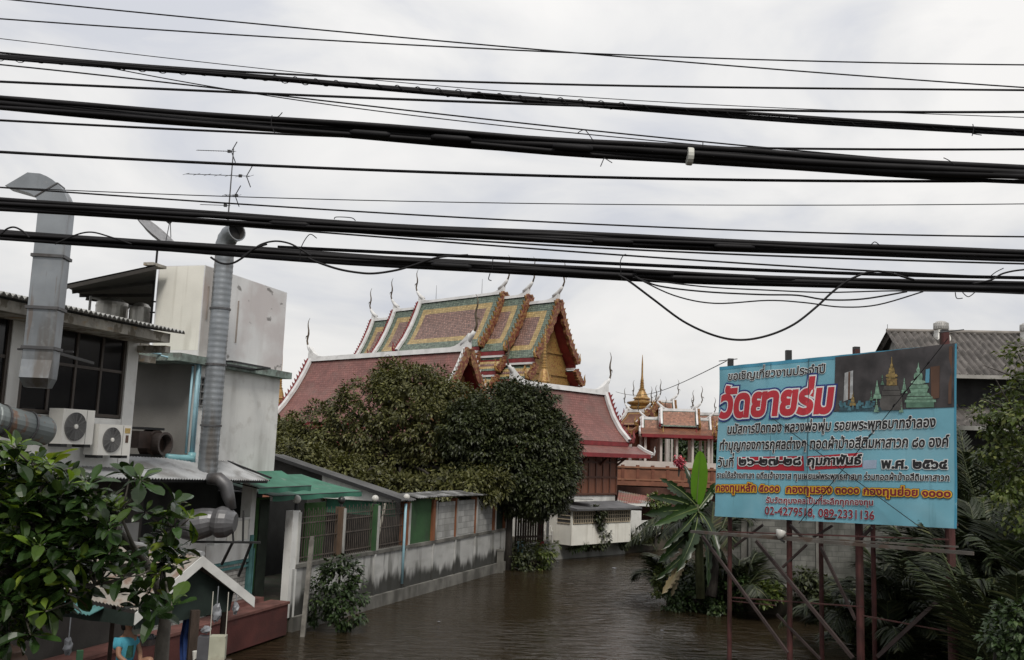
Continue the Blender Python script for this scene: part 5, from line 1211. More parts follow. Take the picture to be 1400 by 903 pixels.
shrub('small_shrub', 'small shrub at the right corner of the cream outhouse', [(852, 734, 6), (853, 742, 6)], 53.2, m_lfB, 40, 22, .16, .18, .055, .85)
shrub('small_shrub', 'low plants on the kerb left of the tall leafy shrub', [(790, 742, 6), (797, 746, 5), (783, 748, 4)], 50.2, m_lfbush, 40, 20, .18, .2, .04, .9)
shrub('hedge_plant', 'yellow-green shrub tip beside the patchwork tin roof', [(897, 686, 9), (905, 692, 10)], 50, m_lfright, 60, 20, .25, .2, .06, .8)
shrub('bank_bush', 'low spreading bush hanging over the water under the banana plant', [(940, 815, 24), (965, 805, 26), (925, 820, 16), (985, 815, 22), (1000, 800, 18), (955, 828, 18), (980, 830, 16), (1010, 822, 14)], 34.6, m_lfbush, 420, 26, .22, .14, .05, .5)
shrub('bank_bush', 'bright green plants at the foot of the block wall between the red poles', [(1052, 808, 12), (1045, 815, 10), (1063, 813, 9)], 33, m_lfright, 60, 22, .2, .2, .06, .6)
shrub('bank_bush', 'dark shrub in front of the block wall behind the middle billboard poles', [(1105, 805, 20), (1125, 812, 18), (1098, 790, 14), (1140, 818, 18)], 33, m_lfB, 200, 24, .22, .18, .05, .6)
shrub('bank_bush', 'fresh green leafy shrub below the roadside tree, nearest of the bank bushes', [(1375, 870, 26), (1395, 850, 28), (1360, 890, 24), (1400, 890, 30)], 14.2, m_lfbush, 240, 22, .13, .11, .035, .5)
# flowers
shrub('flower_bush', 'pink flower cluster in front of the terrace balustrade', [(928, 631, 5), (931, 634, 4)], 60, mleaf('pink_petals', (.5, .08, .12), (.6, .15, .2), .4), 20, 20, .18, .2, .08, 4.4, 'flowers')
# reeds (nobody could count them)
n = 700; px_ = RNG.uniform(852, 900, n); base = np.array([list(on_z(a, 0, .9) if False else at(a, 748, 54 + (a - 852) * .035)) for a in px_]); base[:, 2] = .55; base[:, 1] += RNG.uniform(-.7, .5, n)
D = RNG.normal(size=(n, 3)) * .35 + np.array([0, 0, 1]); 
tag(leaf_obj('bank_grass', [leaves(base, D, RNG.normal(size=(n, 3)), RNG.uniform(.4, 1.2, n), .025, ((0, 1), (.5, .8), (1, 0)), .1, .5)], mleaf('grass_blade', (.035, .045, .015), (.07, .07, .03), .3), loc=Vector(base[0])), 'tall dull green grass along the far waterline', 'grass', kind='stuff')

# foreground tree with broad leaves in rosettes
FT = on_z(222, 905, 0); FT = at(221, 960, 13.6)
ft = thing('broadleaf_sapling', 'near tree with broad glossy leaves in rosettes, partly hiding the landing hut', 'tree', (FT.x, FT.y, .0))
tips = []
def region(n, x0, x1, y0, y1, Y0_, Y1_): 
    for _ in range(n): tips.append((random.uniform(x0, x1), random.uniform(y0, y1), random.uniform(Y0_, Y1_)))
def top_edge(x): 
    return np.interp(x, [-60, 0, 40, 75, 95, 130, 150, 195], [560, 575, 592, 600, 615, 636, 655, 668])
random.seed(21)
while len(tips) < 380:
    x = random.uniform(-70, 205); y = random.uniform(560, 890); te = top_edge(x) + 26
    be = np.interp(x, [-70, 30, 60, 100, 150, 180, 205], [900, 885, 850, 815, 785, 740, 690])
    if te < y < be and not (150 < x and 705 < y): tips.append((x, y, random.uniform(11.6, 13.4)))
for p in ((243, 700), (228, 707), (258, 710), (238, 722), (225, 728), (238, 688), (210, 748), (222, 758), (240, 752), (205, 765), (232, 770), (195, 790), (215, 785), (240, 775), (185, 815), (200, 810), (225, 818), (215, 838), (235, 828), (190, 832), (120, 745), (135, 740), (170, 790), (228, 742), (150, 770), (165, 765), (178, 650), (192, 658), (185, 672)): tips.append((p[0], p[1], random.uniform(11.8, 12.9)))
P, D, Nn, Ln = [], [], [], []
Pb, Db, Nb, Lb = [], [], [], []
tipw = []
for i, (x, y, Y) in enumerate(tips):
    c = at(x, y, Y); tipw.append(c); ax_ = Vector((random.gauss(0, .35), random.gauss(-.15, .35), 1)).normalized()
    e1 = ax_.orthogonal().normalized(); e2 = ax_.cross(e1); nl = random.randint(6, 10); ph = random.random() * 6
    young = (y < top_edge(x) + 50 and random.random() < .35) or random.random() < .26  # young leaves, more near the top, coloured brighter to imitate lit rosettes
    for k in range(nl):
        a = ph + k * 2.4; el_ = R(random.uniform(-25, 40)) if k < nl - 3 else R(random.uniform(35, 65))
        d = (e1 * math.cos(a) + e2 * math.sin(a)) * math.cos(el_) + ax_ * math.sin(el_)
        l_ = random.uniform(.15, .36) * (1 if k < nl - 3 else .75)
        tgt = (Pb, Db, Nb, Lb) if (young and k > 1) else (P, D, Nn, Ln)
        tgt[0].append(c + d * .03); tgt[1].append(d); tgt[2].append(ax_ + Vector((0, 0, .3))); tgt[3].append(l_)
OB = ((0, .08), (.12, .16), (.35, .62), (.6, 1.0), (.82, .78), (.94, .4), (1, 0))
m_lfnear = mleaf('near_leaf', (.022, .047, .012), (.06, .1, .023), .3, .24, .35, 3, .12)
leaf_obj('leaves', [leaves(P[j::4], D[j::4], Nn[j::4], Ln[j::4], np.array(Ln[j::4]) * wj, OB, fj, dj) for j, (wj, fj, dj) in enumerate(((.27, .28, .32), (.31, .12, .12), (.24, .5, .6), (.29, .35, -.12)))], m_lfnear, ft)
leaf_obj('lit_young_leaves', [leaves(Pb, Db, Nb, Lb, np.array(Lb) * .25, OB, .28, .3)], mleaf('near_lit_young_leaf', (.13, .21, .03), (.24, .31, .05), .35, .3, .25, 2, .4), ft)
mb = MB(); tk = [Vector((FT.x, FT.y, -.3)), at(222, 880, 13.6), at(228, 830, 13.5), at(200, 770, 13.2), at(140, 700, 12.8)]
mb.tube(tk, [.12, .1, .08, .06, .04], 9)
subs = [at(100, 640, 12.6), at(60, 720, 12.6), at(20, 780, 12.4), at(165, 705, 12.5), at(60, 640, 12.5), at(-20, 680, 12.4), at(130, 800, 12.8)]
for s_ in subs: mb.tube([tk[3], tk[3].lerp(s_, .5) + ZUP * -.08, s_], [.045, .03, .016], 6)
hub = subs + [tk[2], tk[3], tk[4], at(222, 770, 12.8), at(235, 720, 12.6)]
mb.tube([tk[2], at(222, 770, 12.8), at(235, 720, 12.6)], [.04, .03, .015], 6)
for c in tipw:
    h_ = min(hub, key=lambda q: (q - c).length); mb.tube([h_, h_.lerp(c, .55) - ZUP * .05, c], [.018, .013, .009], 5)
mb.build('trunk', M('pale_bark', (.11, .1, .085), .9, .3, 4, .4, 20), ft, True)

# palms
def frond_sets(base, dirh, L_, elev, droop, npair, ll, lw, twist=.0, droopleaf=.5):
    base = Vector(base); dh = Vector((math.cos(dirh), math.sin(dirh), 0)); pts = []
    n = 14
    for i in range(n + 1):
        t = i / n; pts.append(base + dh * (L_ * t * math.cos(elev) ) + ZUP * (L_ * t * math.sin(elev) - droop * L_ * t * t * t * .9))
    sd_ = Vector((-dh.y, dh.x, 0)); P, D, Nn, Ln = [], [], [], []
    for k in range(npair):
        t = .14 + .86 * k / npair; i = min(n - 1, int(t * n)); f = t * n - i; p = pts[i].lerp(pts[i + 1], f); tg = (pts[i + 1] - pts[i]).normalized()
        w = math.sin(math.pi * min(1, .12 + t * .88)) ** .55
        for sg in (1, -1):
            d = sd_ * sg * .75 + tg * (.75 + random.uniform(-.12, .12)) + ZUP * (random.uniform(-.1, .18) - .1); P.append(p); D.append(d); Nn.append(tg.cross(sd_) * -1 if tg.cross(sd_).z < 0 else tg.cross(sd_)); Ln.append(ll * w * random.uniform(.85, 1.1))
    return pts, (P, D, Nn, Ln)
def palm(name, label, base, fr, ll=.75, lw=.028, npair=42, mat=None, trunk=None, cat='palm', droopleaf=.45):
    t = thing(name, label, cat, base); P, D, Nn, Ln = [], [], [], []; mb = MB(); b = Vector(base)
    if trunk:
        tm = MB(); tm.tube([b, b.lerp(Vector(trunk), .5) + Vector((.1, 0, 0)), trunk], [.2, .15, .13], 10); tm.build('trunk', m_bark, t, True); b = Vector(trunk)
    for (dh, L_, el_, dr_) in fr:
        o_ = Vector((random.uniform(-.12, .12), random.uniform(-.12, .12), 0))
        pts, q = frond_sets(b + o_, R(dh), L_, R(el_), dr_, npair, ll, lw)
        mb.tube(pts, [.035 * (1 - .85 * i / 14) + .004 for i in range(15)], 5)
        for A, B_ in zip((P, D, Nn, Ln), q): A += B_
    mb.build('frond_stems', M('palm_stem', (.06, .075, .03), .6, .2, 3), t)
    leaf_obj('fronds', [leaves(P, D, Nn, Ln, lw, ((0, .4), (.3, 1), (.7, .7), (1, 0)), .35, droopleaf)], mat or m_palm, t); return t

random.seed(5)
def fan(n, a0, a1, l0, l1, e0, e1, d0, d1): return [(a0 + (a1 - a0) * (i + random.uniform(-.3, .3)) / max(1, n - 1), random.uniform(l0, l1), random.uniform(e0, e1), random.uniform(d0, d1)) for i in range(n)]
def gp(px, Y, z=.5): q = at(px, 800, Y); return (q.x, q.y, z)
palm('nipa_palm', 'clump of palm fronds arching over the water behind the rightmost red poles', gp(1215, 23.5, .1), fan(22, 60, 330, 2.8, 4.6, 55, 85, .3, .65))
palm('nipa_palm', 'tall dark palm with upright fronds rising close beside the billboard', gp(1345, 22.0), fan(24, 0, 360, 5.2, 7.4, 60, 86, .2, .5), .9, .032)
palm('nipa_palm', 'palm with long fronds directly behind the thick right billboard pole', gp(1285, 25), fan(20, 20, 340, 4.2, 6.4, 55, 84, .3, .6))
palm('nipa_palm', 'low palm with hanging fronds right of the thick right billboard pole', gp(1335, 23.0, .2), fan(20, 20, 340, 2.4, 4.0, 50, 82, .4, .8), .7)
palm('nipa_palm', 'palm with long bending fronds under the fresh green roadside tree', gp(1425, 20), fan(20, 60, 300, 4.6, 6.8, 55, 82, .3, .6), .9, .032)
palm('nipa_palm', 'palm in the shade between the pole pair and the thick pole', gp(1165, 28, .4), fan(16, 40, 330, 2.2, 3.6, 40, 80, .4, .8))
palm('coconut_palm', 'young coconut palm arching its fronds to the left over the bank bush', gp(972, 33.5, .7), [(100, 3.2, 60, .55), (140, 3.4, 62, .6), (165, 3.6, 52, .6), (185, 3.6, 45, .62), (205, 3.3, 55, .7), (150, 2.8, 75, .5), (175, 3.0, 66, .6), (120, 3.0, 45, .6), (230, 2.8, 50, .7), (330, 2.8, 60, .6), (30, 3, 65, .5), (280, 2.4, 50, .8), (70, 3, 70, .5), (195, 3.8, 35, .55), (175, 3.4, 25, .5), (215, 3.4, 40, .6), (155, 3.6, 35, .5)], .8, .028, 46, None, at(975, 748, 33.8))
# banana plant
def blade(px0, py0, px1, py1, Y0_, Y1_, w, mat, parent, bend=.25, tear=True):
    a = at(px0, py0, Y0_); b = at(px1, py1, Y1_); d = (b - a); l_ = d.length; dn = d.normalized(); sd_ = dn.cross(Vector((.25, -1, .15))).normalized(); nn = sd_.cross(dn)
    mb = MB(); rows = 22; v = []
    for i in range(rows + 1):
        t = i / rows; c = a + d * t + nn * (bend * l_ * t * (1 - t)) - ZUP * (.12 * l_ * t * t)
        ww = w * (math.sin(math.pi * min(1, .08 + .92 * t)) ** .5) * (1 if t < .97 else .3)
        j = (.82 + .18 * math.sin(i * 2.3)) if tear else 1
        v.append([c - sd_ * ww * j + nn * ww * .25, c - sd_ * ww * .5 + nn * ww * .1, c, c + sd_ * ww * .5 + nn * ww * .1, c + sd_ * ww * j + nn * ww * .25])
    fs = []; vs = [p for r_ in v for p in r_]
    for i in range(rows):
        for k in range(4):
            if tear and i % 5 == 3 and k in (0, 3) and random.random() < .6: continue
            fs.append((i * 5 + k, i * 5 + k + 1, i * 5 + 6 + k, i * 5 + 5 + k))
    mb.add(vs, fs); o = mb.build('leaf_blade', mat, parent, True)
    mb = MB(); mb.tube([v[i][2] - nn * .012 for i in range(0, rows + 1, 2)], [.03 * (1 - .8 * i / rows) + .004 for i in range(0, rows + 1, 2)], 5); mb.build('midrib', M('banana_rib', (.14, .18, .06), .5, .15), o)
bb_ = gp(958, 33, .7); bn_ = thing('banana_plant', 'banana plant with one bright upright young leaf beside the billboard', 'banana plant', bb_)
mb = MB(); mb.tube([bb_, at(955, 735, 33), at(952, 690, 33)], [.16, .14, .08], 10); mb.build('stem', M('banana_stem', (.07, .08, .035), .7, .25, 4), bn_, True)
for q in ((952, 690, 957, 606, 33, 32.6, .32, m_banbright, .05, False), (952, 692, 902, 645, 33, 32.4, .17, m_banana, .3, True), (951, 695, 886, 668, 33, 32.0, .19, m_banana, .35, True), (952, 692, 935, 628, 33, 33.5, .16, m_banana, .2, True), (954, 695, 893, 708, 33, 31.6, .19, m_banana, .45, True), (956, 695, 990, 640, 33, 34, .17, m_banana, .3, True), (953, 700, 905, 740, 33, 31.4, .17, m_banana, .5, True), (955, 700, 985, 760, 33, 31.6, .17, m_banana, .5, True), (950, 690, 915, 682, 33, 34, .17, m_banana, .35, True), (950, 745, 897, 782, 33, 31.6, .15, m_banana, .4, True), (952, 700, 880, 690, 33.4, 31.6, .27, m_banana, .5, True), (953, 705, 925, 770, 33, 31.2, .26, m_banana, .5, True), (952, 695, 912, 660, 33.6, 34.4, .2, m_banana, .3, True), (956, 700, 975, 655, 33.6, 33.2, .2, m_banana, .3, True), (950, 720, 900, 760, 33.5, 32.6, .27, m_banana, .5, True), (955, 700, 968, 790, 33.4, 32, .18, m_banana, .5, True)):
    blade(*q[:7], q[7], bn_, q[8], q[9])
blade(935, 765, 905, 805, 32.6, 31.8, .2, m_palmdry, bn_, .3); blade(930, 765, 918, 810, 32.6, 32.2, .14, m_palmdry, bn_, .2)
blade(935, 765, 912, 800, 32.6, 31.8, .1, m_palmdry, bn_, .3)
for (px, Y, e0, e1, l0, l1, n, lab) in ((1010, 34.5, 40, 80, 2.2, 3.4, 14, 'low palm tuft behind the first red billboard pole'), (915, 36.5, 40, 78, 1.8, 2.8, 12, 'low palm tuft at the water edge, farthest left on the right bank'), (1235, 24.6, 55, 84, 3.0, 4.8, 22, 'dense palm tuft left of the thick right billboard pole'), (1390, 18.5, 62, 85, 3.6, 5.2, 20, 'palm with arching fronds standing directly behind the nearest bank bush'), (1330, 27, 66, 87, 6.6, 8.6, 24, 'tallest palm beside the grey house wall behind the other palms'), (1390, 25, 64, 86, 6.4, 8.2, 24, 'tall palm in front of the grey house eaves behind the roadside tree')):
    palm('nipa_palm', lab, gp(px, Y, .3), fan(n, 0, 350, l0, l1, e0, e1, .08 if l1 > 5 else .3, .3 if l1 > 5 else .7), .85, .03)
shrub('bank_bush', 'trailing green bush spilling over the bank under the palm fronds left of the poles', [(905, 800, 14), (900, 785, 12), (920, 790, 18), (945, 790, 20), (970, 785, 20), (990, 790, 18), (960, 775, 16)], 35.6, m_lfright, 260, 24, .24, .16, .05, .5)
shrub('bank_bush', 'dark undergrowth filling the gap between the pole pair and the thick pole', [(1200, 850, 34), (1230, 870, 36), (1260, 850, 34), (1215, 890, 36), (1255, 895, 36)], 24.5, m_lfB, 420, 26, .24, .17, .05, .2)
# tree at the right edge
RT = px_blobs([(1385, 560, 40), (1395, 520, 28), (1370, 610, 32), (1350, 575, 20), (1410, 640, 50), (1375, 660, 26), (1420, 570, 50), (1340, 545, 10), (1362, 520, 12), (1392, 485, 16), (1425, 490, 40), (1400, 700, 30), (1350, 612, 14)], 19.5, .8)
q = at(1440, 800, 19.8)
t = thing('roadside_tree', 'tree with small fresh green leaves hanging in front of the grey house', 'tree', (q.x, q.y, .7)); tt = at(1430, 600, 19.6)
trunk_mb([(q.x, q.y, .7), (q.x - .1, q.y, 3), tt], .12, .05, [(tt if i % 2 else at(1435, 660, 19.7), b[0], .035) for i, b in enumerate(RT)] + [(at(1420, 540, 19.5), at(1345, 500, 19.3), .02), (at(1420, 540, 19.5), at(1338, 548, 19.3), .018)], .1).build('trunk', m_bark, t, True)
leaf_obj('crown', [clump_leaves(RT, 520, 18, .26, .12, .045, thick=.9)], m_lfright, t)

# dark shed things at the end of the canal wall
q0, q1 = at(705, 730, 47.5), at(742, 730, 48.3)
mb = MB()
for k in range(12):
    p_ = q0.lerp(q1, k / 11); mb.box((p_.x, p_.y, 1.9 + .1 * (k % 3)), (.1, .04, 2.1))
for z in (1.3, 2.5): mb.bar((q0.x, q0.y, z), (q1.x, q1.y, z), .05, .1)
tag(mb.build('board_fence', m_wood, loc=(q0.x, q0.y, .85)), 'dark vertical board fence behind the tree trunk at the end of the canal wall', 'fence')
for (px, c, w, ztop, lab, nm) in ((739, m_tred, .3, 3.6, 'dark red square post behind the dark tree', 'red_post'), (749, m_postw, .14, 3.4, 'thin pale post right of the dark red post', 'pale_post')):
    q = at(px, 715, 48.5); mb = MB(); mb.box((q.x, q.y, (.85 + ztop) / 2), (w, w, ztop - .85)); mb.box((q.x, q.y, .95), (w + .1, w + .1, .2)); tag(mb.build(nm, c, loc=(q.x, q.y, .85)), lab, 'post')
q = at(768, 715, 50.5); sd2 = thing('lean_to', 'grey lean-to shed between the thin pale post and the outhouse', 'shed', (q.x, q.y, .85))
mb = MB(); mb.box((q.x, q.y + .3, 2.0), (1.3, .15, 2.3)); mb.build('wall', M('grey_shed_wall', (.13, .13, .13), .8, .2), sd2)
mb = MB(); mb.box((q.x, q.y, 3.2), (3.2, 1.4, .06)); mb.build('roof', m_corr, sd2)
q = at(683, 790, 43.6); mb = MB(); mb.box((q.x, q.y, .2), (.32, .32, 1.6)); mb.box((q.x, q.y, 1.02), (.36, .36, .06)); tag(mb.build('mooring_post', m_dkconc, loc=(q.x, q.y, 0)), 'square concrete mooring post standing in the water at the end of the canal wall', 'post')
q0, q1 = at(700, 752, 46.8), at(734, 742, 48); mb = MB(); mb.bar(q0, q1, .07); mb.bar(at(706, 766, 46.6), at(707, 750, 46.9), .06); tag(mb.build('handrail', m_gray, loc=q0), 'short grey handrail sloping up beside the ragged yellowish bush', 'rail')
q0 = at(708, 770, 45.6); mb = MB()
for dx in (0, .18): mb.tube([(q0.x + dx, q0.y, .1), (q0.x + dx, q0.y, 1.25)], .06, 8)
mb.bar((q0.x, q0.y, 1.0), (q0.x + .18, q0.y, 1.0), .03); tag(mb.build('pipe_stub', m_bluepipe, loc=q0), 'pair of pale pipe stubs standing at the foot of the dark bush', 'pipe')
# white plastic chair
q = at(749, 745, 49.6); ch = thing('plastic_chair', 'white plastic chair standing beside the outhouse on the far bank', 'chair', (q.x, q.y, .86)); b_ = Vector((q.x, q.y, .86))
mb = MB(); mb.box(b_ + ZUP * .43, (.46, .44, .03)); mb.build('seat', m_acwhite, ch)
mb = MB()
for k in range(4): mb.box(b_ + Vector((-.17 + k * .113, .22, .66)), (.05, .025, .42))
mb.box(b_ + Vector((0, .22, .87)), (.44, .03, .07)); mb.build('backrest', m_acwhite, ch)
for sx in (-1, 1):
    mb = MB(); mb.bar(b_ + Vector((.22 * sx, -.2, .63)), b_ + Vector((.22 * sx, .22, .65)), .045, .03); mb.build('armrest', m_acwhite, ch)
    for sy in (-1, 1): mb = MB(); mb.bar(b_ + Vector((.23 * sx, .22 * sy, 0)), b_ + Vector((.2 * sx, .18 * sy, .43 if sy > 0 else .62)), .04); mb.build('leg', m_acwhite, ch)
# old concrete stake by the wall, litter drifting on the water
q = at(417, 800, 27.6); mb = MB(); mb.bar((q.x, q.y, -.8), (q.x + .12, q.y, 2.75), .13); mb.box((q.x + .12, q.y, 2.8), (.1, .1, .12)); tag(mb.build('concrete_stake', M('stake_grey', (.2, .19, .17), .9, .3, 5), loc=(q.x, q.y, 0)), 'leaning weathered concrete stake in the water before the wide white gate post', 'stake')
for i, (px, py, r, lab) in enumerate(((840, 777, .16, 'white foam scrap floating on the canal before the outhouse embankment'), (905, 862, .07, 'tiny pale scrap floating on the canal left of the first billboard pole'), (600, 850, .06, 'tiny pale scrap floating on open water beside the stained wall'), (762, 768, .08, 'pale scrap floating close to the far embankment corner'))):
    q = on_z(px, py, .01); mb = MB(); rr = random.Random(40 + i); blob(mb, q, r * .8, 1, .7, .2, .35); tag(mb.build('foam_scrap', m_bag, loc=q), lab, 'litter', 'litter floating on the canal', 'thing')
# ================================================================== RIGHT BANK: block wall, grey house
BW = VPlane(at(1004, 800, 36.8), (at(1190, 800, 36.2) - at(1004, 800, 36.8)))
gw = thing('block_wall', 'bare grey concrete block wall standing behind the billboard poles', 'wall', BW.pt(3, .7, 0))
mb = MB(); mb.wbox(BW, -.2, 8.5, .3, 5.2, -.2, 0); mb.build('blocks', m_gblock, gw)
mb = MB()
for a in (.25, 3.1, 5.9): mb.wbox(BW, a, a + .25, .3, 5.2, 0, .06)
mb.build('pier', m_dkconc, gw)
mb = MB(); mb.tube([BW.pt(.55, .6, .14), BW.pt(.55, 5.0, .14)], .05, 8); mb.build('wall_pipe', m_gray, gw)
mb = MB(); mb.wbox(BW.off(1.2), -.3, 6, -.4, .86, -1, .1)
for k in range(26):
    a = random.uniform(-.2, 5.5); 
    c = BW.pt(a, random.uniform(.2, .8), 1.4 + random.uniform(0, .3)); mb.box(c, (random.uniform(.2, .6), random.uniform(.2, .4), random.uniform(.12, .3)), random.random())
tag(mb.build('stone_bank', m_dkconc, loc=BW.pt(3, .3, 1)), 'stone and concrete bank edge at the foot of the grey block wall', 'bank wall')

ga, gb_ = at(1212, 461, 39), at(1440, 449, 38.2); gz = (ga.z + gb_.z) / 2
RD = (Vector((gb_.x, gb_.y, 0)) - Vector((ga.x, ga.y, 0))).normalized(); RN = Vector((RD.y, -RD.x, 0))
gh = thing('grey_house', 'house with a weathered grey corrugated roof and two roof ventilators behind the billboard', 'building', (ga.x + 3, ga.y, .7))
ez = 9.05; gx = Vector((ga.x, ga.y, 0)); wv = 4.3
mb = MB(); Lh = 11
for sg in (1, -1): mb.sheet(gx + ZUP * gz, gx + RD * Lh + ZUP * gz, gx + RN * wv * sg + ZUP * ez - RD * .3, gx + RN * wv * sg + RD * Lh + ZUP * ez, 3, 7, .065, .27, .03, 2)
grf = mb.build('roof', M('weathered_fibre_roof', (.13, .118, .11), .9, .3, .9, .2, 10, stain=((.06, .055, .05), (2.2, 2.2, .5), .52, .08, .75), stain2=((.27, .25, .23), (3, 3, .6), .62, .05, .5)), gh)
mb = MB(); mb.tube([gx + ZUP * (gz + .02), gx + RD * Lh + ZUP * (gz + .02)], .09, 8); mb.build('ridge_cap', M('grey_ridge_cap', (.24, .22, .2), .9, .2), grf)
mb = MB(); mb.bar(gx + RN * (wv + .08) + ZUP * (ez - .06), gx + RN * (wv + .08) + RD * Lh + ZUP * (ez - .06), .14, .14); mb.build('gutter', M('old_gutter', (.3, .29, .27), .7, .2), grf)
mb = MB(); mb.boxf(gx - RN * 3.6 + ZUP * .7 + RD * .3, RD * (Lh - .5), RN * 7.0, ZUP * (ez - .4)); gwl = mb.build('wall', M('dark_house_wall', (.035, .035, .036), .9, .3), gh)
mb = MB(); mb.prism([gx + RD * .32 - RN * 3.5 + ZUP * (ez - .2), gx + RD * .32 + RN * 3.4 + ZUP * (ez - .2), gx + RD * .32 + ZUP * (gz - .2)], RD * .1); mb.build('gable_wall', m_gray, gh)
mb = MB(); mb.sheet(gx + RN * 3.4 + ZUP * 7.9, gx + RD * Lh + RN * 3.4 + ZUP * 7.9, gx + RN * 5.2 + ZUP * 7.1, gx + RD * Lh + RN * 5.2 + ZUP * 7.1, 3, 4, .03, .2, .03); l2 = mb.build('lean_to_roof', MATS['weathered_fibre_roof'], gh)
mb = MB(); mb.bar(gx + RN * 5.22 + ZUP * 7.02, gx + RN * 5.22 + RD * Lh + ZUP * 7.02, .1, .16); mb.build('fascia', m_gray, l2)
mb = MB()
for a in (6.2, 8.2): mb.boxf(gx + RD * a + RN * 3.42 + ZUP * 4.5, RD * 1.3, RN * .06, ZUP * 1.6)
mb.build('window', m_glass, gwl)
mb = MB(); mb.tube([ga + RD * .05, ga + RD * .05 + ZUP * .55], .012, 5); mb.build('lightning_rod', m_galvd, grf)
for i, (px, py, lab) in enumerate(((1285, 468, 'white roof ventilator on the grey roof just above the billboard corner'), (1397, 462, 'white roof ventilator on the grey roof behind the roadside tree leaves'))):
    a = (at(px, py, 38.4) - gx).dot(RD); c = gx + RD * a + RN * .55; zb_ = gz - .42
    t = thing('roof_ventilator', lab, 'roof ventilator', (c.x, c.y, zb_), 'roof ventilators on the grey roof')
    mb = MB(); mb.lathe((c.x, c.y, zb_), [(.42, -.2), (.38, .1), (.3, .3), (.3, .42)], 4); mb.build('vent_base', m_acwhite, t)
    mb = MB(); mb.lathe((c.x, c.y, zb_ + .42), [(.2, 0), (.28, .04), (.3, .16), (.28, .28), (.2, .36), (.05, .4)], 24)
    for k in range(20):
        an = k * math.pi / 10; d = Vector((math.cos(an), math.sin(an), 0)); mb.bar(Vector((c.x, c.y, zb_ + .46)) + d * .29, Vector((c.x, c.y, zb_ + .72)) + d * .28, .02, .04)
    mb.build('vent_turbine', M('vent_steel', (.45, .44, .42), .45, .15, 3, metal=.4), t)
    mb = MB(); mb.boxf(c + RN * .2 - RD * .5 + ZUP * (zb_ - .28), RD * .9, RN * .6 - ZUP * .25, ZUP * .16); mb.build('flashing', m_acwhite, t)

# ================================================================== BILLBOARD
TL, TR, BL, BR = at(984, 502, 23.2), at(1308, 470, 19), at(977, 706, 23.2), at(1308, 723, 19)
bo = thing('billboard', 'large light blue temple fair banner with Thai lettering on a rusty red steel pole frame', 'billboard', (BL.lerp(BR, .5).x, BL.lerp(BR, .5).y, 0))
E1, E2 = (BR - BL), (TL - BL); BN = E1.cross(E2).normalized()
if BN.y > 0: BN = -BN
def wrk(s_, t_):
    return .03 * math.sin(s_ * 9 + t_ * 3) * math.sin(t_ * 5 + 1) + .014 * math.sin(s_ * 31 - t_ * 9) * (.3 + .7 * (1 - t_)) + .016 * math.sin(s_ * 55 + t_ * 14) * max(0, t_ - .82) * 5 + .016 * math.sin(s_ * 47 - t_ * 11) * max(0, .16 - t_) * 6 + .02 * math.exp(-((s_ - .42) / .012) ** 2) + .014 * math.exp(-((s_ - .25) / .01) ** 2) + .05 * math.sin(math.pi * s_) * math.sin(math.pi * t_) * 0 + .012 * math.sin((s_ + t_) * 40) * max(0, (s_ - .8)) * 3 * max(0, .35 - t_) * 3
def PB(s_, t_, o_=0.0):
    """point on the banner: s from left, t from the bottom"""
    p = (BL * (1 - s_) + BR * s_) * (1 - t_) + (TL * (1 - s_) + TR * s_) * t_
    return p + BN * (wrk(s_, t_) + o_)
def st_of(px, py):
    d = ray(px, py); k = (BL - EYE).dot(BN) / d.dot(BN); q = EYE + d * k - BL
    a, b, c = E1.dot(E1), E1.dot(E2), E2.dot(E2); d1, d2 = q.dot(E1), q.dot(E2); det = a * c - b * b
    return Vector(((d1 * c - d2 * b) / det, (a * d2 - b * d1) / det))
def z8(x, y): return st_of(960 + x / 3.113, 440 + y / 3.113)
m_ban = M('banner_blue', (.175, .425, .53), .5, .08, .9, .2, 3, stain=((.26, .45, .52), (.7, .7, .9), .58, .12, .6), stain2=((.1, .26, .32), (5, 5, .5), .66, .05, .45))
mb = MB(); us = [i / 90 for i in range(91)]; vs = [i / 46 for i in range(47)]
mb.grid(lambda a, b: PB(a, b), us, vs); mb.grid(lambda a, b: PB(a, b, -.012), us, vs)
ban = mb.build('banner', m_ban, bo, True)
def band(name, s0, s1, t0, t1, mat, o_=.004):
    mb = MB(); mb.grid(lambda a, b: PB(a, b, o_), [s0 + (s1 - s0) * i / 60 for i in range(61)], [t0 + (t1 - t0) * i / 12 for i in range(13)]); return mb.build(name, mat, ban, True)
m_hem = M('banner_hem_blue', (.06, .28, .42), .5, .1, 2)
band('top_hem', .0, 1, .978, 1.0, m_hem); band('side_hem', .9925, 1, 0, .977, m_hem, .003)
pale = M('banner_pale_fade', (.3, .48, .53), .55, .08, .8)
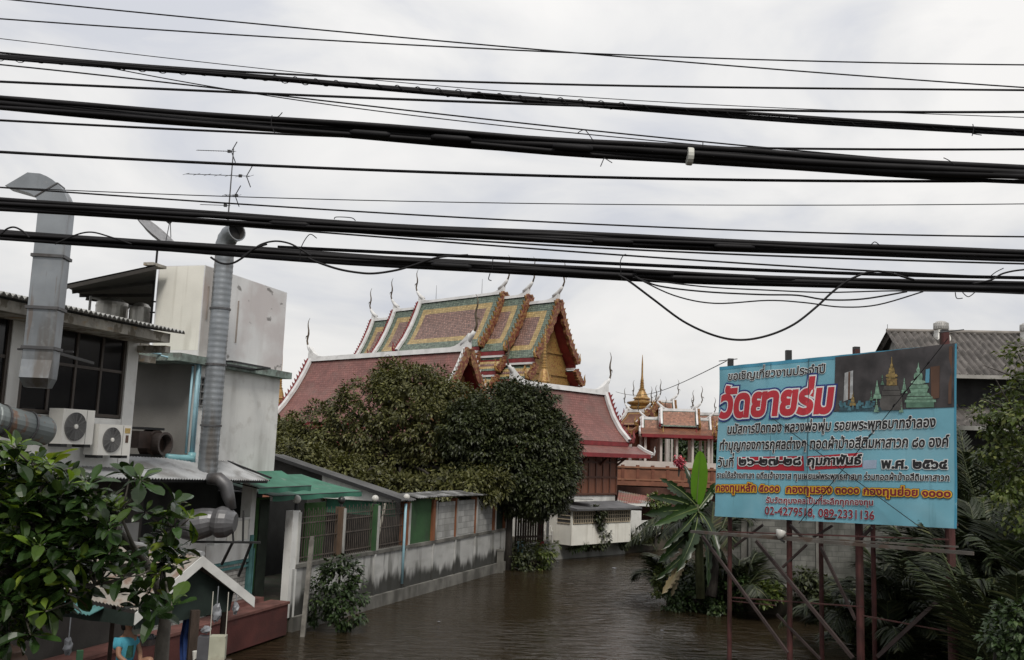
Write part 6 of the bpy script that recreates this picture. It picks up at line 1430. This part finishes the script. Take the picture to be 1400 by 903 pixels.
# --- lettering: outlines of the glyphs, swelled for the borders, filled by winding number
def contours(body, font_res=4):
    c = bpy.data.curves.new('txt', 'FONT'); c.body = body; c.size = 1.0; o = bpy.data.objects.new('txt', c); COL.objects.link(o)
    dg = bpy.context.evaluated_depsgraph_get(); oe = o.evaluated_get(dg); cu = oe.to_curve(dg); out = []
    for sp in cu.splines:
        bp = sp.bezier_points; n = len(bp); pts = []
        for i in range(n):
            a, b = bp[i], bp[(i + 1) % n]; p0, p1, p2, p3 = a.co, a.handle_right, b.handle_left, b.co
            st = (p1 - p0).cross(p3 - p0).length + (p2 - p3).cross(p0 - p3).length
            k = 1 if st < 1e-5 else font_res
            for j in range(k):
                t = j / k; q = (1 - t) ** 3 * p0 + 3 * t * (1 - t) ** 2 * p1 + 3 * t * t * (1 - t) * p2 + t ** 3 * p3; pts.append((q.x, q.y))
        cl = [pts[0]] if pts else []
        for p in pts[1:]:
            if math.dist(p, cl[-1]) > 1e-4: cl.append(p)
        if len(cl) > 2: out.append(cl)
    oe.to_curve_clear(); bpy.data.objects.remove(o); bpy.data.curves.remove(c); return out
UPV = 'ิีึืัํ็'; TONE = '่้๊๋์'
def text_contours(s_):
    base = contours(s_); n = 0; out = list(base); sg = [SGN_T] * len(out)
    for i, ch in enumerate(s_):
        if ch in TONE and i and s_[i - 1] in UPV:
            n0, n1 = len(contours(s_[:i])), len(contours(s_[:i + 1]))
            for k in range(n0, n1): out[k] = [(x, y + .24) for x, y in out[k]]
        if ch in UPV + TONE and i and (s_[i - 1] in 'ปฝฟ' or (i > 1 and s_[i - 2] in 'ปฝฟ' and s_[i - 1] in UPV)):
            n0, n1 = len(contours(s_[:i])), len(contours(s_[:i + 1]))
            for k in range(n0, n1): out[k] = [(x - .16, y) for x, y in out[k]]
        if ch.isascii() and ch != ' ':
            for k in range(len(contours(s_[:i])), len(contours(s_[:i + 1]))): sg[k] = SGN_A
    return out, sg
def swell(c, d, SIGN):
    p = np.array(c); a = np.roll(p, 1, 0); b = np.roll(p, -1, 0); e0 = unit(p - a); e1 = unit(b - p)
    n0 = np.stack([e0[:, 1], -e0[:, 0]], 1); n1 = np.stack([e1[:, 1], -e1[:, 0]], 1); m = n0 + n1; q = np.sum(m * m, 1, keepdims=True)
    m = np.where(q > .3, m * 2 / np.maximum(q, .3), n0); l = np.linalg.norm(m, axis=1, keepdims=True); m = m * np.minimum(1, 1.8 / np.maximum(l, 1e-6))
    return (p + m * d * SIGN).tolist()
def area(c): p = np.array(c); x, y = p[:, 0], p[:, 1]; return .5 * np.sum(x * np.roll(y, -1) - np.roll(x, -1) * y)
SGN_T = 1.0 if area(max(contours('อ'), key=lambda c: abs(area(c)))) > 0 else -1.0; SGN_A = 1.0 if area(contours('-')[0]) > 0 else -1.0
def fill(cs):
    V = []; Ed = []
    for c in cs:
        b = len(V); V += [Vector(p) for p in c]; Ed += [(b + i, b + (i + 1) % len(c)) for i in range(len(c))]
    vo, eo, fo, *_ = delaunay_2d_cdt(V, Ed, [], 0, 1e-5)
    vo = np.array([(v.x, v.y) for v in vo]); fo = np.array([f for f in fo if len(f) == 3]); ce = vo[fo].mean(1)
    A = np.array([V[i] for i, _ in Ed]); B_ = np.array([V[j] for _, j in Ed]); wn = np.zeros(len(ce), int)
    for i in range(0, len(ce), 400):
        c = ce[i:i + 400]; y = c[:, 1:2]; cr_ = (B_[None, :, 0] - A[None, :, 0]) * (y - A[None, :, 1]) - (c[:, 0:1] - A[None, :, 0]) * (B_[None, :, 1] - A[None, :, 1])
        wn[i:i + 400] = np.sum((A[None, :, 1] <= y) & (B_[None, :, 1] > y) & (cr_ > 0), 1) - np.sum((A[None, :, 1] > y) & (B_[None, :, 1] <= y) & (cr_ < 0), 1)
    return vo, fo[wn != 0]
m_ink = M('ink_black', (.012, .012, .014), .5, .1); m_inkw = M('ink_white', (.76, .78, .78), .5, .04); m_inkr = M('ink_red', (.5, .03, .045), .5, .06)
m_inkb = M('ink_navy', (.02, .035, .2), .5, .1); m_inky = M('ink_yellow', (.72, .42, .03), .5, .08); m_inkm = M('ink_maroon', (.2, .012, .03), .5, .1)
WB_, HB_ = E1.length, E2.length
def write(name, s_, a, b, h, layers, shear=0.0):
    """a, b: ends of the baseline in the photograph's banner; h: letter body height there; layers: (ink, swell, height above cloth)"""
    cs, sg_ = text_contours(s_); xs = [x for c in cs for x, y in c]; x0, x1 = min(xs), max(xs); bodyh = .56 if not s_[0].isascii() else .72
    pa_, pb_ = z8(*a), z8(*b); up_ = z8((a[0] + b[0]) / 2, (a[1] + b[1]) / 2 - h) - z8((a[0] + b[0]) / 2, (a[1] + b[1]) / 2)
    hh = up_.length if False else abs(up_.y); root = None; ky = hh / bodyh
    for k, (m, sw, oz) in enumerate(layers):
        vo, fo = fill([swell(c, sw, g) if sw else c for c, g in zip(cs, sg_)]); mb = MB(); v = []
        for x, y in vo:
            f = (x + y * shear - x0) / (x1 - x0); st = pa_ + (pb_ - pa_) * f; v.append(PB(min(.999, max(.001, st.x)), min(.999, max(.001, st.y + y * ky)), oz + .01))
        mb.add(v, [tuple(t) for t in fo]); o = mb.build(name if root is None else 'letter_border', m, root or ban); root = root or o
HAL = lambda m, w=.035, h=.05: [(m, w, .012), (m_inkw, w + h, .008)]
write('headline_lettering', 'ขอเชิญเที่ยวงานประจำปี', (112, 250), (522, 224), 27, HAL(m_ink, .02, .045), .05)
write('title_lettering', 'วัดยายร่ม', (77, 406), (545, 388), 93, [(m_inkr, .05, .016), (m_inkw, .085, .012), (m_inkb, .125, .008)], .12)
write('text_line', 'นมัสการปิดทอง หลวงพ่อพุ่ม รอยพระพุทธบาทจำลอง', (108, 477), (993, 455), 32, HAL(m_ink, .03, .045), .1)
write('text_line', 'ทำบุญกองการกุศลต่างๆ ทอดผ้าป่าอสีติมหาสาวก ๘๐ องค์', (77, 545), (1050, 538), 33, HAL(m_ink, .03, .045), .1)
def patch(name, pts, mat, o_):
    q = [z8(*p) for p in pts]; mb = MB()
    mb.grid(lambda a, b: PB(*((q[0] * (1 - a) + q[1] * a) * (1 - b) + (q[3] * (1 - a) + q[2] * a) * b), o_), [i / 70 for i in range(71)], [i / 30 for i in range(31)]); return mb.build(name, mat, ban)
m_redbox = M('patch_red', (.42, .015, .03), .5, .06)
patch('red_patch', ((150, 577), (432, 574), (434, 637), (150, 629)), m_redbox, .006); patch('red_patch', ((446, 576), (681, 561), (682, 622), (456, 634)), m_redbox, .006)
write('date_lettering', 'วันที่', (70, 618), (135, 617), 29, HAL(m_ink, .025, .045))
write('date_lettering', '๒๖-๒๗-๒๘', (160, 612), (420, 611), 30, HAL(m_ink, .04, .06)); write('date_lettering', 'กุมภาพันธ์', (450, 612), (676, 609), 29, HAL(m_ink, .045, .06), .08)
write('date_lettering', 'พ.ศ. ๒๕๖๔', (767, 627), (1043, 630), 32, HAL(m_ink, .045, .05))
patch('faded_patch', ((686, 594), (744, 592), (743, 628), (684, 630)), M('faded_lilac', (.34, .42, .55), .55, .1), .005)
write('small_lettering', 'รายได้สร้างศาลา อดีตเจ้าอาวาส ทุนเผยแผ่พระพุทธศาสนา ร่วมทอดผ้าป่าอสีติมหาสาวก', (65, 664), (1053, 681), 20, HAL(m_ink, .03, .05))
YEL = [(m_inkm, .035, .016), (m_inky, .12, .012), (M('ink_dark_brown', (.05, .03, .02), .5, .1), .16, .008)]
write('fund_lettering', 'กองทุนหลัก ๕๐๐๐', (62, 722), (330, 724), 25, YEL); write('fund_lettering', 'กองทุนรอง ๓๐๐๐', (360, 729), (668, 733), 25, YEL); write('fund_lettering', 'กองทุนย่อย ๑๐๐๐', (690, 737), (1058, 749), 25, YEL)
write('red_lettering', 'รับวัตถุมงคลเป็นที่ระลึกทุกกองทุน', (277, 771), (730, 783), 19, [(m_inkm, .03, .01), (m_inkw, .07, .007)])
write('phone_lettering', '02-4279518, 089-2331136', (272, 820), (736, 843), 36, [(m_inkm, .02, .01), (m_inkw, .04, .007)])
# printed photograph of a shrine
pp_ = patch('printed_photo', ((566, 158), (1075, 106), (1075, 374), (558, 388)), M('print_dark', (.048, .043, .045), .5, .45, 2.5), .009)
def shape(name, pts, mat, o_, mirror=None):
    mb = MB(); q = [z8(*p) for p in pts]; vo, eo, fo, *_ = delaunay_2d_cdt([Vector(p) for p in q], [(i, (i + 1) % len(q)) for i in range(len(q))], [], 1, 1e-6)
    mb.add([PB(v.x, v.y, o_ + .014) for v in vo], [tuple(f) for f in fo]); return mb.build(name, mat, pp_)
g1 = M('print_jade', (.19, .33, .24), .5, .3, 14); g2 = M('print_jade_dark', (.1, .2, .14), .5, .2, 5); go = M('print_gold', (.24, .17, .06), .5, .5, 18); bw_ = M('print_brown', (.1, .05, .03), .5, .2); lw = M('print_window', (.4, .41, .42), .5, .25, 8); tl = M('print_teal', (.06, .16, .2), .5, .4, 9); st_ = M('print_stone', (.09, .085, .08), .5, .3, 4)
shape('print_window', [(606, 225), (642, 215), (640, 330), (600, 345)], lw, .006); shape('print_window_gap', [(622, 222), (630, 220), (627, 335), (619, 338)], bw_, .008)
shape('print_window', [(955, 215), (972, 212), (970, 270), (953, 272)], M('print_blue', (.1, .3, .42), .5, .1), .006)
shape('print_door', [(975, 205), (1015, 200), (1012, 335), (978, 340)], bw_, .006); shape('print_post', [(1052, 120), (1066, 118), (1064, 360), (1050, 360)], bw_, .006)
def sym(cx, prof): return [(cx - w, y) for w, y in prof] + [(cx + w, y) for w, y in prof[::-1]]
def rects(name, rows, mat, o_):
    """stacked tiers: (centre x, top, bottom, half width top, half width bottom) in the banner's own pixels"""
    mb = MB()
    for cx, y0, y1, w0, w1 in rows:
        q = [z8(cx - w0, y0), z8(cx + w0, y0), z8(cx + w1, y1), z8(cx - w1, y1)]; mb.add([PB(v.x, v.y, o_ + .014) for v in q], [(0, 3, 2, 1)])
    return mb.build(name, mat, pp_)
def disc(name, els, mat, o_):
    mb = MB()
    for cx, cy, rx, ry in els:
        q = [z8(cx + rx * math.cos(k * math.pi / 8), cy - ry * math.sin(k * math.pi / 8)) for k in range(16)]; mb.add([PB(v.x, v.y, o_ + .014) for v in q], [tuple(range(16))])
    return mb.build(name, mat, pp_)
rects('print_pedestal', [(805, 282, 300, 30, 36), (805, 302, 322, 40, 40), (805, 324, 384, 48, 50)], st_, .006)
rects('print_gold_figure', [(808, 160, 190, 1, 3), (808, 205, 232, 10, 14), (808, 250, 256, 24, 24), (808, 262, 280, 12, 22)], go, .008); disc('print_gold_head', [(808, 198, 7, 9), (808, 240, 26, 9)], go, .0095)
rects('print_gold_tier', [(808, 232, 236, 22, 22), (808, 256, 262, 16, 16), (790, 252, 280, 3, 5), (826, 252, 280, 3, 5)], M('print_gold_dark', (.2, .13, .05), .5, .3, 8), .0087)
rects('print_jade_body', [(923, 186, 208, 1, 3), (923, 228, 262, 12, 17)], g1, .0085); disc('print_jade_head', [(923, 217, 8, 11), (910, 246, 6, 16), (936, 246, 6, 16)], g1, .0095); disc('print_jade_lap', [(923, 268, 33, 9)], M('print_jade_light', (.26, .42, .32), .5, .3, 14), .0105)
rects('print_jade_base', [(926, 278, 292, 36, 44), (926, 296, 312, 40, 34), (926, 314, 326, 42, 52), (928, 329, 338, 56, 56)], g1, .008); rects('print_jade_shadow', [(926, 292, 296, 42, 42), (926, 312, 314, 34, 40), (930, 338, 342, 60, 60), (930, 352, 374, 60, 60)], g2, .0072); rects('print_jade_rail', [(931, 342, 352, 66, 68)], g1, .0085)
for cx, top, k, m in ((745, 258, .9, g1), (862, 250, .7, g1), (640, 300, .7, go), (848, 345, .5, g1), (742, 335, .6, g1), (768, 235, .4, g2), (720, 300, .4, g2)):
    rects('print_small_figure', [(cx, top, top + 14, .8, 3), (cx, top + 26, top + 48 * k + 14, 7 * k, 12 * k), (cx, top + 50 * k + 14, top + 70 * k + 14, 16 * k, 20 * k)], m, .0075); disc('print_small_head', [(cx, top + 20, 5 * k, 7 * k)], m, .009)
rr2 = random.Random(9)
rects('print_offerings', [(x, y, y + rr2.uniform(6, 22), rr2.uniform(2, 9), rr2.uniform(3, 9)) for x, y in [(rr2.uniform(585, 785), rr2.uniform(340, 366)) for _ in range(34)]], tl, .0065); rects('print_table', [(690, 370, 386, 105, 108)], M('print_teal_dark', (.03, .07, .09), .5, .4, 9), .005)
# seam, ropes across the cloth
mb = MB(); mb.tube([PB(.425, .995, .02), PB(.43, .6, .02), PB(.43, .01, .02)], .008, 5); mb.tube([PB(.255, .99, .015), PB(.26, .4, .015), PB(.258, .01, .015)], .004, 5); mb.build('seam', M('seam_dark', (.03, .05, .06), .7, .1), ban)
# steel frame
m_rust = M('red_oxide_steel', (.075, .024, .022), .75, .3, 3, .2, 20, stain=((.04, .02, .015), (4, 4, 1.2), .54, .08, .8))
m_steelp = M('weathered_pale_steel', (.1, .09, .08), .7, .25, 2, stain=((.08, .05, .035), (3, 3, 3), .55, .06, .8))
def bline(px, back=.12):
    d = ray(px, 700); d = Vector((d.x, d.y, 0)); e = Vector((E1.x, E1.y, 0)); n = Vector((e.y, -e.x, 0)).normalized(); n = n if n.y > 0 else -n
    p0 = Vector((BL.x, BL.y, 0)) + n * back; k = (p0 - Vector((0, 0, 0))).dot(n) / d.dot(n); return d * k
poles = []
for px, r, back, top in ((998, .055, .34, at(993, 492, 23).z), (1079, .065, .34, at(1078, 482, 22).z), (1174, .085, .34, at(1165, 479, 21).z), (1298, .1, .34, at(1297, 456, 19.5).z), (1122, .055, 1.6, 7.2), (1193, .055, 1.7, 7.2)):
    b_ = bline(px, back); mb = MB(); mb.tube([b_ - ZUP * 1.5, b_ + ZUP * top], r, 10); o = mb.build('pole', m_rust, bo); poles.append((b_, top, o))
    if back < 1: mb = MB(); mb.box(b_ + ZUP * (top - .06), (.13, .13, .24)); mb.build('pole_cap', m_black, o)
f_ = [p for p, t, o in poles]
def on_front(px, py, back): 
    e = Vector((E1.x, E1.y, 0)).normalized(); n = Vector((e.y, -e.x, 0)); n = n if n.y > 0 else -n; p0 = Vector((BL.x, BL.y, 0)) + n * back
    d = ray(px, py); return EYE + d * ((p0 - EYE).dot(n) / d.dot(n))
m_brace = M('dark_brace', (.045, .03, .028), .75, .3, 3)
for (a, b, w, back, mt) in (((945, 727), (1331, 757), .07, -.25, m_steelp), ((1000, 730), (1310, 748), .035, -.2, m_steelp), ((985, 727), (1300, 738), .03, .05, m_rust), ((960, 733), (1077, 893), .06, -.1, m_brace), ((1034, 740), (1166, 900), .07, .0, m_brace), ((1122, 748), (1170, 848), .06, .3, m_brace), ((1043, 718), (1003, 748), .05, .25, m_brace), ((1080, 718), (1100, 738), .06, .2, m_brace), ((1103, 745), (1070, 776), .05, .3, m_brace), ((1290, 815), (1200, 898), .08, .1, m_brace), ((1062, 840), (1122, 902), .05, .3, m_brace), ((1192, 722), (1175, 738), .06, .3, m_brace), ((1000, 817), (1180, 830), .025, .1, m_rust), ((1000, 822), (1060, 828), .02, .1, m_rust), ((1180, 842), (1320, 868), .025, .1, m_rust), ((1138, 719), (1112, 735), .05, .35, m_brace)):
    mb = MB(); mb.bar(on_front(*a, back), on_front(*b, back), w); mb.build('cross_beam' if mt is m_steelp else 'brace', mt, bo)
mb = MB()
for t_ in (.02, .33, .66, .98): mb.bar(PB(.0, t_, -.06), PB(1, t_, -.06), .05)
mb.build('back_rail', m_rust, bo)
mb = MB(); q = on_front(1078, 897, -.05); mb.lathe((q.x, q.y, .25), [(.16, 0), (.1, .3), (.06, .36)], 10); tag(mb.build('pole_footing', m_white, loc=(q.x, q.y, .25)), 'small white cone footing at the base of the second billboard pole', 'footing')
q = on_front(1067, 733, -.32); fl = thing('flood_lamp', 'small white flood lamp clamped on the pale beam below the billboard', 'lamp', q)
mb = MB(); mb.lathe(q + Vector((0, 0, .05)), [(.03, -.12), (.09, -.04), (.12, .06), (.11, .07)], 14, Vector((.3, .2, .9))); mb.build('lamp_shade', m_globe, fl, True)
mb = MB(); mb.bar(q - ZUP * .08, q + Vector((.1, .02, -.14)), .04); mb.build('bracket', m_black, fl)
for (a, b, lab, sag) in (((1296, 463), (1092, 716), 'dark knotted rope slanting across the billboard from its upper right corner', .02), ((1056, 572), (1262, 724), 'thin dark rope slanting down to the right across the billboard lettering', .01)):
    A_, B2_ = on_front(*a, -.12), on_front(*b, -.14); mb = MB(); mb.tube([A_.lerp(B2_, i / 16) - ZUP * sag * math.sin(math.pi * i / 16) for i in range(17)], .009, 5)
    if sag > .015:
        for k in (.12, .2, .27, .34, .5): mb.lathe(A_.lerp(B2_, k), [(.005, -.05), (.02, -.02), (.018, .03), (.005, .05)], 6, (B2_ - A_))
    tag(mb.build('stay_rope', m_cable, loc=A_), lab, 'rope')
A_ = on_front(993, 494, .1); B2_ = at(842, 536, 58); mb = MB(); mb.tube([A_.lerp(B2_, i / 20) - ZUP * .5 * math.sin(math.pi * i / 20) for i in range(21)], .012, 5); tag(mb.build('stay_wire', m_cable, loc=A_), 'thin far wire running from the left billboard post towards the temple spire', 'wire')
mb = MB(); mb.tube([on_front(983, 494, .1), on_front(1008, 491, .1)], .012, 5); mb.tube([on_front(1284, 455, .05), on_front(1318, 451, .05)], .012, 5); tag(mb.build('post_spike', m_galvd, bo), None)

# ================================================================== OVERHEAD CABLES
def fitline(pts, Y, deg=3, x0=-1500, x1=2900, n=81, sl=0.0):
    xs = np.array([p[0] for p in pts], float); ys = np.array([p[1] for p in pts], float); deg = min(deg, len(pts) - 1)
    c = np.polyfit((xs - 700) / 700, ys, deg); f = np.poly1d(c)
    def ev(x):
        if x < xs[0]: d = (f((xs[0] + 40 - 700) / 700) - f((xs[0] - 700) / 700)) / 40; return f((xs[0] - 700) / 700) + d * (x - xs[0])
        if x > xs[-1]: d = (f((xs[-1] - 700) / 700) - f((xs[-1] - 40 - 700) / 700)) / 40; return f((xs[-1] - 700) / 700) + d * (x - xs[-1])
        return f((x - 700) / 700)
    X = np.linspace(x0, x1, n); return [at(x, ev(x), Y + sl * (x - 700) / 700) for x in X], X
GR = 'overhead cables crossing the view'
def cable(label, pts, wpx, Y, deg=3, x0=-1500, x1=2900, sl=0.0):
    P_, X = fitline(pts, Y, deg, x0, x1, 81, sl); mb = MB(); mb.tube(P_, wpx / 2 / FPX * Y, 7)
    tag(mb.build('overhead_cable', m_cable, None, True, loc=P_[40]), label, 'cable', GR)
def curve(label, pts, wpx, Y, name='overhead_cable'):
    q = [at(x, y, Y) for x, y in pts]; out = []
    for i in range(len(q) - 1):
        p0, p1, p2, p3 = q[max(0, i - 1)], q[i], q[i + 1], q[min(len(q) - 1, i + 2)]
        for k in range(6):
            t = k / 6; out.append(.5 * ((2 * p1) + (p2 - p0) * t + (2 * p0 - 5 * p1 + 4 * p2 - p3) * t * t + (3 * p1 - p0 - 3 * p2 + p3) * t ** 3))
    out.append(q[-1]); mb = MB(); mb.tube(out, wpx / 2 / FPX * Y, 7)
    if label is None: return mb
    tag(mb.build(name, m_cable, None, True, loc=out[len(out) // 2]), label, 'cable', GR); return mb
cable('topmost thin cable at the left edge, crossing the one below mid-sky', [(15, 0), (350, 32.6), (700, 65.4), (1050, 94), (1400, 120)], 2.1, 6.6)
cable('second thin cable from the top at the left edge, the highest at the right edge', [(0, 26), (350, 49.4), (700, 69), (1050, 82), (1400, 89)], 2.1, 6.4)
cable('very thin wire passing just above the spiral-wrapped bundle', [(0, 53), (350, 93.6), (520, 110), (700, 126), (1050, 147.7), (1228, 154), (1400, 161)], 1.2, 6.3, 4)
cable('straight cable leaving the top of the spiral-wrapped bundle, level on the right', [(0, 72), (100, 82), (350, 99.5), (700, 113.6), (1050, 120.7), (1400, 123.5)], 3.1, 6.0)
cable('thin cable joining the thick middle bundle from above at the right', [(0, 88.6), (350, 127), (414, 135), (700, 167), (1050, 203), (1177, 213), (1305, 226), (1400, 233)], 2.2, 6.1, 4)
cable('cable running under the spiral-wrapped bundle and out above it on the right', [(0, 112), (350, 127.3), (700, 142), (850, 147), (1050, 150.5), (1400, 153.4)], 3.6, 5.9)
cable('thin wire peeling off the spiral-wrapped bundle at the left, joining the thick bundle', [(155, 94), (350, 128.6), (700, 173.5), (1050, 207)], 1.6, 6.1, 3, 150, 1060)
cable('cable just under the thick middle bundle at the left edge', [(0, 165), (200, 174.5), (350, 182), (520, 189), (700, 195.5), (1050, 202.6), (1400, 204.5)], 3.4, 6.0)
cable('single thick cable in the open sky below the thick middle bundle', [(0, 208), (350, 226), (520, 233), (700, 239.7), (1050, 246.6), (1400, 247.5)], 4.2, 5.8)
cable('faint thin level wire in the open sky, the finest of its gap', [(0, 256), (400, 271.8), (700, 277.8), (1050, 281), (1400, 279)], 1.4, 6.3)
cable('thin cable above the smooth lower bundle', [(0, 256.5), (350, 280.5), (520, 291), (700, 302), (1050, 316), (1400, 324)], 2.4, 5.9)
cable('upper of two thin cables under the smooth lower bundle', [(302, 303), (500, 317), (700, 334.7), (1050, 349), (1400, 361)], 2.8, 5.6, 3, 250)
cable('lower of two thin cables under the smooth lower bundle', [(0, 287), (95, 295), (302, 307), (412, 315), (700, 339), (1050, 362), (1400, 381)], 2.6, 5.55, 4)
cable('upper cable of the bottom bundle, parted from it on the right', [(400, 339), (700, 354), (850, 361), (1050, 370), (1225, 376), (1400, 380)], 5.0, 5.5, 3, 380)
def bundle(label, pts, thick, Y, strands, seed, wrap=0):
    rr = random.Random(seed); P_, X = fitline(pts, Y, 3); tx = [t[0] for t in thick]; tw = [t[1] for t in thick]
    root = thing('cable_bundle', label, 'cable bundle', P_[40], 'overhead cable bundles')
    for k in range(strands):
        ph, sp = rr.random() * 6.28, rr.uniform(-.3, .3); row = (k + .5) / strands * 2 - 1; rw = rr.uniform(.24, .42) if strands > 4 else .5
        q = []
        for i, (p, x) in enumerate(zip(P_, X)):
            T = np.interp(x, tx, tw) / FPX * Y; u_ = i / 32
            dz = row * T * (.5 - rw * .28) + T * .05 * math.sin(u_ * 23 + ph * 3) + T * .06 * math.sin(u_ * 9 * (.6 + .4 * sp) + ph) ; dy = T * .4 * math.sin(u_ * 5 + ph + k * 1.7)
            q.append(p + Vector((0, dy, dz)))
        wpx = np.mean(tw) * rw; mb = MB(); mb.tube(q, wpx / 2 / FPX * Y * 1.1, 7); mb.build('cable', m_cable, root, True)
    for k in range(3):
        i = 33 + rr.randint(0, 14); T = np.interp(X[i], tx, tw) / FPX * Y; o_ = Vector((0, -T * .4, rr.uniform(-.25, .25) * T)); mb = MB(); a_, b_ = P_[i] + o_, P_[i + 1] + o_
        mb.tube([a_, a_.lerp(b_, .1), a_.lerp(b_, .9), b_], [T * .1, T * .2, T * .2, T * .1], 8); mb.build('splice_sleeve', m_cable, root, True)
    if wrap:
        mb = MB(); q = []
        for i in range(len(P_) - 1):
            for s_ in range(20):
                t = s_ / 20; x = X[i] + (X[i + 1] - X[i]) * t; T = np.interp(x, tx, tw) / FPX * Y * .5; a = (i * 20 + s_) * .62
                q.append(P_[i].lerp(P_[i + 1], t) + Vector((0, math.cos(a) * T, math.sin(a) * T * (1 + .25 * math.sin(i * 1.7)))))
        mb.tube(q, .0032, 4, False); mb.build('wrap_wire', m_cable, root)
    return root, P_, X
bundle('cable bundle wrapped in a spiral wire, high in the sky', [(0, 78), (76, 85), (214, 95), (350, 106.5), (528, 119), (700, 134), (878, 148), (1050, 160), (1228, 172), (1400, 182)], [(0, 9), (350, 8.5), (700, 10), (1400, 7)], 5.9, 4, 1, 1)
B2, P2, X2 = bundle('thickest cable bundle, across the middle of the sky with a white tape band', [(0, 141), (350, 167.5), (700, 196.5), (1050, 218), (1225, 229), (1400, 239)], [(0, 21), (350, 21), (700, 25), (1050, 25), (1400, 19)], 5.7, 9, 2)
bundle('smooth cable bundle, the second lowest, below the open gap of sky', [(0, 280), (400, 304.5), (700, 321.5), (1050, 337), (1225, 343), (1400, 349.5)], [(0, 17), (400, 17.5), (700, 18), (1050, 17), (1400, 16)], 5.4, 7, 3)
bundle('lowest cable bundle with loose loops, passing over the temple finials', [(0, 321), (200, 333), (400, 348), (700, 367), (1050, 384), (1225, 389), (1400, 394)], [(0, 14), (350, 18), (700, 19), (1050, 16), (1400, 14)], 5.3, 7, 4)
q = at(943, 214, 5.66); mb = MB(); mb.lathe(q - Vector((.018, 0, 0)), [(.056, 0), (.058, .01), (.058, .03), (.056, .036)], 16, Vector((1, 0, -.05))); mb.build('tape_band', m_tape, B2)
curve('long loose cable hanging in a deep loop between the lowest bundle and the billboard', [(845, 376), (862, 386), (894, 410), (935, 440), (977, 459), (1013, 465), (1050, 459), (1085, 444), (1115, 421), (1140, 398), (1165, 381), (1200, 371), (1250, 383)], 3.2, 5.2)
curve('slack wire in a shallow loop under the lowest bundle right of the deep loop', [(870, 380), (921, 404), (977, 415), (1050, 411), (1100, 414), (1150, 420), (1200, 417), (1262, 399)], 2.0, 5.22)
curve('slack wire close under the lowest bundle over the billboard', [(868, 378), (900, 391), (963, 399), (1040, 403), (1090, 404), (1130, 410), (1180, 409), (1240, 399)], 2.4, 5.24)
curve('taut thin wire closest under the lowest bundle on the right', [(865, 380), (960, 392), (1050, 397), (1130, 400), (1220, 398), (1320, 399), (1400, 402)], 2.0, 5.26)
curve('small drooping loop under the lowest bundle above the red roof', [(420, 352), (432, 358), (462, 368), (490, 373), (512, 374), (540, 370), (562, 364), (600, 352), (640, 349)], 3.2, 5.2)
curve('hooped cable standing above the lowest bundle over the white tower', [(330, 352), (345, 342), (358, 334), (375, 330), (392, 332), (406, 338), (425, 350)], 2.6, 5.2)
curve('hooped cable above the lowest bundle in front of the square duct', [(75, 334), (95, 325), (112, 319), (128, 318), (150, 324), (180, 334)], 2.2, 5.2)
curve('small hooped cable above the lowest bundle at the left border', [(2, 320), (10, 313), (20, 311), (32, 317), (40, 325)], 2.6, 5.2)
curve('cable sagging below the lowest bundle in front of the white tower', [(288, 352), (302, 360), (318, 360), (334, 351), (348, 340), (365, 334)], 3.0, 5.2)
curve('cable curling up from the lowest bundle near the right edge', [(1330, 388), (1355, 383), (1372, 374), (1400, 369), (1450, 367)], 2.6, 5.2)
TIES = [([(372, 158), (371, 170), (376, 183)], 5.6, 'short tie wire strapped down the thickest bundle, left part of the sky'), ([(372, 161), (380, 160), (386, 154)], 5.6, 'tie wire end curling up off the thickest bundle, left part of the sky'),
 ([(790, 182), (797, 178), (802, 180), (812, 194)], 5.6, 'bent tie wire poking up above the thickest bundle over the tall temple hall'), ([(826, 216), (821, 228)], 5.6, 'left prong of a tie wire hanging under the thickest bundle mid-sky'), ([(826, 216), (837, 223)], 5.6, 'right prong of a tie wire hanging under the thickest bundle mid-sky'),
 ([(1330, 170), (1331, 178), (1329, 186)], 5.8, 'upright tie wire knot on the spiral-wrapped bundle near the right edge'), ([(1329, 183), (1342, 185)], 5.8, 'tie wire end pointing right below the spiral-wrapped bundle'),
 ([(410, 356), (412, 338), (423, 321), (433, 326)], 5.2, 'long kinked tie wire standing above the lowest bundle over the red roof'), ([(670, 374), (668, 382), (672, 384)], 5.2, 'hooked tie wire hanging under the lowest bundle by the temple finials'), ([(673, 368), (674, 352)], 5.2, 'straight tie wire standing up from the lowest bundle above the temple finials'),
 ([(850, 384), (848, 360), (852, 350), (856, 348)], 5.2, 'tie wire clasping the lowest bundle where the deep loop begins'), ([(1290, 216), (1298, 220), (1305, 226)], 5.6, 'tie wire over the thickest bundle at the far right'), ([(457, 300), (460, 297), (480, 298), (486, 302)], 5.3, 'low hoop of tie wire on the smooth bundle, left of the middle'),
 ([(1354, 378), (1362, 372), (1372, 367)], 5.2, 'tie wire slanting up from the lowest bundle above the grey house'), ([(1306, 400), (1308, 408), (1316, 408)], 5.2, 'hooked tie wire under the lowest bundle above the grey roof'), ([(1316, 400), (1324, 406), (1334, 399)], 5.2, 'small round tie wire loop under the lowest bundle above the grey roof'),
 ([(1190, 336), (1196, 331), (1203, 336)], 5.3, 'tie wire hump on the smooth bundle above the billboard'), ([(961, 194), (961, 202)], 5.6, 'tiny upright tie wire beside the white tape band')]
for pts, Y, lab in TIES:
    x, y = pts[0]; mb = curve(None, pts, 1.3, Y); tag(mb.build('tie_wire', m_cable, loc=at(x, y, Y)), lab, 'tie wire', 'loose tie wires on the cable bundles')
